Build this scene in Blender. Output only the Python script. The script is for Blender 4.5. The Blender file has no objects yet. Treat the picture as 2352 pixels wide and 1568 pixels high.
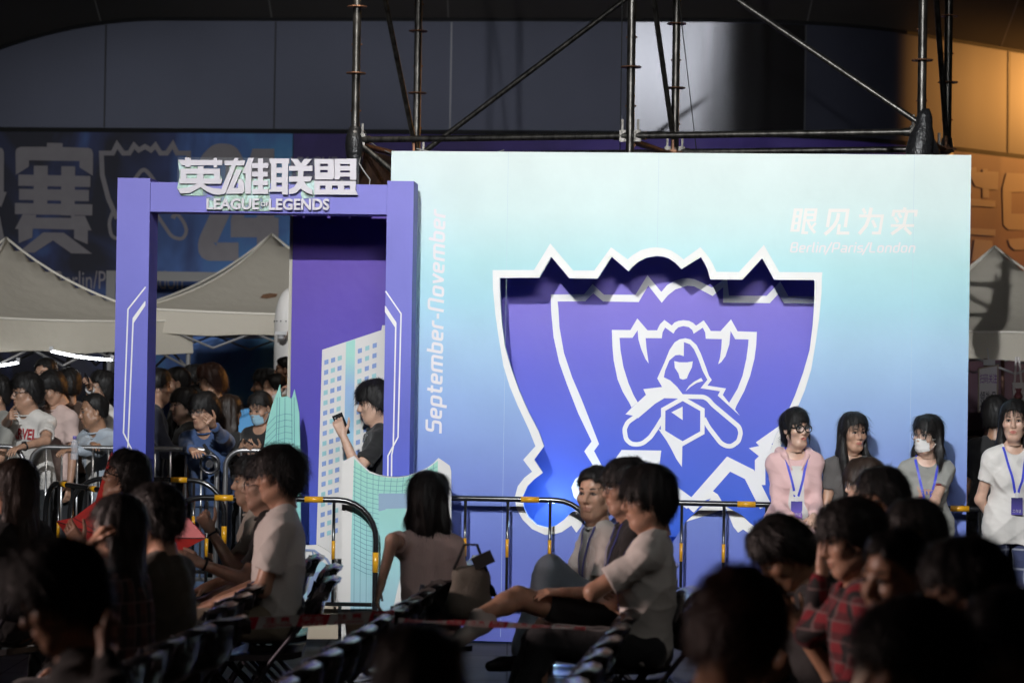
import bpy, math, random
import numpy as np
from mathutils import Vector, Matrix
from mathutils.bvhtree import BVHTree
from mathutils.geometry import tessellate_polygon

random.seed(7)
RNG = np.random.default_rng(11)
SC = bpy.context.scene
COL = SC.collection
R = math.radians

# ------------------------------------------------------------------ camera
FPX, CX, CY = 5553.0, 1176.0, 784.0          # focal length and centre for a 2352 px wide frame
CAM_H, HORIZON, ROLL = 1.9, 830.0, R(0.9)
_pitch = math.atan((HORIZON - CY) / FPX)
_fw = Vector((0, math.cos(_pitch), math.sin(_pitch)))
_up0 = Vector((0, -math.sin(_pitch), math.cos(_pitch)))
_rt0 = Vector((1, 0, 0))
_rt = _rt0 * math.cos(ROLL) + _up0 * math.sin(ROLL)
_up = _up0 * math.cos(ROLL) - _rt0 * math.sin(ROLL)
cam = bpy.data.cameras.new("camera")
cam.lens, cam.sensor_width = 85.0, 36.0
cam.clip_start, cam.clip_end = 0.1, 400
cam.dof.use_dof = True
cam.dof.focus_distance = 15.9
cam.dof.aperture_fstop = 2.4
cam.dof.aperture_blades = 9
cam_o = bpy.data.objects.new("camera", cam)
COL.objects.link(cam_o)
cam_o.matrix_world = Matrix(((_rt.x, _up.x, -_fw.x, 0), (_rt.y, _up.y, -_fw.y, 0),
                             (_rt.z, _up.z, -_fw.z, CAM_H), (0, 0, 0, 1)))
SC.camera = cam_o

# ------------------------------------------------------------------ world, lamps, exposure
W = bpy.data.worlds.new("World")
SC.world = W
W.use_nodes = True
_nt = W.node_tree
_sky = _nt.nodes.new("ShaderNodeTexSky")
_sky.sky_type = 'NISHITA'
_sky.sun_disc = False
_sky.sun_elevation = R(-3.0)
_sky.sun_rotation = R(200)
_nt.nodes["Background"].inputs[1].default_value = 0.06
_nt.links.new(_sky.outputs[0], _nt.nodes["Background"].inputs[0])

def lamp(name, kind, loc, target, power, color, size=0.2, cone=30, blend=0.3, shape=None, squash=1.0):
    L = bpy.data.lights.new(name, kind)
    L.energy, L.color = power, color
    if kind == 'SPOT':
        L.spot_size, L.spot_blend, L.shadow_soft_size = R(cone), blend, size
    elif kind == 'AREA':
        L.shape = 'RECTANGLE'
        L.size, L.size_y = shape
        L.spread = R(cone)
    else:
        L.shadow_soft_size = size
    o = bpy.data.objects.new(name, L)
    COL.objects.link(o)
    o.location = loc
    o.rotation_euler = (Vector(target) - Vector(loc)).to_track_quat('-Z', 'Y').to_euler()
    o.scale = (1, squash, 1)          # barn doors: a beam wider than it is high
    return o

# stage floodlight on a high truss in front of the printed board
lamp("flood_lamp", 'SPOT', (-2.0, 2.0, 7.6), (2.2, 16.2, 2.15), 8300, (0.97, 0.99, 1.0), 0.09, 62, 0.6, squash=0.37)
# soft area light added over the rows to lift the board's shadows
lamp("fill_lamp", 'AREA', (1.0, 4.0, 5.7), (1.0, 16.2, 2.5), 25, (0.98, 0.98, 1.0), cone=40, shape=(2.4, 1.0))
# unseen wash light added on the left to brighten the hall banner
lamp("added_hall_wash", 'SPOT', (-8.5, 13.5, 4.6), (-2.0, 26.0, 3.3), 950, (0.93, 0.96, 1.0), 0.3, 62, 0.8, squash=0.42)
# second floodlight, low on the left behind the audience, skims over their heads to scaffold and hall
lamp("far_flood_lamp", 'SPOT', (-4.2, -8.0, 4.4), (1.8, 20.0, 6.0), 2200, (0.97, 0.98, 1.0), 0.10, 24, 0.5, squash=0.40)
# the LED screen of the stage the audience looks at, far to the left
lamp("stage_screen_lamp", 'AREA', (-11.0, 9.0, 3.2), (0.0, 9.6, 1.0), 85, (1.0, 0.74, 0.68), cone=48, shape=(2.2, 1.2))
# unseen spot added behind the gate to light the crowd's faces
lamp("added_crowd_light", 'SPOT', (-1.2, 17.4, 5.2), (-3.4, 20.4, 1.5), 130, (1.0, 0.92, 0.82), 0.15, 95, 0.8)
# sodium lamp round the corner of the hall
lamp("sodium_lamp", 'SPOT', (9.4, 30.6, 5.6), (5.6, 28.9, 4.6), 3000, (1.0, 0.42, 0.09), 0.2, 52, 0.6)
# lamp over the audience, right of the camera
lamp("audience_lamp", 'SPOT', (4.6, 4.6, 6.6), (0.0, 11.7, 0.9), 150, (1.0, 0.93, 0.86), 0.12, 37, 0.8)

SC.view_settings.view_transform = 'Standard'
SC.view_settings.look = 'None'
SC.view_settings.exposure = 0.0
SC.view_settings.gamma = 1.0
SC.cycles.use_denoising = True
SC.cycles.max_bounces = 6
SC.cycles.transparent_max_bounces = 12
SC.cycles.sample_clamp_indirect = 4.0
SC.cycles.caustics_reflective = False
SC.cycles.caustics_refractive = False

# ------------------------------------------------------------------ helpers: points and planes
def at(x, y, d):
    """world point seen at pixel (x, y) of the 2352 px frame, on the plane world-Y = d"""
    v = _fw + _rt * ((x - CX) / FPX) + _up * ((CY - y) / FPX)
    v = v * (d / v.y)
    return Vector((v.x, v.y, v.z + CAM_H))

def Zm(x0, y0, w, zw):
    """converter for points read in an enlarged crop of the 4096 px photograph"""
    s = w / zw
    q = 2352 / 4096
    return lambda pts: [((x0 + s * a) * q, (y0 + s * b) * q) for a, b in pts]

class Plane:
    """upright plane through two ground points; u runs from a to b"""
    def __init__(self, a, b):
        self.a = Vector((a[0], a[1], 0)); b = Vector((b[0], b[1], 0))
        self.u = (b - self.a).normalized()
        self.n = Vector((self.u.y, -self.u.x, 0))     # towards the camera
    def uv(self, x, y):
        o = Vector((0, 0, CAM_H))
        v = _fw + _rt * ((x - CX) / FPX) + _up * ((CY - y) / FPX)
        t = (self.a - o).dot(self.n) / v.dot(self.n)
        p = o + v * t
        return ((p - self.a).dot(self.u), p.z)
    def uvs(self, pts):
        return [self.uv(*p) for p in pts]
    def P(self, s, z, off=0.0):
        return self.a + self.u * s + Vector((0, 0, z)) + self.n * off
    def back(self, dist):
        q = Plane((0, 0), (1, 0)); q.a = self.a - self.n * dist; q.u = self.u; q.n = self.n
        return q

# ------------------------------------------------------------------ helpers: objects
def tag(o, label=None, cat=None, group=None, kind=None):
    if label: o["label"] = label
    if cat: o["category"] = cat
    if group: o["group"] = group
    if kind: o["kind"] = kind
    return o

def empty(name, loc, label, cat, group=None, rz=0.0):
    o = bpy.data.objects.new(name, None)
    COL.objects.link(o)
    o.location = loc
    o.rotation_euler = (0, 0, rz)
    o.empty_display_size = 0.1
    return tag(o, label, cat, group)

def wloc(o):
    v = Vector((0, 0, 0))
    while o is not None:
        v += Vector(o.location); o = o.parent
    return v

class MB:
    """collects verts and faces (with material slots) for ONE mesh object"""
    def __init__(self):
        self.v, self.f, self.m, self.mats = [], [], [], []
        self.n = 0
    def slot(self, mat):
        if mat not in self.mats: self.mats.append(mat)
        return self.mats.index(mat)
    def add(self, v, f, mat=None):
        v = np.asarray(v, dtype=np.float64).reshape(-1, 3)
        k = self.slot(mat) if mat is not None else 0
        self.v.append(v)
        for q in f:
            self.f.append(tuple(int(i) + self.n for i in q)); self.m.append(k)
        self.n += len(v)
        return self
    def box(self, c, s, mat=None, rot=None):
        c = Vector(c); hx, hy, hz = s[0] / 2, s[1] / 2, s[2] / 2
        p = [Vector((x, y, z)) for x in (-hx, hx) for y in (-hy, hy) for z in (-hz, hz)]
        if rot is not None: p = [rot @ q for q in p]
        return self.add([c + q for q in p], [(0, 1, 3, 2), (4, 6, 7, 5), (0, 4, 5, 1), (2, 3, 7, 6), (0, 2, 6, 4), (1, 5, 7, 3)], mat)
    def tube(self, pts, r, mat=None, seg=10, cap=True, closed=False):
        pts = [Vector(p) for p in pts]
        n = len(pts)
        rs = r if isinstance(r, (list, tuple)) else [r] * n
        v, f = [], []
        prev = None
        for i, p in enumerate(pts):
            if closed: t = pts[(i + 1) % n] - pts[i - 1]
            else: t = pts[min(i + 1, n - 1)] - pts[max(i - 1, 0)]
            if t.length < 1e-9: t = Vector((0, 0, 1))
            t.normalize()
            if prev is None:
                a = Vector((0, 0, 1)) if abs(t.z) < 0.9 else Vector((1, 0, 0))
                nrm = t.cross(a).normalized()
            else:
                nrm = prev - t * prev.dot(t)
                nrm = nrm.normalized() if nrm.length > 1e-6 else t.orthogonal().normalized()
            prev = nrm
            b = t.cross(nrm)
            for k in range(seg):
                an = 2 * math.pi * k / seg
                v.append(p + (nrm * math.cos(an) + b * math.sin(an)) * rs[i])
        for i in range(n if closed else n - 1):
            j = (i + 1) % n
            for k in range(seg):
                k2 = (k + 1) % seg
                f.append((i * seg + k, i * seg + k2, j * seg + k2, j * seg + k))
        if cap and not closed:
            f.append(tuple(range(seg - 1, -1, -1)))
            f.append(tuple((n - 1) * seg + k for k in range(seg)))
        return self.add(v, f, mat)
    def lathe(self, base, prof, mat=None, seg=20, axis=None):
        v, f = [], []
        base = Vector(base)
        q = Vector((0, 0, 1)).rotation_difference(Vector(axis)) if axis is not None else None
        for r, z in prof:
            for k in range(seg):
                a = 2 * math.pi * k / seg
                p = Vector((r * math.cos(a), r * math.sin(a), z))
                if q: p = q @ p
                v.append(base + p)
        for i in range(len(prof) - 1):
            for k in range(seg):
                k2 = (k + 1) % seg
                f.append((i * seg + k, i * seg + k2, (i + 1) * seg + k2, (i + 1) * seg + k))
        f.append(tuple(range(seg - 1, -1, -1)))
        f.append(tuple((len(prof) - 1) * seg + k for k in range(seg)))
        return self.add(v, f, mat)
    def build(self, name, mat=None, parent=None, smooth=False, local=False, angle=None):
        V = np.concatenate(self.v) if self.v else np.zeros((0, 3))
        if parent is not None and not local:
            V = V - np.array(wloc(parent))
        me = bpy.data.meshes.new(name)
        me.from_pydata(V.tolist(), [], self.f)
        if self.mats:
            for m in self.mats: me.materials.append(m)
            me.polygons.foreach_set("material_index", self.m)
        elif mat is not None:
            me.materials.append(mat)
        if smooth:
            me.polygons.foreach_set("use_smooth", [True] * len(me.polygons))
            if angle:
                try: me.set_sharp_from_angle(angle=R(angle))
                except Exception: pass
        me.update()
        o = bpy.data.objects.new(name, me)
        COL.objects.link(o)
        o.parent = parent
        return o

def kids(o):
    return [c for c in bpy.data.objects if c.parent == o]

def copy_tree(o, parent=None, table=None):
    if table is None:
        table = {}
        for c in bpy.data.objects:
            if c.parent is not None: table.setdefault(c.parent.name, []).append(c)
    c = o.copy(); COL.objects.link(c); c.parent = parent
    for ch in table.get(o.name, []):
        copy_tree(ch, c, table)
    return c

def flat(mb, plane, shapes, off, thick, mat=None, step=0.0004, cyc=10000):
    """sheets cut to outlines: shapes = list of [outer, hole, hole ...] in (u, z)"""
    for i, loops in enumerate(shapes):
        o2 = off + step * (i % cyc)
        lp = []
        for li, l in enumerate(loops):
            a = sum(l[k][0] * l[(k + 1) % len(l)][1] - l[(k + 1) % len(l)][0] * l[k][1] for k in range(len(l)))
            want = a > 0 if li == 0 else a < 0
            lp.append(list(l) if want else list(l)[::-1])
        tri = tessellate_polygon([[Vector((p[0], p[1], 0)) for p in l] for l in lp])
        fl = [p for l in lp for p in l]
        n = len(fl)
        v = [plane.P(p[0], p[1], o2) for p in fl] + [plane.P(p[0], p[1], o2 - thick) for p in fl]
        f = []
        for t in tri:
            (ax, ay), (bx, by), (cx_, cy_) = fl[t[0]], fl[t[1]], fl[t[2]]
            t = tuple(t) if (bx - ax) * (cy_ - ay) - (cx_ - ax) * (by - ay) > 0 else tuple(t)[::-1]
            f.append(t); f.append((t[2] + n, t[1] + n, t[0] + n))
        k = 0
        for l in lp:
            m = len(l)
            for j in range(m):
                a, b = k + j, k + (j + 1) % m
                f.append((a, a + n, b + n, b))
            k += m
        mb.add(v, f, mat)
    return mb

def rnd(pts, r, closed=False, seg=4):
    """round the corners of a polyline"""
    out = []
    n = len(pts)
    for i, p in enumerate(pts):
        if not closed and (i == 0 or i == n - 1): out.append(p); continue
        a, b = Vector(pts[i - 1]).to_2d(), Vector(pts[(i + 1) % n]).to_2d()
        c = Vector(p).to_2d()
        da, db = a - c, b - c
        rr = min(r, da.length * 0.45, db.length * 0.45)
        s, e = c + da.normalized() * rr, c + db.normalized() * rr
        for k in range(seg + 1):
            t = k / seg
            q = s * (1 - t) ** 2 + c * 2 * t * (1 - t) + e * t * t
            out.append((q.x, q.y))
    return out

def stroke(pts, w, closed=False):
    """outline of a thick polyline with mitred corners"""
    P = [Vector(p).to_2d() for p in pts]
    Q = [P[0]]
    for p in P[1:]:
        if (p - Q[-1]).length > 1e-6: Q.append(p)
    P = Q; n = len(P)
    L, Rr = [], []
    for i in range(n):
        if closed: d0, d1 = P[i] - P[i - 1], P[(i + 1) % n] - P[i]
        else:
            d0 = P[i] - P[i - 1] if i > 0 else P[1] - P[0]
            d1 = P[i + 1] - P[i] if i < n - 1 else d0
        d0, d1 = d0.normalized(), d1.normalized()
        n0 = Vector((-d0.y, d0.x)); n1 = Vector((-d1.y, d1.x))
        m = n0 + n1
        m = m.normalized() if m.length > 1e-6 else n0
        k = (w / 2) / max(0.35, m.dot(n0))
        L.append(tuple(P[i] + m * k)); Rr.append(tuple(P[i] - m * k))
    if closed: return [L, Rr]
    return [L + Rr[::-1]]

def ribbon(pts, w):
    """a thick polyline as separate quads (may cross itself)"""
    l = stroke(pts, w)[0]; n = len(l) // 2
    L, Rr = l[:n], l[n:][::-1]
    return [[[L[i], L[i + 1], Rr[i + 1], Rr[i]]] for i in range(n - 1)]

def text_geo(s, size=1.0, extrude=0.0, shear=0.0, bold=0.0, spacing=1.0):
    """lettering as flat mesh data in x, y (z = thickness)"""
    c = bpy.data.curves.new("lettering", 'FONT')
    c.body = s; c.size = size; c.extrude = extrude; c.shear = shear; c.offset = bold; c.space_character = spacing
    c.resolution_u = 3
    o = bpy.data.objects.new("lettering", c)
    COL.objects.link(o)
    dg = bpy.context.evaluated_depsgraph_get()
    me = bpy.data.meshes.new_from_object(o.evaluated_get(dg))
    v = np.array([list(q.co) for q in me.vertices]) if len(me.vertices) else np.zeros((0, 3))
    f = [tuple(p.vertices) for p in me.polygons]
    bpy.data.objects.remove(o); bpy.data.curves.remove(c); bpy.data.meshes.remove(me)
    return v, f

def text_fit(mb, plane, s, x0, y0, x1, y1, off, mat=None, shear=0.0, bold=0.0, thick=0.002):
    """lettering that fills the pixel box (x0, y0)-(x1, y1) on a plane"""
    v, f = text_geo(s, 1.0, thick / 2, shear, bold)
    lo, hi = v.min(0), v.max(0)
    (a, zt), (b, zb) = plane.uv(x0, y0), plane.uv(x1, y1)
    (_, zb0) = plane.uv(x0, y1); (_, zt1) = plane.uv(x1, y0)
    out = []
    for p in v:
        tx, ty = (p[0] - lo[0]) / (hi[0] - lo[0]), (p[1] - lo[1]) / (hi[1] - lo[1])
        base = zb0 + (zb - zb0) * tx; top = zt + (zt1 - zt) * tx
        out.append(plane.P(a + (b - a) * tx, base + (top - base) * ty, off + p[2]))
    return mb.add(out, f, mat)

# ------------------------------------------------------------------ helpers: materials
def lin(c):
    return tuple(((x / 255) / 12.92 if x / 255 <= 0.04045 else ((x / 255 + 0.055) / 1.055) ** 2.4) for x in c)

_M = {}
def mat(name, col, rough=0.6, metal=0.0, bump=0.0, bscale=60.0, var=0.0, vscale=8.0, spec=0.5, stretch=None, coat=0.0, sheen=0.0):
    if name in _M: return _M[name]
    m = bpy.data.materials.new(name); m.use_nodes = True
    nt = m.node_tree; b = nt.nodes["Principled BSDF"]
    b.inputs["Base Color"].default_value = (*col, 1)
    b.inputs["Roughness"].default_value = rough
    b.inputs["Metallic"].default_value = metal
    b.inputs["Specular IOR Level"].default_value = spec
    if coat: b.inputs["Coat Weight"].default_value = coat; b.inputs["Coat Roughness"].default_value = 0.12
    if sheen: b.inputs["Sheen Weight"].default_value = sheen
    tc = nt.nodes.new("ShaderNodeTexCoord")
    src = tc.outputs["Object"]
    if stretch:
        mp = nt.nodes.new("ShaderNodeMapping"); mp.inputs["Scale"].default_value = stretch
        nt.links.new(src, mp.inputs[0]); src = mp.outputs[0]
    if var:
        n = nt.nodes.new("ShaderNodeTexNoise"); n.inputs["Scale"].default_value = vscale; n.inputs["Detail"].default_value = 5
        nt.links.new(src, n.inputs["Vector"])
        r = nt.nodes.new("ShaderNodeMapRange")
        r.inputs[1].default_value = 0.25; r.inputs[2].default_value = 0.75
        r.inputs[3].default_value = 1 - var; r.inputs[4].default_value = 1 + var
        nt.links.new(n.outputs["Fac"], r.inputs[0])
        mx = nt.nodes.new("ShaderNodeVectorMath"); mx.operation = 'SCALE'
        mx.inputs[0].default_value = col
        nt.links.new(r.outputs[0], mx.inputs["Scale"])
        nt.links.new(mx.outputs[0], b.inputs["Base Color"])
    if bump:
        n2 = nt.nodes.new("ShaderNodeTexNoise"); n2.inputs["Scale"].default_value = bscale; n2.inputs["Detail"].default_value = 4
        nt.links.new(src, n2.inputs["Vector"])
        bp = nt.nodes.new("ShaderNodeBump"); bp.inputs["Strength"].default_value = bump; bp.inputs["Distance"].default_value = 0.01
        nt.links.new(n2.outputs["Fac"], bp.inputs["Height"])
        nt.links.new(bp.outputs[0], b.inputs["Normal"])
    _M[name] = m
    return m

def grad_mat(name, stops, z0, z1, rough=0.5, var=0.04, axis=2, extra=None, spec=0.3):
    """a printed colour gradient that runs up the sheet from z0 to z1 (metres)"""
    m = bpy.data.materials.new(name); m.use_nodes = True
    nt = m.node_tree; b = nt.nodes["Principled BSDF"]
    b.inputs["Roughness"].default_value = rough
    b.inputs["Specular IOR Level"].default_value = spec
    g = nt.nodes.new("ShaderNodeNewGeometry"); sp = nt.nodes.new("ShaderNodeSeparateXYZ")
    nt.links.new(g.outputs["Position"], sp.inputs[0])
    mr = nt.nodes.new("ShaderNodeMapRange"); mr.inputs[1].default_value = z0; mr.inputs[2].default_value = z1
    nt.links.new(sp.outputs[axis], mr.inputs[0])
    cr = nt.nodes.new("ShaderNodeValToRGB")
    el = cr.color_ramp.elements
    while len(el) < len(stops): el.new(0.5)
    for e, (p, c) in zip(el, stops): e.position = p; e.color = (*c, 1)
    nt.links.new(mr.outputs[0], cr.inputs[0])
    out = cr.outputs[0]
    if var:
        n = nt.nodes.new("ShaderNodeTexNoise"); n.inputs["Scale"].default_value = 2.2; n.inputs["Detail"].default_value = 8
        nt.links.new(g.outputs["Position"], n.inputs["Vector"])
        r = nt.nodes.new("ShaderNodeMapRange"); r.inputs[1].default_value = 0.3; r.inputs[2].default_value = 0.7
        r.inputs[3].default_value = 1 - var; r.inputs[4].default_value = 1 + var
        nt.links.new(n.outputs["Fac"], r.inputs[0])
        vm = nt.nodes.new("ShaderNodeVectorMath"); vm.operation = 'SCALE'
        nt.links.new(out, vm.inputs[0]); nt.links.new(r.outputs[0], vm.inputs["Scale"]); out = vm.outputs[0]
    nw = nt.nodes.new("ShaderNodeTexNoise"); nw.inputs["Scale"].default_value = 3.5; nw.inputs["Detail"].default_value = 3
    nt.links.new(g.outputs["Position"], nw.inputs["Vector"])
    bw_ = nt.nodes.new("ShaderNodeBump"); bw_.inputs["Strength"].default_value = 0.25; bw_.inputs["Distance"].default_value = 0.03
    nt.links.new(nw.outputs["Fac"], bw_.inputs["Height"]); nt.links.new(bw_.outputs[0], b.inputs["Normal"])
    nt.links.new(out, b.inputs["Base Color"])
    if extra: extra(nt, b, g, sp)
    return m

def emit_mat(name, col, s):
    m = bpy.data.materials.new(name); m.use_nodes = True
    b = m.node_tree.nodes["Principled BSDF"]
    b.inputs["Base Color"].default_value = (*col, 1)
    b.inputs["Emission Color"].default_value = (*col, 1)
    b.inputs["Emission Strength"].default_value = s
    return m

def clear_mat(name, tint, amount, rough=0.05):
    m = bpy.data.materials.new(name); m.use_nodes = True
    nt = m.node_tree; b = nt.nodes["Principled BSDF"]
    b.inputs["Base Color"].default_value = (*tint, 1); b.inputs["Roughness"].default_value = rough
    b.inputs["Alpha"].default_value = amount
    return m
# ================================================================== setting: ground and hall
asphalt = mat("plaza_paving", (0.05, 0.05, 0.052), 0.75, bump=0.35, bscale=90, var=0.35, vscale=3.0)
g = MB()
g.add([(-60, -30, 0), (60, -30, 0), (60, 90, 0), (-60, 90, 0)], [(0, 1, 2, 3)])
tag(g.build("ground", asphalt), kind="structure")
# paving joints: a sheet of thin darker strips 4 mm above the ground
jm = MB()
for i in range(-14, 15):
    jm.add([(i * 0.6 - .006, 6, .004), (i * 0.6 + .006, 6, .004), (i * 0.6 + .006, 24, .004), (i * 0.6 - .006, 24, .004)], [(0, 1, 2, 3)])
for j in range(31):
    y = 6 + j * 0.6
    jm.add([(-8.4, y - .006, .0045), (8.4, y - .006, .0045), (8.4, y + .006, .0045), (-8.4, y + .006, .0045)], [(0, 1, 2, 3)])
tag(jm.build("paving_joint", mat("joint_grout", (0.02, 0.02, 0.02), 0.9)), kind="structure")

WALLX = [-400, 0, 600, 1176, 1500, 1600, 1680, 1750, 1850, 2000, 2150, 2352, 2500, 2700]
WALLD = [27.0, 26.77, 26.50, 26.22, 26.08, 26.02, 26.0, 26.03, 26.12, 26.40, 27.12, 28.25, 29.2, 30.6]
def wall_pt(px, z, off=0.0):
    d = float(np.interp(px, WALLX, WALLD))
    # smooth the corner of the plan a little
    d = (d + float(np.interp(px - 60, WALLX, WALLD)) + float(np.interp(px + 60, WALLX, WALLD))) / 3 - off
    p = at(px, 830, d)
    return Vector((p.x, p.y, z))
def wall_strip(mb, x0, x1, z0, z1, off, mat_=None, n=48, lean=0.0):
    xs = np.linspace(x0, x1, n)
    v = []
    for x in xs:
        v.append(wall_pt(x, z0(x) if callable(z0) else z0, off)); v.append(wall_pt(x, z1(x) if callable(z1) else z1, off + lean))
    mb.add(v, [(2 * i, 2 * i + 2, 2 * i + 3, 2 * i + 1) for i in range(n - 1)], mat_)
    return mb
ZLOW, ZTOP = 4.40, 5.58
def ztop(x):
    return ZTOP - 0.30 * max(0.0, (360 - x) / 360) ** 2 if x < 360 else ZTOP
hall = empty("hall_building", wall_pt(1176, 0), "curved hall behind the board with dark metal cladding band", "building")
clad = mat("cladding_metal", (0.085, 0.092, 0.135), 0.50, 0.35, var=0.07, vscale=1.2, bump=0.02, bscale=4)
mb = MB(); wall_strip(mb, -400, 2700, ZLOW, lambda x: ztop(x) + 0.05, 0.0, n=120, lean=0.085)
mb.build("cladding_band", clad, hall, smooth=True)
mb = MB(); wall_strip(mb, 1437, 1838, ZLOW + 0.008, lambda x: ztop(x) - 0.008, 0.003, n=30, lean=0.085)  # shinier panel added to catch the floodlight's highlight streak
mb.build("streak_panel", mat("streak_cladding", (0.105, 0.108, 0.12), 0.21, 0.80, var=0.05, vscale=1.2), hall, smooth=True)
mb = MB(); wall_strip(mb, -400, 2700, 0.0, ZLOW + 0.12, -0.12, n=90)
mb.build("lower_wall", mat("hall_wall_paint", (0.030, 0.030, 0.055), 0.7, var=0.2), hall, smooth=True)
dark = mat("shadow_gap_trim", (0.012, 0.012, 0.014), 0.8)
for z0, z1, o_ in ((lambda x: ztop(x) - 0.005, lambda x: ztop(x) + 0.045, 0.115), (lambda x: ZLOW - 0.045, lambda x: ZLOW + 0.005, 0.02)):
    mb = MB(); wall_strip(mb, -400, 2700, z0, z1, o_, n=90); mb.build("trim_line", dark, hall)
seam_m = mat("panel_seam", (0.22, 0.22, 0.24), 0.4, 0.6)
seam_d = mat("panel_seam_dark", (0.05, 0.05, 0.06), 0.6)
for x, mm in ((-170, seam_d), (230, seam_d), (620, seam_d), (1025, seam_m), (1435, seam_m), (1840, seam_m), (2310, seam_d)):
    mb = MB(); wall_strip(mb, x - 1.6, x + 1.6, ZLOW + 0.01, ztop(x) - 0.01, 0.006, n=2, lean=0.083); mb.build("panel_joint", mm, hall)
# flared fascia over the band
fas = mat("fascia_metal", (0.13, 0.12, 0.11), 0.55, 0.3, var=0.1, vscale=1.0)
xs = np.linspace(-400, 2700, 110); v = []
for x in xs:
    p = wall_pt(x, ztop(x) + 0.03, 0.135); v += [p, p + Vector((p.x * 0.004, -2.2, 1.03)), p + Vector((p.x * 0.01, -3.4, 2.4))]
mb = MB(); mb.add(v, [(3 * i + k, 3 * i + 3 + k, 3 * i + 4 + k, 3 * i + 1 + k) for i in range(109) for k in (0, 1)])
mb.build("fascia", fas, hall, smooth=True)
mb = MB()
for x in (-190, 218, 611, 1017, 1427, 1843, 2290):
    a = wall_pt(x - 1.8, ztop(x) + 0.03, 0.141); b = wall_pt(x + 1.8, ztop(x) + 0.03, 0.141)
    o_ = lambda p: p + Vector((p.x * 0.004, -2.2, 1.03))
    mb.add([a, b, o_(b), o_(a)], [(0, 1, 2, 3)])
mb.build("fascia_joint", mat("fascia_joint_metal", (0.30, 0.29, 0.27), 0.5), hall)

# ---- printed banners on the hall
def banner_print(name, base, glow, scale, thresh, rough=0.6, warm=None):
    m = bpy.data.materials.new(name); m.use_nodes = True
    nt = m.node_tree; b = nt.nodes["Principled BSDF"]; b.inputs["Roughness"].default_value = rough
    g_ = nt.nodes.new("ShaderNodeNewGeometry")
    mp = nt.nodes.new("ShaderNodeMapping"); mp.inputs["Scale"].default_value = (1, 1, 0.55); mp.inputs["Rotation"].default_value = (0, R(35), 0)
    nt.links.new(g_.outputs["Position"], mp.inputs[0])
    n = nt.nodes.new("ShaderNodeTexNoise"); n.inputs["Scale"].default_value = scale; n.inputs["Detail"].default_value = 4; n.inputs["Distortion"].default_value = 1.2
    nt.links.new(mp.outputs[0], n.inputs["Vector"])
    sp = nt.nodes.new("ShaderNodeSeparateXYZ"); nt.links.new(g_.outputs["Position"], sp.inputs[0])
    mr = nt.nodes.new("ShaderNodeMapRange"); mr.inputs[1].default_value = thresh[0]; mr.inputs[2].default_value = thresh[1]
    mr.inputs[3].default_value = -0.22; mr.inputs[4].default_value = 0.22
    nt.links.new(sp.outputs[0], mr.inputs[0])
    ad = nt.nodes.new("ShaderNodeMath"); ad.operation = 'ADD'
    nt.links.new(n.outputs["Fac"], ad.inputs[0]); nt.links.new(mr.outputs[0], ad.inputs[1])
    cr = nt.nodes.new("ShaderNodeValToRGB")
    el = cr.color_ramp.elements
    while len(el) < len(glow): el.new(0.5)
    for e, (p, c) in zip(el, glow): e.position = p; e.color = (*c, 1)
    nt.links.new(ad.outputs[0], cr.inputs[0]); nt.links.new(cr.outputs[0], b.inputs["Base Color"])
    return m
ZB0 = 1.2
lb = empty("event_banner", wall_pt(300, 0), "dark blue event banner with huge pale characters, trophy outline and 24", "banner", "banners along the hall")
mb = MB(); wall_strip(mb, -200, 664, ZB0, ZLOW - 0.05, 0.06, n=40)
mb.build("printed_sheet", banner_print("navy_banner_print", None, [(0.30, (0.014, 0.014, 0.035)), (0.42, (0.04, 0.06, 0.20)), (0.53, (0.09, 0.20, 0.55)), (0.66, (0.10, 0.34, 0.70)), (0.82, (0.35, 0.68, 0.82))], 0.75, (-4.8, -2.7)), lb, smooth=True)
pb = empty("purple_banner", wall_pt(1400, 0), "plain purple banner running along the hall behind the scaffold", "banner", "banners along the hall")
mb = MB(); wall_strip(mb, 666, 2118, ZB0, ZLOW - 0.05, 0.06, n=60)
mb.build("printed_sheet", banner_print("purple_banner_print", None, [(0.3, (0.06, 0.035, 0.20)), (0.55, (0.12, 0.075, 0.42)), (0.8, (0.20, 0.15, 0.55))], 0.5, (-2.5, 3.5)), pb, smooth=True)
ob = empty("orange_lit_banner", wall_pt(2300, 0), "pale banner with cut-off characters at the right edge, lit orange", "banner", "banners along the hall")
mb = MB(); wall_strip(mb, 2122, 2660, ZB0, ZLOW - 0.05, 0.06, n=140)
mb.build("printed_sheet", banner_print("mauve_banner_print", None, [(0.3, (0.20, 0.12, 0.16)), (0.6, (0.30, 0.17, 0.17)), (0.85, (0.34, 0.28, 0.36))], 0.6, (4, 8)), ob, smooth=True)

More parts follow.
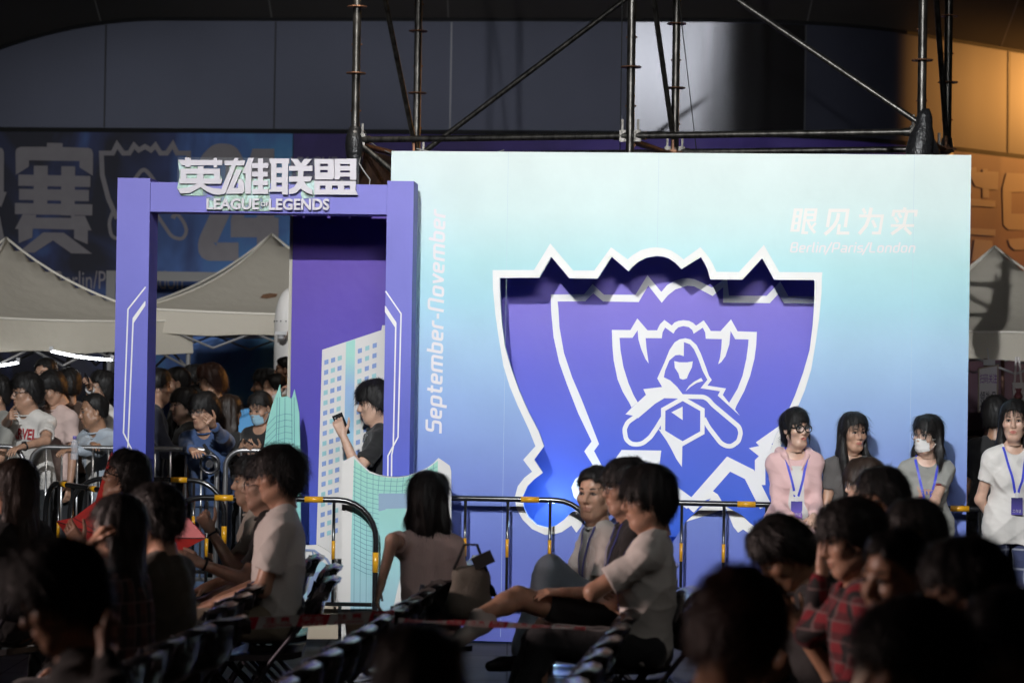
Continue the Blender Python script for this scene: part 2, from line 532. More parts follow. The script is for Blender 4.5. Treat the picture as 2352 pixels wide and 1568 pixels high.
class WallPrint:
    """maps pixels onto the curved hall wall so lettering lies on the banner"""
    def __init__(self, off): self.off = off
    def P(self, px, py, o=0.0):
        p0 = px - (830 - py) * math.tan(ROLL)
        d = float(np.interp(p0, WALLX, WALLD))
        d = (d + float(np.interp(p0 - 60, WALLX, WALLD)) + float(np.interp(p0 + 60, WALLX, WALLD))) / 3 - self.off - o
        return at(px, py, d)
def wall_flat(mb, shapes, off, mat_=None):
    wp = WallPrint(off)
    for i, loops in enumerate(shapes):
        lp = [list(l) for l in loops]
        tri = tessellate_polygon([[Vector((p[0], -p[1], 0)) for p in l] for l in lp])
        fl = [p for l in lp for p in l]; n = len(fl)
        v = [wp.P(p[0], p[1], 0.0005 * i) for p in fl] + [wp.P(p[0], p[1], 0.0005 * i - 0.004) for p in fl]
        f = []
        for t in tri:
            (ax, ay), (bx, by), (cx_, cy_) = fl[t[0]], fl[t[1]], fl[t[2]]
            t = tuple(t) if (bx - ax) * (cy_ - ay) - (cx_ - ax) * (by - ay) < 0 else tuple(t)[::-1]
            f.append(t); f.append((t[2] + n, t[1] + n, t[0] + n))
        mb.add(v, f, mat_)
    return mb
pale = mat("pale_print", (0.38, 0.35, 0.37), 0.65, var=0.06)
zG = Zm(0, 550, 500, 1568)
sai = [[zG(p)] for p in (
    [(200, 470), (195, 190), (205, 150), (225, 130), (270, 118), (588, 118), (590, 68), (785, 72), (787, 122), (1110, 132), (1150, 150), (1168, 200), (1165, 480), (997, 375), (998, 297), (365, 287), (362, 365)],
    [(425, 355), (600, 355), (590, 970), (420, 965)], [(770, 362), (943, 365), (935, 980), (765, 975)],
    [(232, 465), (1135, 485), (1133, 622), (230, 606)], [(240, 645), (1117, 660), (1115, 800), (240, 782)], [(188, 822), (1160, 840), (1157, 978), (188, 960)],
    [(285, 965), (455, 970), (450, 1005), (895, 1010), (890, 980), (1065, 982), (1150, 1165), (1103, 1165), (1100, 1338), (930, 1265), (930, 1155), (412, 1142), (405, 1255), (235, 1325), (232, 1150), (190, 1145)],
    [(545, 1190), (800, 1195), (1155, 1458), (895, 1452), (665, 1290), (430, 1445), (230, 1440)],
    [(-340, 120), (0, 128), (35, 145), (50, 185), (48, 680), (85, 685), (20, 865), (-120, 870), (-60, 690), (-100, 300), (-340, 290)],
    [(-40, 980), (0, 990), (60, 1290), (40, 1400), (-100, 1420)])]
mb = MB(); wall_flat(mb, sai, 0.07); mb.build("large_characters", pale, lb)
# trophy outline and the figures on the banner
def tr_line(scale, ox, oy):
    pts = [(0, 0), (0.13, 0), (0.18, -0.10), (0.25, 0), (0.32, 0), (0.375, -0.09), (0.43, -0.035), (0.50, -0.075), (0.57, -0.035), (0.62, -0.09), (0.68, 0), (0.75, 0), (0.82, -0.10), (0.87, 0), (1, 0), (0.99, 0.25), (0.92, 0.52), (0.82, 0.75)]
    left = [(0.18, 0.75), (0.08, 0.52), (0.01, 0.25)]
    return [(ox + scale * a, oy + scale * b) for a, b in left + pts]
sh = [stroke(tr_line(200, 233, 352), 11)]
sh += [stroke(rnd([(262, 480), (250, 510), (256, 545), (280, 550), (300, 530), (345, 470), (360, 480)], 12), 8),
       stroke(rnd([(345, 470), (395, 545), (420, 550), (430, 530), (420, 505), (370, 455)], 12), 8),
       stroke(rnd([(290, 470), (310, 410), (330, 385), (352, 410), (372, 462)], 14), 9)]
mb = MB(); wall_flat(mb, [s for s in sh], 0.07); mb.build("trophy_outline", pale, lb)
two = rnd([(478, 430), (478, 372), (500, 350), (528, 352), (540, 375), (538, 420), (476, 556), (476, 578), (548, 578)], 10)
four = [[(580, 342), (630, 342), (630, 500), (640, 500), (640, 545), (627, 545), (627, 592), (590, 592), (590, 545), (530, 545), (530, 505)], [(588, 400), (590, 500), (560, 500)]]
mb = MB(); wall_flat(mb, [stroke(two, 42), four], 0.07); mb.build("large_figures", pale, lb)
def wall_text(mb, s, x0, y0, x1, y1, off, bold=0.0):
    v, f = text_geo(s, 1.0, 0.0, 0.0, bold); lo, hi = v.min(0), v.max(0); wp = WallPrint(off)
    out = [wp.P(x0 + (x1 - x0) * (p[0] - lo[0]) / (hi[0] - lo[0]), y1 + (y0 - y1) * (p[1] - lo[1]) / (hi[1] - lo[1])) for p in v]
    return mb.add(out, f)
mb = MB(); wall_text(mb, "Berlin/Paris/London", 128, 622, 420, 664, 0.07); mb.build("city_lettering", pale, lb)
mb = MB(); wall_text(mb, "LEAGUE", 668, 360, 775, 383, 0.07, 0.02); wall_text(mb, "LEGENDS", 668, 402, 790, 425, 0.07, 0.02)
mb.build("small_lettering", mat("mauve_print", (0.22, 0.19, 0.30), 0.6), pb)
zR = Zm(2700, 0, 1396, 2189)
glyph = [[zR(p)] for p in (
    [(1850, 1050), (1890, 1050), (1890, 1080), (1930, 1080), (1930, 1060), (1960, 1060), (1960, 1075), (2030, 1080), (2025, 1190), (1970, 1190), (1970, 1240), (1930, 1240), (1930, 1180), (1885, 1170), (1850, 1100)],
    [(2080, 1085), (2340, 1095), (2340, 1205), (2110, 1205), (2110, 1340), (2340, 1345), (2340, 1450), (2090, 1440), (2060, 1410), (2055, 1180)],
    [(1850, 1245), (2010, 1260), (2010, 1300), (1850, 1290)], [(1850, 1430), (2010, 1440), (2010, 1480), (1850, 1470)],
    [(2090, 1500), (2340, 1480), (2340, 1560), (2130, 1568), (2100, 1540)], [(1880, 1500), (1990, 1510), (2000, 1600), (1860, 1640)])]
mb = MB(); wall_flat(mb, glyph, 0.0625); mb.build("large_characters", mat("cream_print", (0.42, 0.33, 0.30), 0.6), ob)
# doorway with pale frame under the banner
dr = empty("hall_doorway", wall_pt(450, 0, 0.1), "pale framed doorway of the hall behind the crowd", "doorway")
frm = mat("pale_door_frame", (0.32, 0.31, 0.30), 0.5)
pa, pbb = at(248, 622, 25.9), at(660, 622, 25.9); pa2 = at(248, 900, 25.9)
mb = MB(); mb.box(((pa.x + pbb.x) / 2, 25.85, pa.z - 0.05), (pbb.x - pa.x, 0.1, 0.10)); mb.build("lintel", frm, dr)
mb = MB(); mb.box((pa.x + 0.05, 25.85, (pa.z - 0.1) / 2), (0.10, 0.1, pa.z - 0.1)); mb.build("jamb", frm, dr)

# ================================================================== the printed board
BOARD = Plane((at(860, 1481, 16.35).x, 16.35), (at(2240, 1481, 15.95).x, 15.95))
zA, zB_, zC = Zm(1900, 960, 800, 2352), Zm(2600, 960, 800, 2352), Zm(2300, 1230, 800, 2352)
z1 = Zm(1350, 900, 1400, 2195); z4 = Zm(2000, 1700, 1120, 2352)
hole_top = zA([(293, 445), (756, 443), (897, 197), (1111, 450), (1442, 453), (1608, 197), (1806, 367), (1850, 315), (1920, 255), (2020, 205), (2135, 188)]) + \
    zB_([(150, 193), (220, 215), (290, 262), (340, 310), (370, 341), (597, 201), (640, 265), (680, 355), (709, 463), (1086, 466), (1319, 213), (1461, 467), (1932, 471)])
hole_left = z1([(1018, 340), (1022, 480), (1030, 600), (1050, 760), (1090, 900), (1140, 1040), (1200, 1175), (1260, 1290)]) + \
    z4([(370, 175), (287, 288), (360, 398), (290, 450), (230, 510), (190, 600), (200, 690), (240, 770), (310, 835), (400, 858), (470, 840), (540, 790), (600, 730)])
out_top = zA([(207, 353), (694, 353), (885, 41), (1154, 358), (1402, 358), (1600, 85), (1795, 227), (1850, 180), (1950, 120), (2050, 93), (2130, 87)]) + \
    zB_([(160, 95), (250, 125), (330, 175), (395, 228), (592, 85), (650, 150), (700, 215), (740, 285), (780, 373), (1045, 376), (1339, 58), (1521, 377), (2027, 380)])
out_left = z1([(973, 300), (975, 400), (990, 560), (1010, 700), (1040, 880), (1080, 1010), (1130, 1130), (1200, 1280)]) + \
    z4([(298, 175), (195, 290), (270, 388), (205, 440), (150, 510), (122, 610), (140, 700), (190, 790), (270, 870), (380, 920), (450, 915), (520, 895), (600, 840)])
AX = 2629 * 2352 / 4096
def mir(pts, dy=9):
    return [(2 * AX - x, y + dy * (x < AX) * (1 if True else 0)) for x, y in pts][::-1]
hole_bot_r = z4([(1775, 612), (1560, 810), (1440, 1000), (1390, 1130)])
out_bot_r = z4([(1770, 540), (1530, 765), (1390, 990), (1350, 1130)])
# hole outline: top, right side (mirror of the left), bottom with stem, left side upwards
hole = hole_top + mir(hole_left)[::-1] + hole_bot_r + [(2 * AX - x, y) for x, y in hole_bot_r][::-1] + hole_left[::-1]
# inner stem is open at the bottom; the white band is everything between the two outlines
ob_r = z4([(1830, 580), (1800, 552), (1770, 540)])
outl = out_top + mir(out_left)[::-1] + z4([(1900, 700), (1830, 580)])
def clean(l, eps=0.6):
    o_ = []
    for p in l:
        if not o_ or abs(p[0] - o_[-1][0]) + abs(p[1] - o_[-1][1]) > eps: o_.append(p)
    return o_
hole = clean(hole)
hole_uv = BOARD.uvs(hole)
board = empty("printed_board", BOARD.P(1.9, 0), "big pale blue printed board with a huge trophy emblem cut-out", "display board")
b0, b1 = BOARD.uv(899, 353)[0], BOARD.uv(2231, 350)[0]
ztl, ztr = BOARD.uv(900, 353)[1], BOARD.uv(2231, 350)[1]
print("board top z", ztl, ztr, "width", b1 - b0)
btop = (ztl + ztr) / 2
def zof(y): return BOARD.uv(1500, y)[1]
W0 = 0.80
stops = [(0.0, (0.11, 0.13, 0.44)), (0.18, (0.14, 0.18, 0.52)), (0.33, (0.20, 0.27, 0.62)), (0.50, (0.31, 0.45, 0.72)), (0.62, (0.40, 0.60, 0.77)), (0.70, (0.42, 0.69, 0.77)), (0.77, (0.48, 0.75, 0.77)), (0.88, (0.66, 0.81, 0.79)), (1.0, (0.73, 0.82, 0.79))]
mprint = grad_mat("board_print", stops, 0.0, btop, 0.75, 0.04, spec=0.08)
outer = [(b0, 0.02), (b1, 0.02), (b1, btop), (b0, btop)]
mb = MB(); flat(mb, BOARD, [[outer, hole_uv]], 0.0, 0.05)
mb.build("face_panel", mprint, board)
white = mat("white_print", (0.80, 0.79, 0.77), 0.5, var=0.02)
# white border round the opening: a band offset from the opening
mb = MB()
band = []
ho = clean(out_top + [(2 * AX - x, y + 9) for x, y in out_left][0:] + z4([(2000, 900), (1960, 850), (1900, 700), (1830, 580), (1770, 540), (1640, 660), (1530, 765), (1440, 890), (1390, 990), (1330, 1130)]) + [(2 * AX - x, y) for x, y in z4([(2000, 900), (1960, 850), (1900, 700), (1830, 580), (1770, 540), (1640, 660), (1530, 765), (1440, 890), (1390, 990), (1330, 1130)])][::-1] + out_left[::-1])
flat(mb, BOARD, [[BOARD.uvs(ho), hole_uv]], 0.004, 0.003)
mb.build("emblem_border", white, board)
REC = 0.46
BACK = BOARD.back(REC)
rs = [(0.0, (0.020, 0.075, 0.50)), (0.26, (0.030, 0.11, 0.58)), (0.45, (0.075, 0.12, 0.60)), (0.62, (0.13, 0.13, 0.60)), (0.78, (0.21, 0.16, 0.60)), (1.0, (0.17, 0.12, 0.52))]
mb = MB()
r0, r1 = BACK.uv(1090, 800)[0], BACK.uv(1960, 800)[0]
flat(mb, BACK, [[[(r0, 0.02), (r1, 0.02), (r1, btop - 0.25), (r0, btop - 0.25)]]], 0.0, 0.03)
mb.build("recessed_panel", grad_mat("recess_print", rs, 0.0, btop - 0.3, 0.45, 0.03), board)
# mid-sized trophy outline printed on the recessed panel
mo = zA([(892, 640), (1283, 638), (1383, 518), (1517, 641), (1887, 644), (2028, 414), (2192, 610)]) + zB_([(200, 530), (290, 480), (390, 450), (440, 448), (520, 460), (580, 485), (731, 560), (880, 455), (905, 440), (928, 653), (1372, 656), (1532, 487), (1627, 660), (2100, 662)])
mi = zA([(972, 722), (1297, 719), (1390, 625), (1507, 722), (1925, 729), (2038, 535), (2196, 737)]) + zB_([(210, 650), (300, 580), (440, 537), (520, 545), (736, 658), (860, 555), (858, 736), (1408, 742), (1515, 628), (1576, 743), (2100, 746)])
lo_ = z1([(1340, 540), (1355, 700), (1390, 860), (1440, 1000), (1510, 1180)]) + z4([(770, 135), (708, 218), (778, 332), (700, 395), (630, 455), (600, 520), (620, 600), (670, 655), (760, 720), (870, 700), (930, 600)])
li_ = z1([(1385, 520), (1392, 640), (1420, 800), (1470, 950), (1530, 1090)]) + z4([(832, 157), (790, 215), (860, 347), (780, 410), (710, 465), (660, 530), (680, 590), (730, 650), (790, 670), (850, 640), (890, 570)])
mb = MB()
flat(mb, BACK, [[BACK.uvs(clean(lo_[::-1] + mo + mi[::-1] + li_))]], 0.004, 0.003)
bw = lambda pts, w: stroke(BACK.uvs(pts), w)
pm = 16.5 / FPX
rest = [bw(z4([(905, 460), (1048, 258), (1297, 262), (1270, 470)]), 28 * pm), bw(z4([(1390, 508), (1600, 660)]), 28 * pm),
        bw(z4([(1590, 700), (1920, 325), (2095, 412), (2230, 680)]), 28 * pm), bw(z4([(2400, 20), (2215, 150), (2260, 200), (2190, 215), (2240, 255), (2185, 310), (2185, 500)]), 24 * pm)]
flat(mb, BACK, rest, 0.0045, 0.003)
mb.build("emblem_outline", white, board)
# small emblem with hooded figure
crown = zC([(665, 1172), (640, 1120), (560, 985), (500, 840), (455, 620), (440, 450), (434, 262), (652, 264), (733, 128), (853, 266), (965, 267), (1000, 195), (1052, 145), (1138, 210), (1170, 175), (1220, 155), (1275, 148), (1340, 155), (1390, 180), (1424, 212), (1513, 150), (1560, 215), (1598, 275), (1711, 276), (1835, 138), (1913, 279), (2139, 286), (2130, 450), (2110, 600), (2060, 800), (1990, 980), (1900, 1150), (1882, 1196), (1812, 1118), (1910, 955), (1970, 800), (2015, 600), (2035, 450), (2041, 374), (1884, 371), (1830, 275), (1815, 430), (1770, 570), (1720, 640), (1684, 664), (1705, 590), (1720, 480), (1727, 370), (1538, 366), (1530, 290), (1503, 236), (1395, 307), (1380, 265), (1340, 230), (1275, 217), (1215, 232), (1180, 265), (1158, 305), (1060, 234), (1030, 290), (1020, 360), (831, 359), (840, 470), (866, 655), (830, 605), (780, 490), (745, 370), (737, 265), (676, 355), (524, 355), (535, 500), (570, 700), (630, 890), (690, 1030), (738, 1113)])
hoodl = zC([(738, 1113), (835, 1024), (803, 957), (1025, 932), (967, 832), (1050, 650), (1110, 500), (1170, 410), (1230, 372), (1300, 360), (1281, 405), (1279, 570), (1230, 555), (1180, 560), (1110, 620), (1060, 740), (1045, 818), (1120, 855), (1200, 930), (1265, 1015), (1265, 1070), (1050, 1064), (940, 1130), (740, 1300), (690, 1270), (594, 1253), (665, 1177)])
hoodr = zC([(1281, 362), (1300, 360), (1360, 375), (1430, 440), (1480, 540), (1540, 700), (1575, 800), (1609, 849), (1557, 915), (1776, 949), (1738, 1025), (1812, 1118), (1882, 1196), (1937, 1268), (1678, 1033), (1706, 982), (1476, 947), (1557, 847), (1500, 740), (1450, 600), (1400, 490), (1350, 430), (1281, 405)])
face = zC([(1167, 628), (1230, 642), (1320, 642), (1385, 631), (1375, 700), (1335, 780), (1315, 832), (1270, 846), (1232, 832), (1218, 775), (1174, 706)])
brow_ = zC([(1300, 982), (1340, 920), (1400, 870), (1484, 826), (1506, 862), (1430, 885), (1360, 930)])
tri_ = zC([(1134, 1229), (1266, 1162), (1266, 1320)])
spike = z4([(1330, 30), (1400, 130), (1440, 200), (1480, 280), (1528, 350), (1532, 178), (1532, 132), (1388, 50)])
q_ = 2352 / 4096
o2d = lambda pts: [(a * q_, b * q_) for a, b in pts]
armL = zC([(715, 1278), (620, 1345), (585, 1420)]) + o2d([(2499, 1725), (2504, 1755), (2524, 1774), (2548, 1777), (2571, 1772), (2601, 1748), (2627, 1710), (2652, 1669)])
armR = zC([(1250, 1043), (1515, 1048), (1570, 1080), (1620, 1140), (1930, 1400)]) + o2d([(2963, 1731), (2954, 1764), (2926, 1784), (2905, 1783), (2883, 1771), (2833, 1706), (2815, 1672)])
hexa = o2d([(2731, 1593), (2653, 1637), (2652, 1726), (2729.5, 1774), (2809.5, 1729.5), (2810, 1638)])
sm = [[BACK.uvs(p)] for p in (crown, hoodl, hoodr, face, brow_, tri_, spike)] + [bw(rnd(armL, 6), 10.4 * pm), bw(rnd(armR, 6), 10.4 * pm), stroke(BACK.uvs(hexa), 10 * pm, True)]
mb = MB(); flat(mb, BACK, sm, 0.0046, 0.003)
mb.build("hooded_emblem", white, board)
# side walls of the recess box (behind the face)
mb = MB()
pu = [BOARD.P(u_, z_, -0.06) for u_, z_ in ((r0, 0.02), (r0, btop - 0.25), (r1, btop - 0.25), (r1, 0.02))]
pv = [BOARD.P(u_, z_, -REC - 0.03) for u_, z_ in ((r0, 0.02), (r0, btop - 0.25), (r1, btop - 0.25), (r1, 0.02))]
mb.add(pu + pv, [(0, 1, 5, 4), (1, 2, 6, 5), (2, 3, 7, 6)])
mb.build("recess_box", mat("bare_board", (0.18, 0.15, 0.30), 0.8), board)

# small blue-white lamp hidden in the lower left of the recess
lamp("recess_lamp", 'POINT', BOARD.P(*BOARD.uv(1262, 1165), -0.16), (0, 0, 0), 5.0, (0.45, 0.75, 1.0), 0.03)

# ---- lettering
GL = {  # narrow square letters, x-height 1, capitals 1.4; each a list of strokes and an advance width
 'S': ([[(.8, 1.3), (.1, 1.3), (.1, .75), (.75, .75), (.75, .1), (0, .1)]], 1.0), 'N': ([[(.1, 0), (.1, 1.3), (.75, 1.3), (.75, 0)]], 1.05),
 'B': ([[(.1, .72), (.72, .72), (.72, 1.3), (.1, 1.3), (.1, .1), (.78, .1), (.78, .66)]], 1.02), 'P': ([[(.1, 0), (.1, 1.3), (.75, 1.3), (.75, .55), (.1, .55)]], 1.0), 'L': ([[(.1, 1.4), (.1, .1), (.72, .1)]], .92),
 'e': ([[(.1, .5), (.62, .5), (.62, .9), (.1, .9), (.1, .1), (.62, .1)]], .86), 'p': ([[(.1, -.4), (.1, .9), (.64, .9), (.64, .1), (.1, .1)]], .9), 't': ([[(.2, 1.3), (.2, .1), (.52, .1)], [(0, .9), (.52, .9)]], .68),
 'm': ([[(.1, 0), (.1, .9), (1.06, .9), (1.06, 0)], [(.58, .9), (.58, 0)]], 1.32), 'b': ([[(.1, 1.4), (.1, .1), (.64, .1), (.64, .9), (.1, .9)]], .9), 'r': ([[(.1, 0), (.1, .9), (.5, .9)]], .62),
 'o': ([[(.1, .5), (.1, .9), (.64, .9), (.64, .1), (.1, .1), (.1, .5)]], .9), 'v': ([[(.04, 1), (.32, .05), (.6, 1)]], .78), 'l': ([[(.1, 1.4), (.1, .1), (.3, .1)]], .46), 'i': ([[(.1, 0), (.1, 1)], [(.1, 1.2), (.1, 1.4)]], .36),
 'n': ([[(.1, 0), (.1, .9), (.64, .9), (.64, 0)]], .9), 'a': ([[(.1, .9), (.64, .9), (.64, 0)], [(.64, .1), (.1, .1), (.1, .5), (.64, .5)]], .9), 's': ([[(.62, .9), (.1, .9), (.1, .5), (.62, .5), (.62, .1), (.04, .1)]], .84),
 'd': ([[(.64, 1.4), (.64, .1), (.1, .1), (.1, .9), (.64, .9)]], .9), '/': ([[(-.12, -.3), (.42, 1.4)]], .56), '-': ([[(.05, .5), (.42, .5)]], .58)}
def square_text(s, w=0.2, slant=0.16):
    out, x = [], 0.0
    for ch in s:
        st, adv = GL[ch]
        for p in st:
            out += [q[0] for q in ribbon(rnd([(a + x + b * slant, b) for a, b in p], .17, seg=3), w)]
        x += adv
    return out, x
def place_text(shapes, length, fn):
    return [[[fn(a / length, b) for a, b in loop]] for loop in shapes]
letter = mat("lettering_print", (0.80, 0.76, 0.76), 0.5)
sh, ln = square_text("Berlin/Paris/London")
zE = Zm(3120, 800, 600, 2352)
cap = 163 * 0.2551 * q_
def fnE(t, b):
    x0, y0 = zE([(150, 825)])[0]; x1, y1 = zE([(2130, 828)])[0]
    return BOARD.uv(x0 + (x1 - x0) * t, y0 + (y1 - y0) * t - b * cap / 1.4)
mb = MB(); flat(mb, BOARD, place_text(sh, ln, fnE), 0.004, 0.003, step=0.00003, cyc=40); mb.build("city_lettering", letter, board)
sh, ln = square_text("September-November", 0.21)
zF = Zm(1660, 800, 200, 327)
def fnF(t, b):
    x0, y0 = zF([(174, 1526)])[0]; x1, y1 = zF([(200, 62)])[0]
    return BOARD.uv(x0 + (x1 - x0) * t - b * 106 * 0.6116 * q_ / 1.4, y0 + (y1 - y0) * t)
mb = MB(); flat(mb, BOARD, place_text(sh, ln, fnF), 0.004, 0.003, step=0.00003, cyc=40); mb.build("month_lettering", letter, board)
kz = 0.2551 * q_ * 16.1 / FPX
E_ = lambda pts: BOARD.uvs(zE(pts)); Sk = lambda pts, w: stroke(E_(pts), w * kz)
han = [[E_([(218, 133), (362, 135), (305, 498), (158, 498)]), E_([(263, 175), (305, 175), (296, 235), (254, 235)]), E_([(246, 280), (289, 280), (279, 345), (236, 345)]), E_([(230, 385), (272, 385), (258, 462), (216, 462)])],
       [E_([(385, 133), (590, 133), (562, 338), (405, 338), (382, 495), (443, 495), (435, 535), (328, 535)]), E_([(430, 172), (540, 172), (534, 212), (424, 212)]), E_([(418, 255), (525, 255), (518, 298), (411, 298)])],
       Sk([(435, 335), (475, 430), (550, 518)], 45), Sk([(562, 360), (495, 432)], 36),
       Sk([(742, 428), (785, 165), (1062, 165), (1022, 428)], 52), Sk([(920, 205), (900, 310), (850, 400), (770, 485), (700, 542)], 56), Sk([(930, 380), (910, 520), (1085, 520)], 48),
       Sk([(1300, 135), (1340, 218)], 48), Sk([(1430, 122), (1395, 280), (1350, 400), (1240, 535)], 56), Sk([(1238, 252), (1605, 252), (1560, 520), (1440, 520)], 45), Sk([(1448, 318), (1500, 432)], 48),
       Sk([(1958, 118), (1950, 165)], 54), Sk([(1768, 262), (1785, 178), (2135, 178), (2122, 262)], 46), Sk([(1855, 208), (1900, 282)], 46), Sk([(1800, 272), (1850, 355)], 46), Sk([(1735, 402), (2100, 402)], 42), Sk([(1988, 190), (1940, 400), (1745, 538)], 50), Sk([(1950, 435), (2055, 538)], 50)]
mb = MB(); flat(mb, BOARD, han, 0.004, 0.003, step=0.0002); mb.build("slogan_characters", mat("slogan_print", (0.82, 0.80, 0.76), 0.5), board)
# sheet joints of the print
for xa in (1162, 1508, 2095):
    u_ = BOARD.uv(xa, 700)[0]
    zt_ = btop - 0.005; zb_ = 2.62 if xa == 1508 else 0.05
    mb = MB(); flat(mb, BOARD, [[[(u_, zt_), (u_ - 0.002, zb_), (u_ - 0.0005, zb_), (u_ + 0.0015, zt_)]]], 0.0015, 0.001)
    mb.build("sheet_joint", mat("sheet_joint_print", (0.50, 0.62, 0.72), 0.5), board)

# ================================================================== gate, back panel and skyline cut-outs
GATE = Plane((at(256, 1480, 16.05).x, 16.05), (at(950, 1480, 15.93).x, 15.93))
gate = empty("purple_gate", GATE.P(0.9, 0), "purple walk-through gate frame with raised white characters on top", "gate")
gz = GATE.uv(600, 415)[1]
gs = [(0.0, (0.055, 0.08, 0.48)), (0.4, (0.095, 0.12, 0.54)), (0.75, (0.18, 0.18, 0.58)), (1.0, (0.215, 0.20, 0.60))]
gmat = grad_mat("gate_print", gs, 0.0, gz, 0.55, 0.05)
G_ = lambda pts: GATE.uvs(pts)
TH = 0.27
zl, zr = GATE.uv(300, 409)[1], GATE.uv(920, 421)[1]
xl0, xl1 = GATE.uv(262, 900)[0], GATE.uv(337, 900)[0]
xr0, xr1 = GATE.uv(882, 900)[0], GATE.uv(943, 900)[0]
zb = GATE.uv(600, 489)[1]
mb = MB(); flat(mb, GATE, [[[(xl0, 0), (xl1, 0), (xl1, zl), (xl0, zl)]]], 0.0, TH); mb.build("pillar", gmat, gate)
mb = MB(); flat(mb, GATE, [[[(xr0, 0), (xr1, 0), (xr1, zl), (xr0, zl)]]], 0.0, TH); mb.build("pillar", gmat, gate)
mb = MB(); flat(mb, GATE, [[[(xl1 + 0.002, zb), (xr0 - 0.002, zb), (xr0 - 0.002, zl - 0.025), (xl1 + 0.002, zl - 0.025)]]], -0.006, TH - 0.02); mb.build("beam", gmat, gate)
# circuit-like white lines on the pillars
z3 = Zm(0, 900, 1400, 2195)
kg = 16.0 / FPX
lines = [stroke(G_(z3([(914, 388), (803, 528), (775, 1302), (830, 1415), (826, 1900)])), 3.2 * kg), stroke(G_(z3([(912, 480), (836, 585), (804, 1365), (798, 1460), (796, 1900)])), 3.2 * kg),
         [G_(z3([(914, 478), (912, 505), (840, 612), (834, 585)]))],
         stroke(G_(z1([(302, 415), (399, 556), (380, 1328), (317, 1445), (312, 1990)])), 3.2 * kg), stroke(G_(z1([(300, 512), (366, 616), (350, 1390), (340, 1440), (336, 1990)])), 3.2 * kg),
         [G_(z1([(298, 505), (298, 545), (360, 640), (370, 610)]))]]
mb = MB(); flat(mb, GATE, lines, 0.003, 0.002, step=0.0003); mb.build("line_pattern", white, gate)
# raised characters on a clear acrylic sheet
zD = Zm(680, 600, 800, 2352)
rect = lambda a, b, c, d: [(a, b), (c, b), (c, d), (a, d)]
ch = [[[(108, 122), (626, 126), (624, 184), (148, 186)]], [rect(188, 96, 254, 206)], [rect(524, 100, 562, 212)], [rect(338, 196, 404, 440)],
      [rect(135, 226, 598, 400), rect(206, 285, 328, 338), rect(405, 287, 528, 342)], [[(122, 345), (338, 345), (338, 400), (122, 400)]], [[(404, 345), (626, 345), (612, 402), (404, 402)]],
      [[(330, 398), (404, 398), (370, 442), (250, 508), (180, 516), (135, 516), (105, 460), (220, 445), (290, 420)]],
      [[(402, 398), (440, 430), (520, 455), (600, 460), (640, 500), (650, 522), (580, 532), (520, 525), (440, 490), (370, 442)]],
      [[(652, 133), (895, 130), (880, 188), (655, 186)]], [[(770, 102), (819, 102), (668, 500), (648, 520), (590, 525)]],
      [[(790, 235), (855, 238), (760, 450), (812, 455), (815, 350), (855, 345), (885, 400), (885, 490), (860, 518), (670, 520), (680, 490)]],
      [[(935, 100), (998, 100), (970, 180), (960, 520), (895, 520), (900, 280), (860, 280)]], [rect(1045, 105, 1105, 520)], [rect(975, 160, 1165, 218)], [rect(975, 262, 1160, 318)], [rect(985, 365, 1162, 420)], [rect(978, 465, 1165, 522)],
      [[(1175, 108), (1412, 108), (1410, 165), (1398, 165), (1396, 528), (1330, 530), (1328, 495), (1172, 495), (1185, 465), (1200, 465), (1200, 165), (1190, 165)], rect(1262, 165, 1327, 215), rect(1262, 277, 1327, 326), rect(1260, 390, 1326, 438)],
      [[(1432, 112), (1510, 112), (1550, 165), (1590, 112), (1676, 115), (1610, 192), (1684, 192), (1682, 252), (1580, 252), (1575, 318), (1680, 318), (1660, 376), (1590, 378), (1620, 430), (1680, 470), (1684, 530), (1620, 510), (1545, 460), (1490, 510), (1410, 525), (1410, 470), (1470, 440), (1510, 378), (1410, 380), (1410, 318), (1515, 316), (1515, 250), (1410, 250), (1410, 195), (1490, 195)]],
      [[(1708, 112), (1935, 115), (1940, 330), (1920, 352), (1715, 352)], rect(1772, 168, 1868, 200), rect(1772, 240, 1865, 272)],
      [[(1944, 112), (2200, 110), (2197, 355), (2125, 355), (2125, 318), (2010, 318), (2000, 352), (1945, 352)], rect(2010, 170, 2125, 195), rect(2010, 247, 2125, 272)],
      [[(1706, 370), (2195, 372), (2190, 475), (2215, 532), (1706, 528)], rect(1775, 424, 1838, 470), rect(1914, 424, 1983, 470), rect(2055, 424, 2126, 470)]]
ch = [[G_(zD(l)) for l in s_] for s_ in ch]
lw = mat("raised_letter_white", (0.60, 0.56, 0.60), 0.45)
mb = MB(); flat(mb, GATE, ch, 0.034, 0.022, step=0.0003); mb.build("raised_characters", lw, gate)
mb = MB()
for s_, a, b, c, d in (("LEAGUE", 440, 572, 1056, 704), ("OF", 1075, 614, 1166, 670), ("LEGENDS", 1172, 576, 1880, 710)):
    (xa, ya), (xb, yb) = zD([(a, b), (c, d)])
    text_fit(mb, GATE, s_, xa, ya, xb, yb, 0.026, bold=0.03, thick=0.014)
mb.build("raised_lettering", lw, gate)
acr = G_(zD([(95, 88), (2222, 100), (2228, 552), (1900, 556), (1880, 728), (430, 712), (430, 520), (120, 536), (86, 460)]))
mb = MB(); flat(mb, GATE, [[acr]], 0.010, 0.004); mb.build("acrylic_sheet", clear_mat("clear_acrylic", (0.85, 0.9, 0.95), 0.035, 0.06), gate)
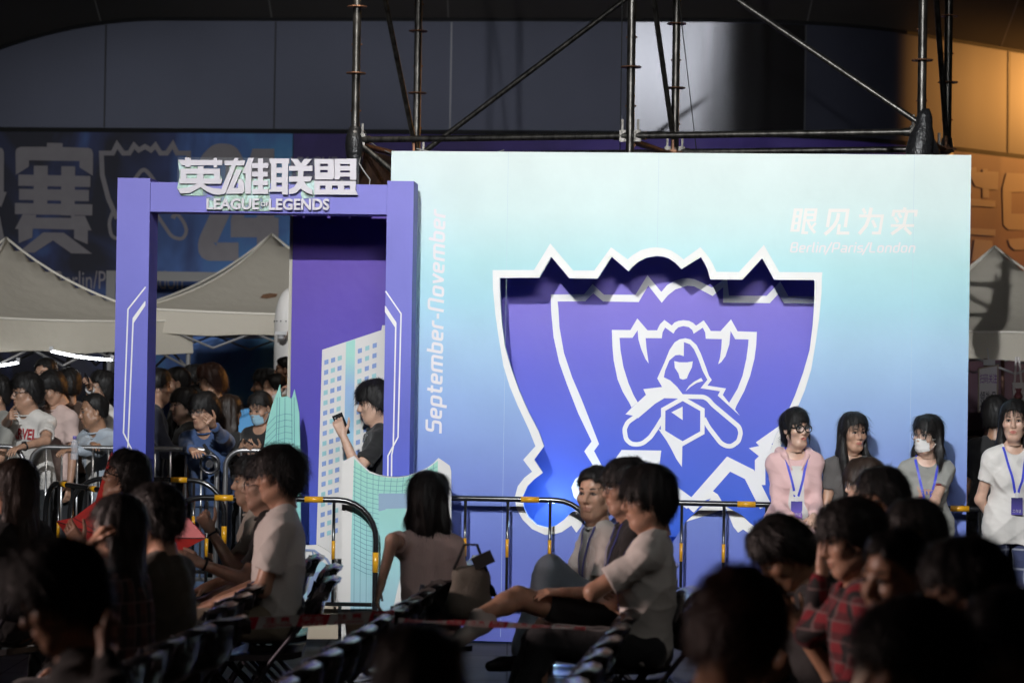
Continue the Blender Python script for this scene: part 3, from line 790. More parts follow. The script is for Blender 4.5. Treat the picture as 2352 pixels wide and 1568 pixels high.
# reflection painted as pale green film on the acrylic
glare = [[(96, 120), (150, 190), (330, 190), (330, 225), (600, 300), (620, 350), (560, 400), (400, 420), (440, 540), (130, 535), (88, 455), (120, 300)], [(690, 190), (880, 190), (880, 340), (1180, 345), (1180, 540), (1180, 720), (440, 712), (430, 560), (700, 520), (820, 420)], [(1480, 260), (1520, 250), (1500, 310)], [(1540, 520), (1600, 370), (1700, 360), (1705, 560), (1560, 575)]]
fm = bpy.data.materials.new("mint_reflection"); fm.use_nodes = True
_n = fm.node_tree; _b = _n.nodes["Principled BSDF"]
_t = _n.nodes.new("ShaderNodeTexNoise"); _t.inputs["Scale"].default_value = 9; _t.inputs["Detail"].default_value = 5; _t.inputs["Distortion"].default_value = 1.5
_g2 = _n.nodes.new("ShaderNodeNewGeometry"); _n.links.new(_g2.outputs["Position"], _t.inputs["Vector"])
_c = _n.nodes.new("ShaderNodeValToRGB")
for e, (p, c) in zip([_c.color_ramp.elements[0], _c.color_ramp.elements[1], _c.color_ramp.elements.new(0.5), _c.color_ramp.elements.new(0.62)], [(0.30, (0.25, 0.45, 0.05, 1)), (0.75, (0.45, 0.70, 0.66, 1)), (0.45, (0.50, 0.70, 0.52, 1)), (0.6, (0.55, 0.75, 0.72, 1))]):
    e.position = p; e.color = c
_n.links.new(_t.outputs["Fac"], _c.inputs[0]); _n.links.new(_c.outputs[0], _b.inputs["Base Color"])
_mr = _n.nodes.new("ShaderNodeMapRange"); _mr.inputs[1].default_value = 0.35; _mr.inputs[2].default_value = 0.6; _mr.inputs[3].default_value = 0.15; _mr.inputs[4].default_value = 0.85
_n.links.new(_t.outputs["Fac"], _mr.inputs[0]); _n.links.new(_mr.outputs[0], _b.inputs["Alpha"])
mb = MB(); flat(mb, GATE, [[G_(zD(l))] for l in glare], 0.0115, 0.001); mb.build("painted_reflection", fm, gate)

# purple back panel behind the gate
PAN = Plane((at(664, 1480, 16.80).x, 16.80), (at(940, 1480, 16.74).x, 16.74))
pan = empty("photo_backdrop", PAN.P(0.4, 0), "tall plain purple panel standing behind the right half of the gate", "backdrop")
p0, p1 = PAN.uv(667, 900)[0], PAN.uv(905, 900)[0]; pz = PAN.uv(700, 470)[1]
ps = [(0.0, (0.03, 0.06, 0.34)), (0.2, (0.045, 0.10, 0.50)), (0.5, (0.075, 0.06, 0.42)), (0.85, (0.115, 0.06, 0.40)), (1.0, (0.115, 0.06, 0.40))]
mb = MB(); flat(mb, PAN, [[[(p0, 0.02), (p1, 0.02), (p1, pz), (p0, pz)]]], 0.0, 0.04); mb.build("panel_face", grad_mat("panel_print", ps, 0.0, pz, 0.5, 0.05), pan)
mb = MB(); flat(mb, PAN, [[[(p0 - 0.022, 0.0), (p0 - 0.001, 0.0), (p0 - 0.001, pz), (p0 - 0.022, pz)]]], 0.004, 0.05); mb.build("edge_trim", mat("raw_edge", (0.45, 0.42, 0.36), 0.7), pan)

# white tower block cut-out standing before the panel
TOW = PAN.back(-0.05); T_ = lambda pts: TOW.uvs(pts)
tow = empty("tower_cutout", TOW.P(TOW.uv(800, 1400)[0], 0), "flat cut-out of a white tower block with rows of blue windows", "cut-out", "flat building cut-outs by the gate")
wht = mat("cutout_white", (0.66, 0.64, 0.62), 0.6)
mb = MB(); flat(mb, TOW, [[T_([(740, 803), (876, 758), (878, 747), (884, 747), (884, 900), (880, 1460), (724, 1460), (727, 1240)])]], 0.0, 0.02); mb.build("silhouette", wht, tow)
mb = MB(); flat(mb, TOW, [[T_([(795, 786), (816, 779), (808, 1240), (786, 1240)])]], 0.004, 0.003); mb.build("teal_stripe", grad_mat("stripe_print", [(0, (0.30, 0.62, 0.66)), (0.6, (0.28, 0.42, 0.66)), (0.75, (0.36, 0.66, 0.58)), (1, (0.33, 0.70, 0.60))], 0.8, 2.3, 0.5, 0.0), tow)
wa, wb_ = MB(), MB()
for r_ in range(18):
    for c_ in range(6):
        t = c_ % 3
        if c_ < 3:
            x = 745 + 15.4 * t - r_ * 0.55; y = 826 - 4.6 * t + r_ * 23.3
        else:
            x = 822 + 17 * t - r_ * 0.50; y = 800 - 6 * t + r_ * 23.3
        if y > 1240: continue
        w_, h_ = 9.5, 10.5
        tgt = wa if (r_ + c_ * 2) % 5 < 3 else wb_
        flat(tgt, TOW, [[T_([(x, y + 1.5), (x + w_, y - 1.5), (x + w_, y + h_ - 1.5), (x, y + h_ + 1.5)])]], 0.004, 0.003)
wa.build("window_print", mat("window_blue", (0.20, 0.30, 0.58), 0.5), tow)
wb_.build("teal_window_print", mat("window_teal", (0.28, 0.52, 0.56), 0.5), tow)

# green twin-spire tower cut-out
TW2 = GATE.back(0.32); Q_ = lambda pts: TW2.uvs(pts)
t2 = empty("spire_cutout", TW2.P(TW2.uv(650, 1400)[0], 0), "flat cut-out of a mint green glass tower with two pointed spires", "cut-out", "flat building cut-outs by the gate")
mint = grad_mat("mint_print", [(0, (0.22, 0.50, 0.52)), (0.5, (0.24, 0.55, 0.52)), (1, (0.30, 0.62, 0.52))], 0.3, 1.9, 0.5, 0.05)
mb = MB(); flat(mb, TW2, [[Q_([(600, 1470), (606, 1029), (613, 975), (625, 930), (643, 883), (646, 912), (659, 909), (670, 916), (676, 894), (683, 925), (687, 949), (690, 1051), (692, 1470)])]], 0.0, 0.02); mb.build("silhouette", mint, t2)
lnm = mat("print_line", (0.08, 0.22, 0.28), 0.6)
mb = MB(); ls = []
for i in range(22):
    y = 950 + i * 14
    ls.append(stroke(Q_([(637, y + 5), (655, y), (672, y + 2)]), 0.9 * kg)); ls.append(stroke(Q_([(610 - i * .3, y + 30), (634, y + 5)]), 0.9 * kg))
for x0_, x1_ in ((643, 632), (637, 628), (676, 678), (670, 674), (655, 652)):
    ls.append(stroke(Q_([(x0_, 912), (x1_, 1300)]), 1.1 * kg))
flat(mb, TW2, ls, 0.004, 0.003, step=0.0001); mb.build("line_pattern", lnm, t2)

# skyline cut-out with the concave green hall, low buildings and bridges
SKY_ = GATE.back(-0.14); S_ = lambda pts: SKY_.uvs(pts)
z5 = Zm(1350, 1731, 1400, 2195); z6 = Zm(0, 1731, 1400, 2195)
sky = empty("skyline_cutout", SKY_.P(SKY_.uv(900, 1400)[0], 0), "flat skyline cut-out with a concave mint glass hall between white towers", "cut-out", "flat building cut-outs by the gate")
top = z5([(28, 182), (70, 158), (103, 143), (150, 195), (200, 240), (260, 262), (320, 272), (380, 273), (440, 265), (500, 247), (560, 218), (600, 190), (632, 157), (660, 175), (703, 205), (712, 240), (716, 1000), (716, 1300)])
mb = MB(); flat(mb, SKY_, [[S_([(784, 1478)] + top)]], 0.0, 0.02); mb.build("silhouette", wht, sky)
gl = z5([(104, 160), (150, 205), (200, 248), (260, 270), (320, 280), (380, 281), (440, 273), (500, 255), (560, 226), (600, 198), (630, 172), (628, 380), (430, 380), (430, 560), (440, 700), (300, 1310), (80, 1310), (85, 700)])
mb = MB(); flat(mb, SKY_, [[S_(gl)]], 0.004, 0.003); mb.build("glass_facade", grad_mat("glass_print", [(0, (0.34, 0.52, 0.62)), (0.5, (0.30, 0.58, 0.58)), (1, (0.32, 0.62, 0.50))], 0.2, 1.25, 0.5, 0.04), sky)
mb = MB(); ls = []
for i in range(14):
    x = 110 + i * 38
    yt = float(np.interp(x, [104, 200, 320, 380, 500, 630], [165, 250, 282, 282, 257, 175]))
    ls.append(stroke(S_(z5([(x, yt), (x - 8, 378 if x > 250 else 1300)])), 0.9 * kg))
for i in range(22):
    y = 250 + i * 30
    xe = 628 if y < 375 else 255
    ls.append(stroke(S_(z5([(100, y - 40), (180, y), (260, y + 18)] + ([(380, y + 24), (520, y + 5), (628, y - 40)] if xe > 300 and y + 24 < 375 else []))), 0.8 * kg))
flat(mb, SKY_, ls, 0.0048, 0.003, step=0.00008); mb.build("line_pattern", lnm, sky)
mb = MB(); flat(mb, SKY_, [[S_(z5([(258, 378), (448, 378), (448, 430), (330, 430), (300, 480), (258, 490)]))], [S_(z5([(286, 430), (448, 428), (448, 470), (290, 474)]))]], 0.006, 0.003); mb.build("arch_print", mat("grey_blue_print", (0.25, 0.36, 0.50), 0.6), sky)
low = empty("low_buildings_cutout", SKY_.P(SKY_.uv(720, 1450)[0], 0), "flat cut-out of low pale buildings, a dome and bridge arches", "cut-out", "flat building cut-outs by the gate")
mb = MB(); flat(mb, SKY_, [[S_(z6([(1745, 1280), (1750, 730), (1880, 705), (1990, 700), (2060, 740), (2110, 800), (2120, 1280)]))]], -0.003, 0.018); mb.build("silhouette", wht, low)
mb = MB(); flat(mb, SKY_, [[S_(z6([(1790, 1040), (1790, 860), (1880, 800), (2000, 790), (2090, 850), (2100, 1040)]))], [S_(z6([(1760, 1150), (1760, 1090), (1810, 1080), (1810, 1150)]))]], 0.003, 0.003); mb.build("glass_facade", mat("pale_teal_print", (0.30, 0.50, 0.58), 0.6), low)
mb = MB(); flat(mb, SKY_, [stroke(S_(z6([(1880, 730), (1970, 735), (2050, 790), (2100, 880)])), 5 * kg), stroke(S_(z6([(1885, 740), (1905, 1050)])), 5 * kg), stroke(S_(z6([(1960, 735), (1980, 900)])), 3 * kg), [S_(z6([(1925, 1060), (1930, 960), (1960, 890), (1995, 865), (2040, 890), (2070, 960), (2075, 1060)]))]], 0.0065, 0.003); mb.build("dome_and_arch", mat("slate_print", (0.20, 0.26, 0.42), 0.6), low)
mb = MB(); flat(mb, SKY_, [[S_(z6([(1850, 1290), (1852, 1070), (2120, 1065), (2120, 1290)]))]], 0.0035, 0.003); mb.build("warm_base", mat("sand_print", (0.50, 0.42, 0.32), 0.6), low)

# red faceted star cut-out beside the left pillar
ST = GATE.back(-0.10)
star = empty("red_star", ST.P(ST.uv(265, 1300)[0], 0), "red folded paper star propped against the left gate pillar", "decoration")
pts = [(256, 1036), (300, 1150), (380, 1172), (434, 1190), (474, 1235), (410, 1268), (395, 1400), (265, 1330), (150, 1400), (180, 1265), (130, 1196), (170, 1188), (220, 1150)]
sp_ = ST.uvs(pts); c_ = ST.uv(262, 1230)
v = [ST.P(*p, 0.01) for p in sp_] + [ST.P(*c_, 0.16)] + [ST.P(*p, -0.02) for p in sp_] + [ST.P(*c_, -0.02)]
n = len(pts)
mb = MB(); mb.add(v, [(i, n, (i + 1) % n)[::-1] for i in range(n)] + [(i, i + n + 1, (i + 1) % n + n + 1, (i + 1) % n) for i in range(n)] + [(i + n + 1, 2 * n + 1, (i + 1) % n + n + 1) for i in range(n)])
mb.build("folded_body", mat("red_card", (0.38, 0.022, 0.018), 0.5, var=0.1), star)
mb = MB()
for i in range(n):
    mb.tube([v[i] + ST.n * 0.003, v[n] + ST.n * 0.003], 0.0025, seg=5)
mb.build("fold_line", dark, star)
# ================================================================== scaffold
steel = mat("worn_scaffold_steel", (0.07, 0.066, 0.06), 0.36, 0.85, var=0.75, vscale=26, bump=0.12, bscale=70, stretch=(1, 1, 0.35))
rust = mat("rusty_scaffold_steel", (0.16, 0.075, 0.04), 0.5, 0.6, var=0.5, vscale=20)
sc = empty("scaffold", (0.8, 18.0, 0), "black worn steel scaffold tower rising behind the printed board", "scaffold")
_row = (Vector((2.023, -0.65, 0))); _bk = Vector((0.304, 0.953, 0)) * 1.35
FR = [Vector((-1.206, 18.2, 0)) + _row * i for i in range(3)]
FR[1].x, FR[2].x = 0.834, 2.84
RE = [p + _bk for p in FR]
ZR = 3.55
up = lambda p, z: Vector((p.x, p.y, z))
for p in FR + RE:
    mb = MB(); mb.tube([up(p, 0), up(p, 7.2)], 0.031, seg=14); mb.build("upright", steel, sc, smooth=True, angle=40)
    mb = MB()
    for k in range(-2, 8):
        if k == 0 and p in FR: continue
        mb.lathe(up(p, ZR + 0.5 * k - 0.005), [(0.033, 0), (0.074, 0.001), (0.076, 0.005), (0.074, 0.010), (0.033, 0.011)], seg=16)
        for a in (0.4, 2.5):
            q = up(p, ZR + 0.5 * k - 0.28); mb.lathe(q + Vector((math.cos(a) * .03, math.sin(a) * .03, 0)), [(0.007, 0), (0.007, 0.014)], seg=8, axis=(math.cos(a), math.sin(a), 0))
    mb.build("rosette", rust, sc)
def ledger(a, b, m=steel, r=0.024, name="ledger"):
    mb = MB(); mb.tube([a, b], r, seg=12)
    d = (b - a).normalized()
    if name == "ledger":
        for e, s in ((a, 1), (b, -1)):
            mb.tube([e + d * s * 0.02, e + d * s * 0.12], 0.030, seg=12)
            mb.box(e + d * s * 0.055 + Vector((0, 0, 0.0)), (0.05, 0.05, 0.085))
            mb.box(e + d * s * 0.06 + Vector((0, 0, 0.07)), (0.016, 0.03, 0.10))
    return mb.build(name, m, sc, smooth=True, angle=35)
for i in range(2):
    ledger(up(FR[i], ZR), up(FR[i + 1], ZR)); ledger(up(RE[i], ZR), up(RE[i + 1], ZR))
for i in range(3):
    ledger(up(FR[i], ZR - 0.03), up(RE[i], ZR - 0.03), rust)
    ledger(up(FR[i], 5.55), up(RE[i], ZR + 0.02), steel, 0.021, "diagonal_brace")
ledger(up(RE[0], ZR - 0.02), up(RE[1], 5.05), steel, 0.022, "diagonal_brace")
ledger(up(FR[1], 5.05), up(FR[2], ZR + 0.05), steel, 0.022, "diagonal_brace")
ledger(up(FR[0], ZR), up(FR[1], 1.9), steel, 0.022, "diagonal_brace")
# black wrapped joint at the right corner, rusty sheet at the left corner, loose wires
wrap = mat("black_wrap_film", (0.014, 0.014, 0.015), 0.28, bump=0.9, bscale=45)
mb = MB(); rs_ = [0.036, 0.055, 0.062, 0.085, 0.095, 0.09, 0.095, 0.08]
mb.tube([up(FR[2], z) + Vector((0.02 * math.sin(z * 9), 0, 0)) for z in (ZR + 0.16, ZR + 0.11, ZR + 0.04, ZR - 0.02, ZR - 0.12, ZR - 0.22, ZR - 0.32, ZR - 0.4)], rs_, seg=14)
mb.tube([up(FR[2], ZR - .06), up(FR[2], ZR - .1) * 0.5 + up(RE[2], ZR - .1) * 0.5 + Vector((0, 0, -.06)), up(RE[2], ZR - .05)], [0.09, 0.07, 0.06], seg=12)
mb.tube([up(RE[2], ZR + .08), up(RE[2], ZR - .1), up(RE[2], ZR - .2)], [0.04, 0.07, 0.05], seg=12)
mb.build("wrapped_joint", wrap, sc, smooth=True)
mb = MB(); mb.tube([up(FR[0], z) for z in (ZR + 0.10, ZR + 0.02, ZR - 0.05, ZR - 0.16, ZR - 0.26)], [0.04, 0.07, 0.075, 0.06, 0.04], seg=12)
mb.build("wrapped_joint", wrap, sc, smooth=True)
cr_ = mat("rusty_sheet", (0.06, 0.028, 0.016), 0.75, var=0.6, vscale=9, bump=0.6, bscale=20)
mb = MB(); a = up(FR[0], ZR - 0.06); b = up(RE[0], ZR - 0.06)
gx = []
for i in range(9):
    for j in range(9):
        t, s = i / 8, j / 8
        gx.append(a.lerp(b, t) + Vector((0.03 * math.sin(5 * t + 3 * s), 0.05 * math.sin(7 * s + 2 * t), -1.1 * s)))
mb.add(gx, [(i * 9 + j, i * 9 + j + 1, (i + 1) * 9 + j + 1, (i + 1) * 9 + j) for i in range(8) for j in range(8)])
tag(mb.build("rusty_sheet", cr_, None, smooth=True), "crumpled rusty brown sheet hanging from the left scaffold corner", "sheet")
mb = MB()
for p0_, p1_, sag in ((up(FR[0], ZR + .12), up(RE[0], ZR + .0), .10), (up(RE[0], ZR + .05), up(RE[0].lerp(RE[1], .35), ZR + .03), .06), (up(FR[0], ZR - .1), up(FR[0], ZR - .7) + Vector((.2, 0, 0)), -.1)):
    mb.tube([p0_.lerp(p1_, t / 8) + Vector((0.02 * math.sin(t * 2), -0.04, -sag * math.sin(math.pi * t / 8))) for t in range(9)], 0.004, seg=5)
mb.build("binding_wire", mat("pale_wire", (0.45, 0.45, 0.45), 0.5), sc)
for (pa, pb_, d_, lab) in (((1555, -40), (1600, 350), 18.2, "thin black cable slanting down right of the middle scaffold uprights"), ((1430, -40), (1424, 345), 17.7, "thin black cable hanging straight beside the front middle scaffold upright")):
    mb = MB(); mb.tube([at(*pa, d_), at(*pb_, d_)], 0.004, seg=6)
    tag(mb.build("hanging_cable", mat("black_cable", (0.01, 0.01, 0.01), 0.5)), lab, "cable", "cables hanging by the scaffold")

# ================================================================== tents
canvas = bpy.data.materials.new("white_canvas"); canvas.use_nodes = True
_n = canvas.node_tree; _b = _n.nodes["Principled BSDF"]
_b.inputs["Base Color"].default_value = (0.62, 0.57, 0.48, 1); _b.inputs["Roughness"].default_value = 0.8
_tr = _n.nodes.new("ShaderNodeBsdfTranslucent"); _tr.inputs[0].default_value = (0.75, 0.70, 0.60, 1)
_mx = _n.nodes.new("ShaderNodeMixShader"); _mx.inputs[0].default_value = 0.25
_n.links.new(_b.outputs[0], _mx.inputs[1]); _n.links.new(_tr.outputs[0], _mx.inputs[2]); _n.links.new(_mx.outputs[0], _n.nodes["Material Output"].inputs[0])
_w = _n.nodes.new("ShaderNodeTexNoise"); _w.inputs["Scale"].default_value = 7; _w.inputs["Detail"].default_value = 3
_tc = _n.nodes.new("ShaderNodeTexCoord"); _n.links.new(_tc.outputs["Object"], _w.inputs["Vector"])
_bp = _n.nodes.new("ShaderNodeBump"); _bp.inputs["Strength"].default_value = 0.22; _bp.inputs["Distance"].default_value = 0.05
_n.links.new(_w.outputs["Fac"], _bp.inputs["Height"]); _n.links.new(_bp.outputs[0], _b.inputs["Normal"])
alu = mat("tent_frame_metal", (0.42, 0.42, 0.43), 0.4, 0.7)
def tent(c, half, yaw, zp, ze, zv, label):
    t = empty("canopy_tent", (c[0], c[1], 0), label, "tent", "white canopy tents", rz=yaw)
    n = 24; v, f = [], []
    for i in range(n + 1):
        for j in range(n + 1):
            a, b = (i / n * 2 - 1), (j / n * 2 - 1)
            m = max(abs(a), abs(b)); k = min(abs(a), abs(b)) / m if m > 0 else 1
            h = (1 - m); z = ze + (zp - ze) * (0.62 * h ** 1.25 + 0.38 * h ** 3) - 0.05 * (1 - k) * m * (1 - m) * 4 * 0.6
            z -= 0.03 * math.cos(k * math.pi / 2) * m ** 4
            v.append((a * half, b * half, z))
    f = [(i * (n + 1) + j, (i + 1) * (n + 1) + j, (i + 1) * (n + 1) + j + 1, i * (n + 1) + j + 1) for i in range(n) for j in range(n)]
    mb = MB(); mb.add(v, f); mb.build("canopy", canvas, t, smooth=True, local=True)
    cs = [(-half, -half), (half, -half), (half, half), (-half, half)]
    P9 = lambda i, j: Vector(v[i * (n + 1) + j]) + Vector((0, 0, .006))
    for (i0, j0, di, dj) in ((12, 12, -1, -1), (12, 12, 1, -1), (12, 12, -1, 1), (12, 12, 1, 1)):
        mb = MB(); mb.tube([P9(i0 + di * k, j0 + dj * k) for k in range(13)], 0.012, seg=6); mb.build("hip_seam", mat("canvas_seam", (0.70, 0.66, 0.58), 0.7), t, local=True, smooth=True)
    mb = MB(); mb.tube([P9(*p) + Vector((0, 0, .002)) for p in [(i, 0) for i in range(25)] + [(24, j) for j in range(1, 25)] + [(i, 24) for i in range(23, -1, -1)] + [(0, j) for j in range(23, 0, -1)]], 0.012, seg=6, closed=True); mb.build("edge_seam", mat("canvas_seam", (0.7, 0.66, 0.58)), t, local=True, smooth=True)
    for i in range(4):
        a, b = cs[i], cs[(i + 1) % 4]
        vv = []
        for k in range(13):
            s = k / 12; x, y = a[0] + (b[0] - a[0]) * s, a[1] + (b[1] - a[1]) * s
            ztop_ = ze - 0.03 * math.sin(math.pi * s) ; wv = 0.015 * math.sin(k * 2.2)
            vv += [(x * 1.004, y * 1.004, ztop_ - 0.004), (x * (1.006 + wv * .3), y * (1.006 + wv * .3), zv + 0.012 * math.sin(k * 1.7))]
        mb = MB(); mb.add(vv, [(2 * k, 2 * k + 2, 2 * k + 3, 2 * k + 1) for k in range(12)]); mb.build("valance", canvas, t, smooth=True, local=True)
    for (x, y) in cs:
        mb = MB(); mb.tube([(x * .985, y * .985, 0), (x * .985, y * .985, ze - .02)], 0.022, seg=8); mb.build("leg", alu, t, local=True, smooth=True)
    mb = MB()
    for i in range(4):
        a, b = cs[i], cs[(i + 1) % 4]
        for k in range(4):
            q = lambda s: (a[0] * .98 + (b[0] - a[0]) * .98 * s, a[1] * .98 + (b[1] - a[1]) * .98 * s)
            s0, s1 = k / 4, (k + 1) / 4; h0, h1 = (zv + .17, zv - .12) if k % 2 == 0 else (zv - .12, zv + .17)
            mb.tube([(*q(s0), h0), (*q(s1), h1)], 0.011, seg=6); mb.tube([(*q(s0), h1), (*q(s1), h0)], 0.011, seg=6)
    mb.build("truss", alu, t, local=True)
    return t
t1_ = tent((-4.68, 22.3), 1.26, R(45 - 9), 2.96, 2.22, 1.92, "big white canopy tent at the left edge, strip lights beneath it")
t2_ = tent((-2.36, 23.6), 1.5, R(14), 3.10, 2.32, 2.10, "white canopy tent seen through the gate, brown stains on its roof")
t3_ = tent((4.42, 22.2), 1.5, R(-4), 3.02, 2.24, 1.98, "white canopy tent cut off at the right edge, scaffold shadows on it")
stain = mat("rust_stain", (0.20, 0.10, 0.05), 0.9, var=0.4, vscale=30)
# stains: small irregular sheets on tent roof
def roof_pt(t, px, py, d0=21.0, d1=25.0):
    o = Vector((0, 0, CAM_H)); e = at(px, py, 20) - o; e.normalize()
    can = [c for c in bpy.data.objects if c.parent == t and c.name.startswith("canopy")][0]
    bpy.context.view_layer.update()
    mw = t.matrix_world
    bv = BVHTree.FromPolygons([mw @ v.co for v in can.data.vertices], [tuple(p.vertices) for p in can.data.polygons])
    h = bv.ray_cast(o, e)
    return (h[0] - e * 0.01) if h[0] is not None else None
mb = MB()
for poly in ([(668, 409), (678, 403), (700, 402), (706, 405), (690, 413)], [(597, 684), (604, 676), (620, 673), (638, 675), (634, 682), (612, 686)], [(381, 667), (392, 663), (406, 664), (398, 670), (384, 671)]):
    q = [roof_pt(t2_, *p) for p in poly]
    if all(x is not None for x in q): mb.add(q, [tuple(range(len(q)))])
if mb.n: mb.build("roof_stain", stain, t2_, local=False) if False else None
if mb.n:
    o = mb.build("roof_stain", stain, None); bpy.context.view_layer.update(); o.parent = t2_; o.matrix_parent_inverse = t2_.matrix_world.inverted()
glow = emit_mat("strip_light_glow", (0.92, 0.97, 1.0), 16)
for (xa, ya, xb, yb_, d, lab) in ((-40, 838, 42, 832, 20.9, "short glowing strip light under the left tent, left of the chin-resting man"), (118, 806, 258, 826, 20.8, "long glowing strip light under the front edge of the left tent")):
    a, b = at(xa, ya, d), at(xb, yb_, d)
    L = empty("strip_light", a, lab, "strip light", "strip lights under the tent")
    mb = MB(); mb.tube([a.lerp(b, k / 8) + Vector((0, 0, -0.015 * math.sin(math.pi * k / 8))) for k in range(9)], 0.010, seg=8); mb.build("tube", glow, L)
    mb = MB(); mb.box(a + Vector((0, 0, .02)), (.03, .03, .04)); mb.box(b + Vector((0, 0, .02)), (.03, .03, .04)); mb.build("mount", alu, L)
# dark posts and blue screen under the second tent
mb = MB(); a, b = at(536, 930, 24.6), at(586, 1002, 24.6)
scr = empty("display_screen", (a.x, 24.6, 0), "bright blue display screen glowing behind the masked woman", "screen")
mb.box(((a.x + b.x) / 2, 24.6, (a.z + b.z) / 2), (b.x - a.x, 0.05, a.z - b.z)); mb.build("bezel", dark, scr)
mb = MB(); c = [at(539, 945, 24.56), at(583, 934, 24.56), at(583, 998, 24.56), at(539, 1000, 24.56)]; mb.add(c, [(3, 2, 1, 0)]); mb.build("picture", emit_mat("screen_blue", (0.08, 0.30, 0.60), 0.35), scr)
mb = MB(); mb.tube([((a.x + b.x) / 2, 24.62, 0), ((a.x + b.x) / 2, 24.62, b.z)], 0.03); mb.build("stand", dark, scr)
# white pillar with domed head and camera
c = at(664, 900, 20.6)
pil = empty("domed_pillar", (c.x, c.y, 0), "white domed pillar with a small camera bracket beside the purple panel", "pillar")
zt = at(664, 655, 20.6).z; r_ = 0.135
mb = MB(); mb.lathe((c.x, c.y, 0), [(r_, 0), (r_, zt - .32)] + [(r_ * math.cos(a * math.pi / 2), zt - .32 + .30 * math.sin(a * math.pi / 2)) for a in np.linspace(0.05, 0.98, 9)], seg=28)
mb.build("shell", mat("white_shell", (0.62, 0.60, 0.58), 0.3), pil, smooth=True)
mb = MB(); zc = at(650, 738, 20.6).z
for k in range(9):
    a = R(180 + 20 * k); mb.lathe((c.x + r_ * math.cos(a), c.y + r_ * math.sin(a), zc), [(0.006, 0), (0.006, .006)], seg=6, axis=(math.cos(a), math.sin(a), 0))
mb.build("rivet", dark, pil)
cz = at(648, 768, 20.4)
mb = MB(); mb.box((cz.x, cz.y - .05, cz.z + .01), (0.10, 0.12, 0.03)); mb.lathe((cz.x, cz.y - .06, cz.z - .05), [(0.008, 0), (0.03, .015), (0.035, .045)], seg=14); mb.build("camera_head", mat("grey_plastic", (0.45, 0.45, 0.46), 0.4), pil)

# whiteboard and tote bag at the right edge
wb = empty("whiteboard", at(2270, 890, 20.4), "small whiteboard with handwritten characters hanging under the right tent", "whiteboard")
WP = Plane((at(2248, 890, 20.45).x, 20.45), (at(2292, 890, 20.40).x, 20.40))
q = lambda p: WP.uvs(p)
mb = MB(); flat(mb, WP, [[q([(2248, 846), (2292, 838), (2290, 938), (2247, 946)])]], 0.0, 0.015); mb.build("white_sheet", mat("whiteboard_white", (0.62, 0.58, 0.60), 0.35), wb)
mb = MB(); flat(mb, WP, [stroke(q([(2248, 846), (2292, 838), (2290, 938), (2247, 946)]), 0.012, True)], 0.004, 0.02); mb.build("edge_frame", mat("wood_edge", (0.35, 0.27, 0.20), 0.6), wb)
mb = MB(); text_fit(mb, WP, "扫码关注", 2251, 858, 2290, 880, 0.004, bold=0.01); mb.build("upper_writing", mat("violet_marker", (0.22, 0.06, 0.35), 0.6), wb)
mb = MB(); text_fit(mb, WP, "领礼品", 2251, 898, 2288, 926, 0.004, bold=0.01); mb.build("lower_writing", mat("black_marker", (0.03, 0.03, 0.05), 0.6), wb)
mb = MB(); mb.box(at(2272, 832, 20.40), (0.09, 0.05, 0.05)); mb.tube([at(2272, 834, 20.4), at(2268, 800, 20.6)], 0.006); mb.build("clip", mat("white_clip", (0.6, 0.6, 0.6), 0.4), wb)
tb = empty("tote_bag", at(2332, 900, 20.5), "white tote bag with a small dark print hanging under the right tent", "bag")
mb = MB(); a, b = at(2326, 878, 20.5), at(2352, 940, 20.5); mb.box(((a.x + b.x) / 2 + .03, 20.5, (a.z + b.z) / 2), (b.x - a.x + .06, 0.05, a.z - b.z)); mb.build("bag_body", mat("cotton_white", (0.60, 0.56, 0.55), 0.9, bump=0.2), tb)
mb = MB(); mb.tube([at(2330, 880, 20.47), at(2334, 820, 20.5), at(2340, 820, 20.5), at(2346, 880, 20.47)], 0.01, seg=6); mb.build("handle", mat("cotton_white", (0.6, 0.56, 0.55)), tb)
mb = MB(); mb.lathe(at(2339, 905, 20.46), [(0.02, -.05), (0.04, -.02), (0.02, .02), (0.03, .05)], seg=9); mb.build("print_patch", mat("print_dark_red", (0.22, 0.05, 0.06), 0.7), tb)
for xx, lab in ((2264, "dark brown metal pole behind the whiteboard under the right tent"), (2303, "dark brown metal pole between whiteboard and tote bag")):
    mb = MB(); mb.tube([at(xx, 812, 21.2), at(xx, 1460, 21.2)], 0.018, seg=8)
    tag(mb.build("metal_pole", mat("brown_metal", (0.14, 0.07, 0.05), 0.5, 0.4)), lab, "pole", "poles under the right tent")

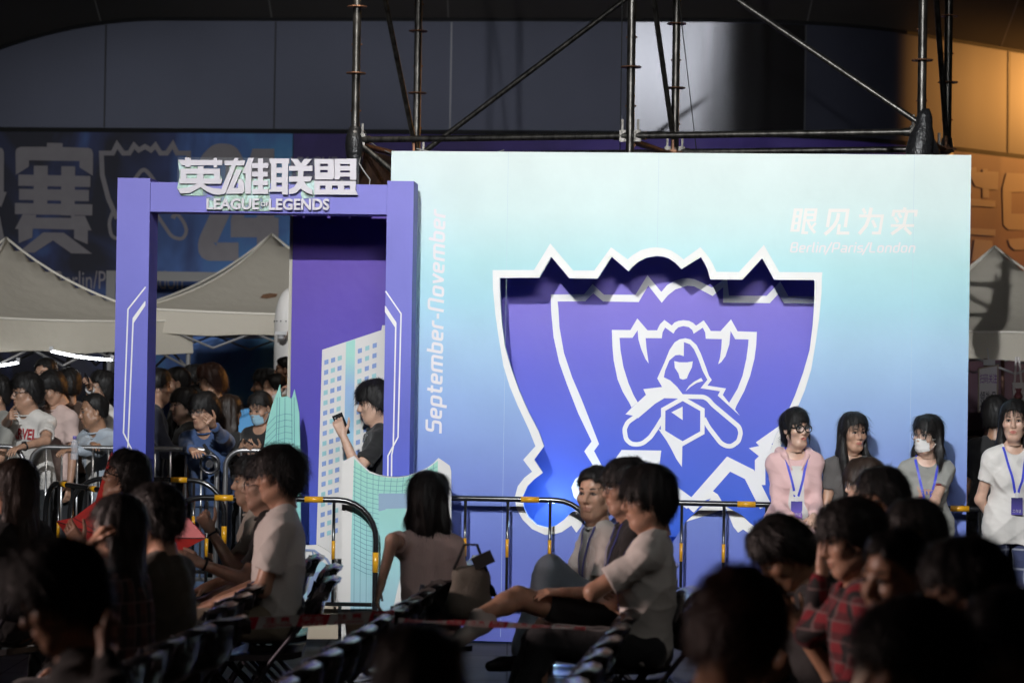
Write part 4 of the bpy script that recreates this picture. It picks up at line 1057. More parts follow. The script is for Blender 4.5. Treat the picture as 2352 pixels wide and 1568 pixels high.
# ================================================================== barriers
blackp = mat("barrier_black", (0.012, 0.012, 0.013), 0.22, coat=0.5)
yel = mat("barrier_yellow", (0.62, 0.30, 0.012), 0.28, coat=0.4)
def barrier(a, b, label, z=0.985, nb=4, rad=0.25, r=0.019, zbot=0.31):
    a, b = Vector((*a, 0)), Vector((*b, 0)); L = (b - a).length
    u = (b - a) / L
    o = empty("crowd_barrier", a, label, "barrier", "black and yellow pipe barriers")
    P = lambda s, h: a + u * s + Vector((0, 0, h))
    path = [P(0, 0)] + [P(0, zz) for zz in (0.3, 0.6, z - rad)] + [P(rad - rad * math.cos(t), z - rad + rad * math.sin(t)) for t in np.linspace(0.2, 1.57, 7)]
    path += [P(L - rad + rad * math.sin(t), z - rad + rad * math.cos(t)) for t in np.linspace(0, 1.37, 7)] + [P(L, z - rad), P(L, 0.6), P(L, 0.3), P(L, 0)]
    mb = MB(); mb.tube(path, r, seg=12); mb.build("hoop", blackp, o, smooth=True)
    mb = MB(); mb.tube([P(0.02, zbot), P(L - 0.02, zbot)], 0.014, seg=10); mb.build("bottom_rail", blackp, o, smooth=True)
    for k in range(nb):
        s = L * (k + 1) / (nb + 1)
        mb = MB(); mb.tube([P(s, zbot), P(s, z)], 0.0105, seg=8); mb.build("bar", blackp, o, smooth=True)
        mb = MB(); mb.tube([P(s, 0.60), P(s, 0.72)], 0.0120, seg=8); mb.build("yellow_band", yel, o, smooth=True)
    for s in (0.28, 0.705):
        mb = MB(); mb.tube([P(L * s - .06, z), P(L * s + .06, z)], r + .0015, seg=12); mb.build("yellow_band", yel, o, smooth=True)
    for s in (0, L):
        mb = MB(); mb.tube([P(s, 0.52), P(s, 0.65)], r + .0015, seg=12); mb.build("yellow_band", yel, o, smooth=True)
        mb = MB(); mb.tube([P(s, 0.012) - u.cross(Vector((0, 0, 1))) * .22, P(s, 0.012) + u.cross(Vector((0, 0, 1))) * .22], 0.012, seg=8); mb.build("foot", blackp, o)
    return o
DB = 15.30
def bp(px, d): p = at(px, 1200, d); return (p.x, p.y)
barrier(bp(875, 16.17), bp(1361, 16.04), "black and yellow pipe barrier between the seated woman and the crossed-arms man")
barrier(bp(1372, 16.03), bp(1858, 15.90), "black and yellow pipe barrier from the seated men to the pink hoodie")
barrier(bp(1869, 15.90), bp(2345, 15.78), "black and yellow pipe barrier behind the three lanyard women at right")
barrier(bp(378, 15.74), bp(864, 15.70), "black and yellow pipe barrier across the purple gate opening")
barrier(bp(104, 17.4), bp(262, 16.2), "black and yellow pipe barrier turned edge-on at the far left")
barrier(bp(160, 17.95), bp(515, 17.9), "black and yellow pipe barrier furthest back, before the silver railings")
silver = mat("galvanised_pipe", (0.55, 0.55, 0.56), 0.28, 0.9, var=0.15, vscale=20)
def railing(a, b, label):
    a, b = Vector((*a, 0)), Vector((*b, 0)); L = (b - a).length; u = (b - a) / L; z, rad = 1.19, 0.13
    o = empty("silver_railing", a, label, "railing", "silver crowd railings")
    P = lambda s, h: a + u * s + Vector((0, 0, h))
    path = [P(0, 0), P(0, .5), P(0, z - rad)] + [P(rad - rad * math.cos(t), z - rad + rad * math.sin(t)) for t in np.linspace(0.25, 1.57, 6)]
    path += [P(L - rad + rad * math.sin(t), z - rad + rad * math.cos(t)) for t in np.linspace(0, 1.32, 6)] + [P(L, z - rad), P(L, .5), P(L, 0)]
    mb = MB(); mb.tube(path, 0.019, seg=12); mb.build("hoop", silver, o, smooth=True)
    mb = MB(); mb.tube([P(0, .2), P(L, .2)], 0.015, seg=8); mb.build("bottom_rail", silver, o, smooth=True)
    for k in range(1, 12):
        mb = MB(); mb.tube([P(L * k / 12, .2), P(L * k / 12, z)], 0.0085, seg=8); mb.build("bar", silver, o, smooth=True)
    for s in (0.1, L - .1):
        mb = MB(); mb.tube([P(s, .015) - Vector((0, .25, 0)), P(s, .015) + Vector((0, .25, 0))], 0.014, seg=8); mb.build("foot", silver, o)
    return o
DS = 18.5
railing(bp(-375, DS), bp(52, DS), "silver railing under the man at the left edge")
railing(bp(68, DS), bp(496, DS), "silver railing the white tee and blue shirt men lean on")
railing(bp(516, DS), bp(940, DS), "silver railing below the masked woman, running behind the panel")
mb = MB(); a = at(482, 1065, 18.4)
fan = empty("handheld_fan", a, "small round handheld fan hanging over the silver railing", "fan")
mb.tube([a + Vector((.07 * math.cos(t), 0, .07 * math.sin(t))) for t in np.linspace(0, 2 * math.pi, 17)[:-1]], 0.012, seg=8, closed=True); mb.build("ring", mat("dark_chrome", (0.10, 0.10, 0.11), 0.25, 0.8), fan, smooth=True)
mb = MB(); mb.lathe(a + Vector((0, -.01, 0)), [(0.03, -.01), (0.034, .0), (0.03, .01)], seg=14, axis=(0, 1, 0)); mb.build("hub", mat("dark_chrome", (0.1, 0.1, 0.11)), fan)
mb = MB(); mb.tube([a + Vector((0, 0, .07)), a + Vector((-.05, 0, .15))], 0.012, seg=8); mb.build("handle", dark, fan)

# caution tape tied between the chair rows
tape_w = mat("tape_white", (0.50, 0.48, 0.47), 0.35)
tape_r = mat("tape_red", (0.42, 0.012, 0.03), 0.35)
def tape(pts, label, d, wpx, twist, marks):
    T = empty("caution_tape", at(*pts[0], d), label, "caution tape", "caution tape runs")
    P3 = [at(x, y, d) for x, y in pts]
    n = 40; ctr = []
    seg = np.linspace(0, len(P3) - 1, n)
    for s in seg:
        i = min(int(s), len(P3) - 2); ctr.append(P3[i].lerp(P3[i + 1], s - i))
    tot = sum((ctr[i + 1] - ctr[i]).length for i in range(n - 1))
    hw = wpx / FPX * d / 2
    upv = lambda i: Vector((0, math.sin(twist(i / (n - 1))), math.cos(twist(i / (n - 1)))))
    v = []
    for i, c in enumerate(ctr): v += [c + upv(i) * hw, c - upv(i) * hw]
    mb = MB(); mb.add(v, [(2 * i, 2 * i + 1, 2 * i + 3, 2 * i + 2) for i in range(n - 1)]); mb.build("ribbon", tape_w, T, smooth=True)
    acc = [0]
    for i in range(n - 1): acc.append(acc[-1] + (ctr[i + 1] - ctr[i]).length)
    def pos(s, h, off=0.002):
        s = max(0, min(tot - 1e-5, s)); i = int(np.searchsorted(acc, s, 'right') - 1); i = min(i, n - 2)
        t = (s - acc[i]) / max(1e-9, acc[i + 1] - acc[i]); u_ = upv(i).lerp(upv(i + 1), t)
        c = ctr[i].lerp(ctr[i + 1], t); nn = (ctr[i + 1] - ctr[i]).normalized().cross(u_)
        return c + u_ * (h * hw) + nn * -off * (-1 if nn.y < 0 else 1)
    rm, tm, tw = MB(), MB(), MB()
    def put(mb, s, x0, x1, h0, h1, off):
        vv, ff = text_geo(s, 1, 0, 0, 0.02); lo, hi = vv.min(0), vv.max(0)
        mb.add([pos(x0 + (x1 - x0) * (p[0] - lo[0]) / (hi[0] - lo[0]), h0 + (h1 - h0) * (p[1] - lo[1]) / (hi[1] - lo[1]), off) for p in vv], ff)
    x = marks
    k = hw * 2
    while x < tot - k:
        if x > 0:
            vv = []
            for q in range(9):
                s = x + 2.6 * k * q / 8; vv += [pos(s + .35 * k, 1), pos(s - .0 * k, -1)]
            rm.add(vv, [(2 * q, 2 * q + 1, 2 * q + 3, 2 * q + 2) for q in range(8)])
            put(tw, "安全", x + .5 * k, x + 2.4 * k, -.15, .8, .004); put(tw, "SAFE", x + .4 * k, x + 2.3 * k, -.8, -.35, .004)
        if x + 5.5 * k < tot:
            put(tm, "注 意", x + 3.5 * k, x + 5.6 * k, -.15, .8, .003); put(tm, "CAUTION", x + 3.3 * k, x + 5.7 * k, -.8, -.35, .003)
        x += 6.1 * k
    if rm.n: rm.build("red_block", tape_r, T)
    if tm.n: tm.build("red_lettering", tape_r, T)
    if tw.n: tw.build("white_lettering", mat("tape_pale_letter", (0.50, 0.30, 0.30), 0.5), T)
tape([(425, 1441), (520, 1434), (640, 1427), (760, 1421), (905, 1414)], "red and white caution tape stretched below the white T-shirt man", 10.4, 27, lambda t: 0.05, 0.17)
tape([(915, 1424), (1040, 1429), (1180, 1435), (1345, 1443)], "twisted red and white caution tape crossing before the crossed-arms man's legs", 10.2, 16, lambda t: 0.9 + 0.5 * math.sin(9 * t), 0.02)

# ================================================================== folding chairs
plas = mat("chair_black_plastic", (0.016, 0.016, 0.018), 0.24, coat=0.4)
cmet = mat("chair_dark_metal", (0.10, 0.10, 0.12), 0.32, 0.8)
def make_chair():
    o = empty("folding_chair", (0, 0, 0), "black folding chair", "chair", "black folding chairs")
    for s in (-1, 1):
        mb = MB(); mb.tube([(-.27, .205 * s, .80), (-.245, .21 * s, .70), (-.02, .215 * s, .42), (.22, .215 * s, .015)], 0.012, seg=8); mb.build("front_leg", cmet, o, smooth=True, local=True)
        mb = MB(); mb.tube([(.13, .19 * s, .43), (-.10, .19 * s, .22), (-.28, .19 * s, .015)], 0.0115, seg=8); mb.build("rear_leg", cmet, o, smooth=True, local=True)
        mb = MB()
        for q in ((.22, .215 * s, 0), (-.28, .19 * s, 0)): mb.lathe(q, [(0.016, 0), (0.017, .02), (0.014, .035)], seg=10)
        mb.build("foot_cap", plas, o, local=True)
    mb = MB(); mb.tube([(.17, -.215, .10), (.17, .215, .10)], 0.009, seg=8); mb.tube([(-.21, -.19, .10), (-.21, .19, .10)], 0.009, seg=8); mb.build("crossbar", cmet, o, smooth=True, local=True)
    # seat: rounded, slightly dished pad
    v, n, m = [], 10, 9
    for lay in (0, 1):
        for i in range(n):
            for j in range(m):
                a, b = i / (n - 1) * 2 - 1, j / (m - 1) * 2 - 1
                k = 1 - 0.10 * (abs(a) ** 6) * b * b
                v.append((.03 + .20 * a, .205 * b * k, .452 + (.0 if lay else -.028) - (.012 * (1 - a * a) * (1 - b * b)) + (.018 * max(0, -a) ** 3) - .014 * max(0, a) ** 4 + (0.006 if lay else -.0) * (1 - max(abs(a), abs(b)) ** 8)))
    f = []
    for i in range(n - 1):
        for j in range(m - 1):
            k = i * m + j; f.append((k + n * m, k + m + n * m, k + m + 1 + n * m, k + 1 + n * m)); f.append((k, k + 1, k + m + 1, k + m))
    rim = [i * m for i in range(n)] + [(n - 1) * m + j for j in range(1, m)] + [i * m + m - 1 for i in range(n - 2, -1, -1)] + [j for j in range(m - 2, 0, -1)]
    for q in range(len(rim)):
        a, b = rim[q], rim[(q + 1) % len(rim)]; f.append((a, b, b + n * m, a + n * m))
    mb = MB(); mb.add(v, f); mb.build("seat", plas, o, smooth=True, local=True, angle=50)
    # backrest: curved shell with a flared top lip
    prof = [(-.215, .600), (-.236, .630), (-.252, .69), (-.262, .75), (-.262, .785), (-.284, .810), (-.325, .822), (-.352, .812), (-.346, .796), (-.310, .792), (-.288, .772), (-.282, .74), (-.272, .68), (-.256, .62), (-.236, .594)]
    v, m = [], 15
    for j in range(m):
        b = j / (m - 1) * 2 - 1
        cut = 0.075 * abs(b) ** 5
        for (x, z) in prof:
            z2 = z - cut * (z - .6) / .2 if z > .7 else z + cut * 0.35
            v.append((x + .055 * b * b, .238 * b, z2))
    n = len(prof)
    f = [(j * n + i, j * n + (i + 1) % n, (j + 1) * n + (i + 1) % n, (j + 1) * n + i) for j in range(m - 1) for i in range(n)]
    f += [tuple(range(n))[::-1], tuple((m - 1) * n + i for i in range(n))]
    mb = MB(); mb.add(v, f); mb.build("backrest", plas, o, smooth=True, local=True, angle=60)
    return o
_chair0 = make_chair()
_chair_kids = {_chair0.name: [c for c in bpy.data.objects if c.parent == _chair0]}
CHAIRS = []
def chair(x, y, ang, label):
    o = _chair0 if not CHAIRS else copy_tree(_chair0, None, _chair_kids)
    o.location = (x, y, 0); o.rotation_euler = (0, 0, R(ang)); o["label"] = label
    CHAIRS.append((x, y)); return o
# ================================================================== figure builder: smooth distance fields turned into surfaces
def _c(n): return np.asarray(n, dtype=np.float32)
class SDF:
    def __init__(s, lo, hi, h):
        s.lo = _c(lo); s.h = float(h)
        s.n = np.maximum(4, np.ceil((_c(hi) - s.lo) / h).astype(int) + 1)
        s.F = np.full(tuple(s.n), 1e3, dtype=np.float32)
        s.ax = [s.lo[i] + s.h * np.arange(s.n[i], dtype=np.float32) for i in range(3)]
    def _blk(s, lo, hi):
        a = np.clip(np.floor((_c(lo) - s.lo) / s.h).astype(int), 0, s.n); b = np.clip(np.ceil((_c(hi) - s.lo) / s.h).astype(int) + 1, 0, s.n)
        sl = tuple(slice(int(x), int(y)) for x, y in zip(a, b))
        return sl, s.ax[0][sl[0]][:, None, None], s.ax[1][sl[1]][None, :, None], s.ax[2][sl[2]][None, None, :]
    def _mix(s, sl, d, k, sub):
        f = s.F[sl]
        if f.size == 0: return
        if sub:
            a, b = f, -d
            t = np.clip(0.5 - 0.5 * (a - b) / k, 0, 1); s.F[sl] = a * (1 - t) + b * t + k * t * (1 - t)
        else:
            t = np.clip(0.5 + 0.5 * (d - f) / k, 0, 1); s.F[sl] = d * (1 - t) + f * t - k * t * (1 - t)
    def cap(s, a, b, ra, rb, k=0.02, sub=False):
        a, b = _c(a), _c(b); m = max(ra, rb) + k + 3 * s.h
        sl, X, Y, Z = s._blk(np.minimum(a, b) - m, np.maximum(a, b) + m)
        ba = b - a; L = max(1e-9, float(ba @ ba))
        x, y, z = X - a[0], Y - a[1], Z - a[2]
        t = np.clip((x * ba[0] + y * ba[1] + z * ba[2]) / L, 0, 1)
        d = np.sqrt((x - t * ba[0]) ** 2 + (y - t * ba[1]) ** 2 + (z - t * ba[2]) ** 2) - (ra + (rb - ra) * t)
        s._mix(sl, d, k, sub); return s
    def ell(s, c, r, M=None, k=0.02, sub=False):
        c, r = _c(c), _c(r); M = np.eye(3, dtype=np.float32) if M is None else _c(M)
        ext = np.sqrt(((M * r[None, :]) ** 2).sum(1)) + k + 3 * s.h
        sl, X, Y, Z = s._blk(c - ext, c + ext)
        x, y, z = X - c[0], Y - c[1], Z - c[2]
        q = [(x * M[0, i] + y * M[1, i] + z * M[2, i]) / r[i] for i in range(3)]
        k0 = np.sqrt(q[0] ** 2 + q[1] ** 2 + q[2] ** 2) + 1e-6
        k1 = np.sqrt((q[0] / r[0]) ** 2 + (q[1] / r[1]) ** 2 + (q[2] / r[2]) ** 2) + 1e-6
        s._mix(sl, k0 * (k0 - 1) / k1, k, sub); return s
    def plane(s, p, n, k=0.006):
        """keep the side the normal points away from"""
        p, n = _c(p), _c(n) / np.linalg.norm(n)
        d = (s.ax[0][:, None, None] - p[0]) * n[0] + (s.ax[1][None, :, None] - p[1]) * n[1] + (s.ax[2][None, None, :] - p[2]) * n[2]
        s.F = np.maximum(s.F, d); return s
    def noise(s, amp, freq, seed=0, stretch=(1, 1, 1)):
        r = np.random.default_rng(seed); n = 0
        X, Y, Z = s.ax[0][:, None, None] * stretch[0], s.ax[1][None, :, None] * stretch[1], s.ax[2][None, None, :] * stretch[2]
        for i in range(6):
            v = r.normal(size=3); v /= np.linalg.norm(v); fq = freq * (0.6 + 0.35 * i)
            n = n + np.sin(fq * (X * v[0] + Y * v[1] + Z * v[2]) + r.uniform(0, 6.3) + 1.3 * np.sin(0.6 * fq * (X * v[1] - Y * v[2] + Z * v[0]) + i)) / (1 + 0.5 * i)
        s.F = s.F + (amp * 0.4) * n.astype(np.float32); return s
    def folds(s, amp, freq, seed):
        r = np.random.default_rng(seed); X, Y, Z = s.ax[0][:, None, None], s.ax[1][None, :, None], s.ax[2][None, None, :]
        n = 0
        for i in range(4):
            v = _c([r.normal() * .7, r.normal() * .7, r.uniform(.5, 1.2)]); v /= np.linalg.norm(v)
            ph = freq * (1 + .5 * i) * (X * v[0] + Y * v[1] + Z * v[2]) + r.uniform(0, 6) + 1.6 * np.sin(freq * .55 * (X * v[2] + Y * v[0] - Z * v[1]) + i)
            n = n + ((1 - np.abs(np.sin(ph))) ** 2.5 - .25) * (.5 + .5 * np.sin(4 * X + 5 * Y + 6 * Z + 2 * i))
        s.F = s.F - (amp * .6) * n.astype(np.float32); return s
    def mesh(s, smooth=1):
        F = s.F; S = F < 0; n = F.shape
        C = [(i, j, k) for i in (0, 1) for j in (0, 1) for k in (0, 1)]
        cnt = np.zeros(tuple(x - 1 for x in n), dtype=np.int8)
        for (i, j, k) in C: cnt += S[i:n[0] - 1 + i, j:n[1] - 1 + j, k:n[2] - 1 + k]
        ids = np.argwhere((cnt > 0) & (cnt < 8))
        if len(ids) == 0: return np.zeros((0, 3)), []
        I, J, K = ids.T
        V = [F[I + i, J + j, K + k] for (i, j, k) in C]
        acc = np.zeros((len(ids), 3)); num = np.zeros(len(ids))
        for a in range(8):
            for b in range(a + 1, 8):
                da = np.array(C[b]) - np.array(C[a])
                if abs(da).sum() != 1: continue
                x = (V[a] < 0) != (V[b] < 0)
                t = np.where(x, V[a] / np.where(x, V[a] - V[b], 1), 0)
                acc += np.where(x[:, None], np.array(C[a])[None] + t[:, None] * da[None], 0); num += x
        P = s.lo + s.h * (ids + acc / num[:, None])
        idx = np.full(cnt.shape, -1, dtype=np.int64); idx[I, J, K] = np.arange(len(ids))
        Q = []
        for ax in range(3):
            sh = [slice(None)] * 3; s0, s1 = list(sh), list(sh)
            s0[ax] = slice(0, n[ax] - 1); s1[ax] = slice(1, n[ax])
            e = S[tuple(s0)] != S[tuple(s1)]
            w = np.argwhere(e); o = [q for q in range(3) if q != ax]
            ok = (w[:, o[0]] > 0) & (w[:, o[1]] > 0) & (w[:, o[0]] < n[o[0]] - 1) & (w[:, o[1]] < n[o[1]] - 1)
            w = w[ok]
            def cell(d0, d1):
                c = w.copy(); c[:, o[0]] += d0; c[:, o[1]] += d1
                return idx[c[:, 0], c[:, 1], c[:, 2]]
            q = np.stack([cell(-1, -1), cell(0, -1), cell(0, 0), cell(-1, 0)], 1)
            ins = S[w[:, 0], w[:, 1], w[:, 2]]
            flip = ins if ax != 1 else ~ins
            q[~flip] = q[~flip][:, ::-1]
            Q.append(q)
        Q = np.concatenate(Q)
        for _ in range(smooth):
            nb = np.zeros_like(P); c = np.zeros(len(P))
            for i in range(4):
                j = (i + 1) % 4
                np.add.at(nb, Q[:, i], P[Q[:, j]]); np.add.at(nb, Q[:, j], P[Q[:, i]])
                np.add.at(c, Q[:, i], 1); np.add.at(c, Q[:, j], 1)
            P = 0.55 * P + 0.45 * nb / np.maximum(c, 1)[:, None]
        return P, Q

class PM:
    """fast collector for one figure mesh (numpy arrays, several materials)"""
    def __init__(s): s.v, s.q, s.n, s.mats = [], [], 0, []
    def add(s, P, Q, m):
        if len(P) == 0: return s
        if m not in s.mats: s.mats.append(m)
        k = s.mats.index(m)
        kk = k if not hasattr(m, "__len__") else 0
        s.v.append(np.asarray(P, float)); s.q.append((np.asarray(Q, dtype=np.int64) + s.n, np.full(len(Q), k))); s.n += len(P); return s
    def build(s, name, parent=None, origin=(0, 0, 0), smooth=True):
        V = np.concatenate(s.v) - np.array(origin)
        me = bpy.data.meshes.new(name)
        nl = sum(q.shape[0] * q.shape[1] for q, _ in s.q); nf = sum(q.shape[0] for q, _ in s.q)
        me.vertices.add(len(V)); me.vertices.foreach_set("co", V.astype(np.float32).ravel())
        me.loops.add(nl); me.polygons.add(nf)
        me.loops.foreach_set("vertex_index", np.concatenate([q.ravel() for q, _ in s.q]).astype(np.int32))
        tot = np.concatenate([np.full(q.shape[0], q.shape[1]) for q, _ in s.q]); st = np.concatenate([[0], np.cumsum(tot)[:-1]])
        me.polygons.foreach_set("loop_start", st.astype(np.int32))
        me.polygons.foreach_set("material_index", np.concatenate([m for _, m in s.q]).astype(np.int32))
        me.polygons.foreach_set("use_smooth", np.full(nf, smooth))
        for m in s.mats: me.materials.append(m)
        me.update(calc_edges=True); me.validate()
        o = bpy.data.objects.new(name, me); COL.objects.link(o); o.parent = parent
        return o

def mbq(mb):
    """MB -> vertices and faces padded to quads"""
    V = np.concatenate(mb.v)
    F4 = [q for q in mb.f if len(q) == 4]; F3 = [q for q in mb.f if len(q) == 3]
    for q in mb.f:
        if len(q) > 4:
            for i in range(1, len(q) - 1): F3.append((q[0], q[i], q[i + 1]))
    return V, np.array(F4, dtype=np.int64).reshape(-1, 4), np.array(F3, dtype=np.int64).reshape(-1, 3)

# ---- heads (x right, y forward, z up; origin between the ears)
_HEADS = {}
def head_geo(kind):
    if kind in _HEADS: return _HEADS[kind]
    fem = 'f' in kind; child = 'c' in kind; op = 'o' in kind; fat = 'w' in kind
    S = SDF((-.11, -.13, -.155), (.11, .14, .15), 0.0038)
    S.ell((0, -.012, .036), (.073, .092, .084), k=.02)
    jw = .050 if fem else (.066 if fat else .058)
    S.ell((0, .026, -.040), (jw + .004, .062, .074), k=.03)
    S.ell((0, .030, -.072), (jw - .010, .045, .040), k=.03)
    S.cap((-.016, .060, -.100), (.016, .060, -.100), .020, .020, k=.02)
    for s in (-1, 1):
        S.cap((s * (jw - .002), -.005, -.052), (s * .022, .052, -.098), .020, .018, k=.025)
        S.ell((s * .044, .052, -.020), (.024, .028, .024) if not fem else (.026, .028, .026), k=.025)
        if not fem: S.cap((s * .043, .066, .026), (s * .012, .080, .022), .011, .012, k=.015)
        else: S.cap((s * .040, .068, .030), (s * .012, .078, .028), .010, .010, k=.02)
        if fat: S.ell((s * .046, .04, -.055), (.026, .035, .032), k=.02)
    for s in (-1, 1):
        S.ell((s * .031, .096, .006), (.019, .015, .011), k=.012, sub=True)
    # nose
    S.cap((0, .082, .014), (0, .099 if fem else .103, -.026), .0075 if fem else .0085, .0105 if fem else .0125, k=.014)
    S.cap((-.009, .093, -.031), (.009, .093, -.031), .0085, .0085, k=.010)
    for s in (-1, 1): S.ell((s * .0075, .104, -.0405), (.004, .005, .004), k=.004, sub=True)
    # mouth
    S.cap((-.019, .083, -.0585), (.019, .083, -.0585), .0065, .0065, k=.008)
    S.cap((0, .090, -.0575), (0, .090, -.0575), .007, .007, k=.008)
    S.cap((-.014, .083, -.071), (.014, .083, -.071), .0085, .0085, k=.008)
    if op: S.ell((0, .096, -.064), (.013, .012, .0065), k=.004, sub=True)
    else:
        for s in (-1, 1): S.cap((0, .098, -.0632), (s * .018, .094, -.0660), .0028, .0028, k=.004, sub=True)
    S.cap((0, -.020, -.06), (0, -.034, -.17), .052 if not fem else .040, .056 if not fem else .043, k=.03)
    S.cap((0, .028, -.10), (0, .0, -.17), .030, .040, k=.03)
    for s in (-1, 1):
        S.ell((s * .076, -.008, -.004), (.010, .021, .033), k=.008)
        S.ell((s * .085, -.004, -.002), (.006, .011, .019), k=.006, sub=True)
    P, Q = S.mesh(1)
    cen = P[Q].mean(1)
    lip = (np.abs(cen[:, 2] + .0645) < (.0105 if fem else .0115) * (1 - (np.abs(cen[:, 0]) / (.024 if fem else .027)) ** 2)) & (cen[:, 1] > .075)
    parts = [(P, Q[~lip], 'skin'), (P, Q[lip], 'lip')]
    for s in (-1, 1):
        m = MB(); m.lathe((s * .031, .074, .006), [(.0001, -.0135)] + [(.0135 * math.sin(t), -.0135 * math.cos(t)) for t in np.linspace(.3, 2.84, 7)] + [(.0001, .0135)], seg=12, axis=(0, 1, 0))
        V, q4, q3 = mbq(m); V[:, 2] = .0055 + (V[:, 2] - .006) * .44
        parts += [(V, q4, 'eyewhite')]
        m = MB(); m.lathe((s * .031, .0805, .006), [(.0001, .0074), (.004, .0069), (.0058, .006), (.0062, .003)][::-1], seg=12, axis=(0, 1, 0))
        V, q4, q3 = mbq(m); V[:, 2] = .006 + (V[:, 2] - .006) * .80; parts += [(V, q4, 'iris')]
        m = MB(); m.tube([(s * x, y, z) for x, y, z in ((.0155, .0815, .004), (.022, .0868, .0115), (.031, .0885, .0145), (.040, .0845, .0125), (.0475, .076, .006))], [.0012, .0022, .0026, .0024, .0012], seg=6)
        V, q4, q3 = mbq(m); parts += [(V, q4, 'lash')]
        m = MB(); m.tube([(s * x, y, z) for x, y, z in ((.012, .0905, .0265), (.020, .0915, .0300), (.032, .0875, .0335), (.044, .0775, .0305), (.052, .068, .025))], [.0022, .0042, .0042, .0032, .0012] if not fem else [.0016, .003, .003, .0022, .001], seg=6)
        V, q4, q3 = mbq(m); V[:, 1] -= .004; parts += [(V, q4, 'brow')]
    _HEADS[kind] = parts
    return parts

# ---- hair
HAIR = {  # thickness, hairline (y -> lowest z), extra shapes, strand length, strand lift
 'short': dict(t=.022, top=.016, line=((-.11, -.075), (-.05, -.055), (-.012, -.018), (.012, .012), (.045, .046), (.075, .052), (.12, .058)), L=.042, lift=.6),
 'crop': dict(t=.011, top=.006, line=((-.11, -.060), (-.05, -.045), (-.012, -.005), (.012, .022), (.05, .062), (.075, .078), (.12, .085)), L=.020, lift=.6),
 'recede': dict(t=.010, top=.004, line=((-.11, -.06), (-.05, -.04), (-.012, .0), (.012, .03), (.045, .090), (.07, .105), (.12, .12)), L=.020, lift=.3),
 'fringe': dict(t=.024, top=.012, line=((-.11, -.085), (-.05, -.065), (-.012, -.035), (.012, -.012), (.045, .028), (.085, .036), (.12, .040)), L=.050, lift=.32),
 'bowl': dict(t=.026, top=.014, line=((-.11, -.09), (-.05, -.085), (-.012, -.045), (.02, -.02), (.05, .022), (.085, .034), (.12, .036)), L=.055, lift=.12),
 'fluffy': dict(t=.027, top=.018, line=((-.12, -.09), (-.05, -.07), (-.012, -.03), (.012, .0), (.05, .036), (.09, .040), (.13, .044)), L=.055, lift=.7),
 'long': dict(t=.020, top=.006, line=((-.12, -.16), (-.05, -.16), (-.012, -.12), (.022, -.03), (.045, .048), (.07, .070), (.12, .078)), L=.09, lift=.02, tail='long'),
 'longfront': dict(t=.020, top=.006, line=((-.12, -.16), (-.05, -.16), (-.012, -.12), (.022, -.03), (.045, .048), (.07, .066), (.12, .074)), L=.09, lift=.02, tail='front'),
 'shoulder': dict(t=.021, top=.006, line=((-.12, -.16), (-.05, -.16), (-.012, -.12), (.030, -.05), (.052, .030), (.075, .052), (.12, .060)), L=.07, lift=.02, tail='bob'),
 'bun': dict(t=.016, top=.006, line=((-.11, -.075), (-.05, -.05), (-.012, -.02), (.020, -.01), (.045, .026), (.085, .028), (.12, .036)), L=.06, lift=.05, tail='bun'),
 'tied': dict(t=.014, top=.004, line=((-.11, -.07), (-.05, -.05), (-.012, -.01), (.012, .014), (.045, .05), (.075, .068), (.12, .075)), L=.055, lift=.03, tail='knot'),
}
_CAPS = {}
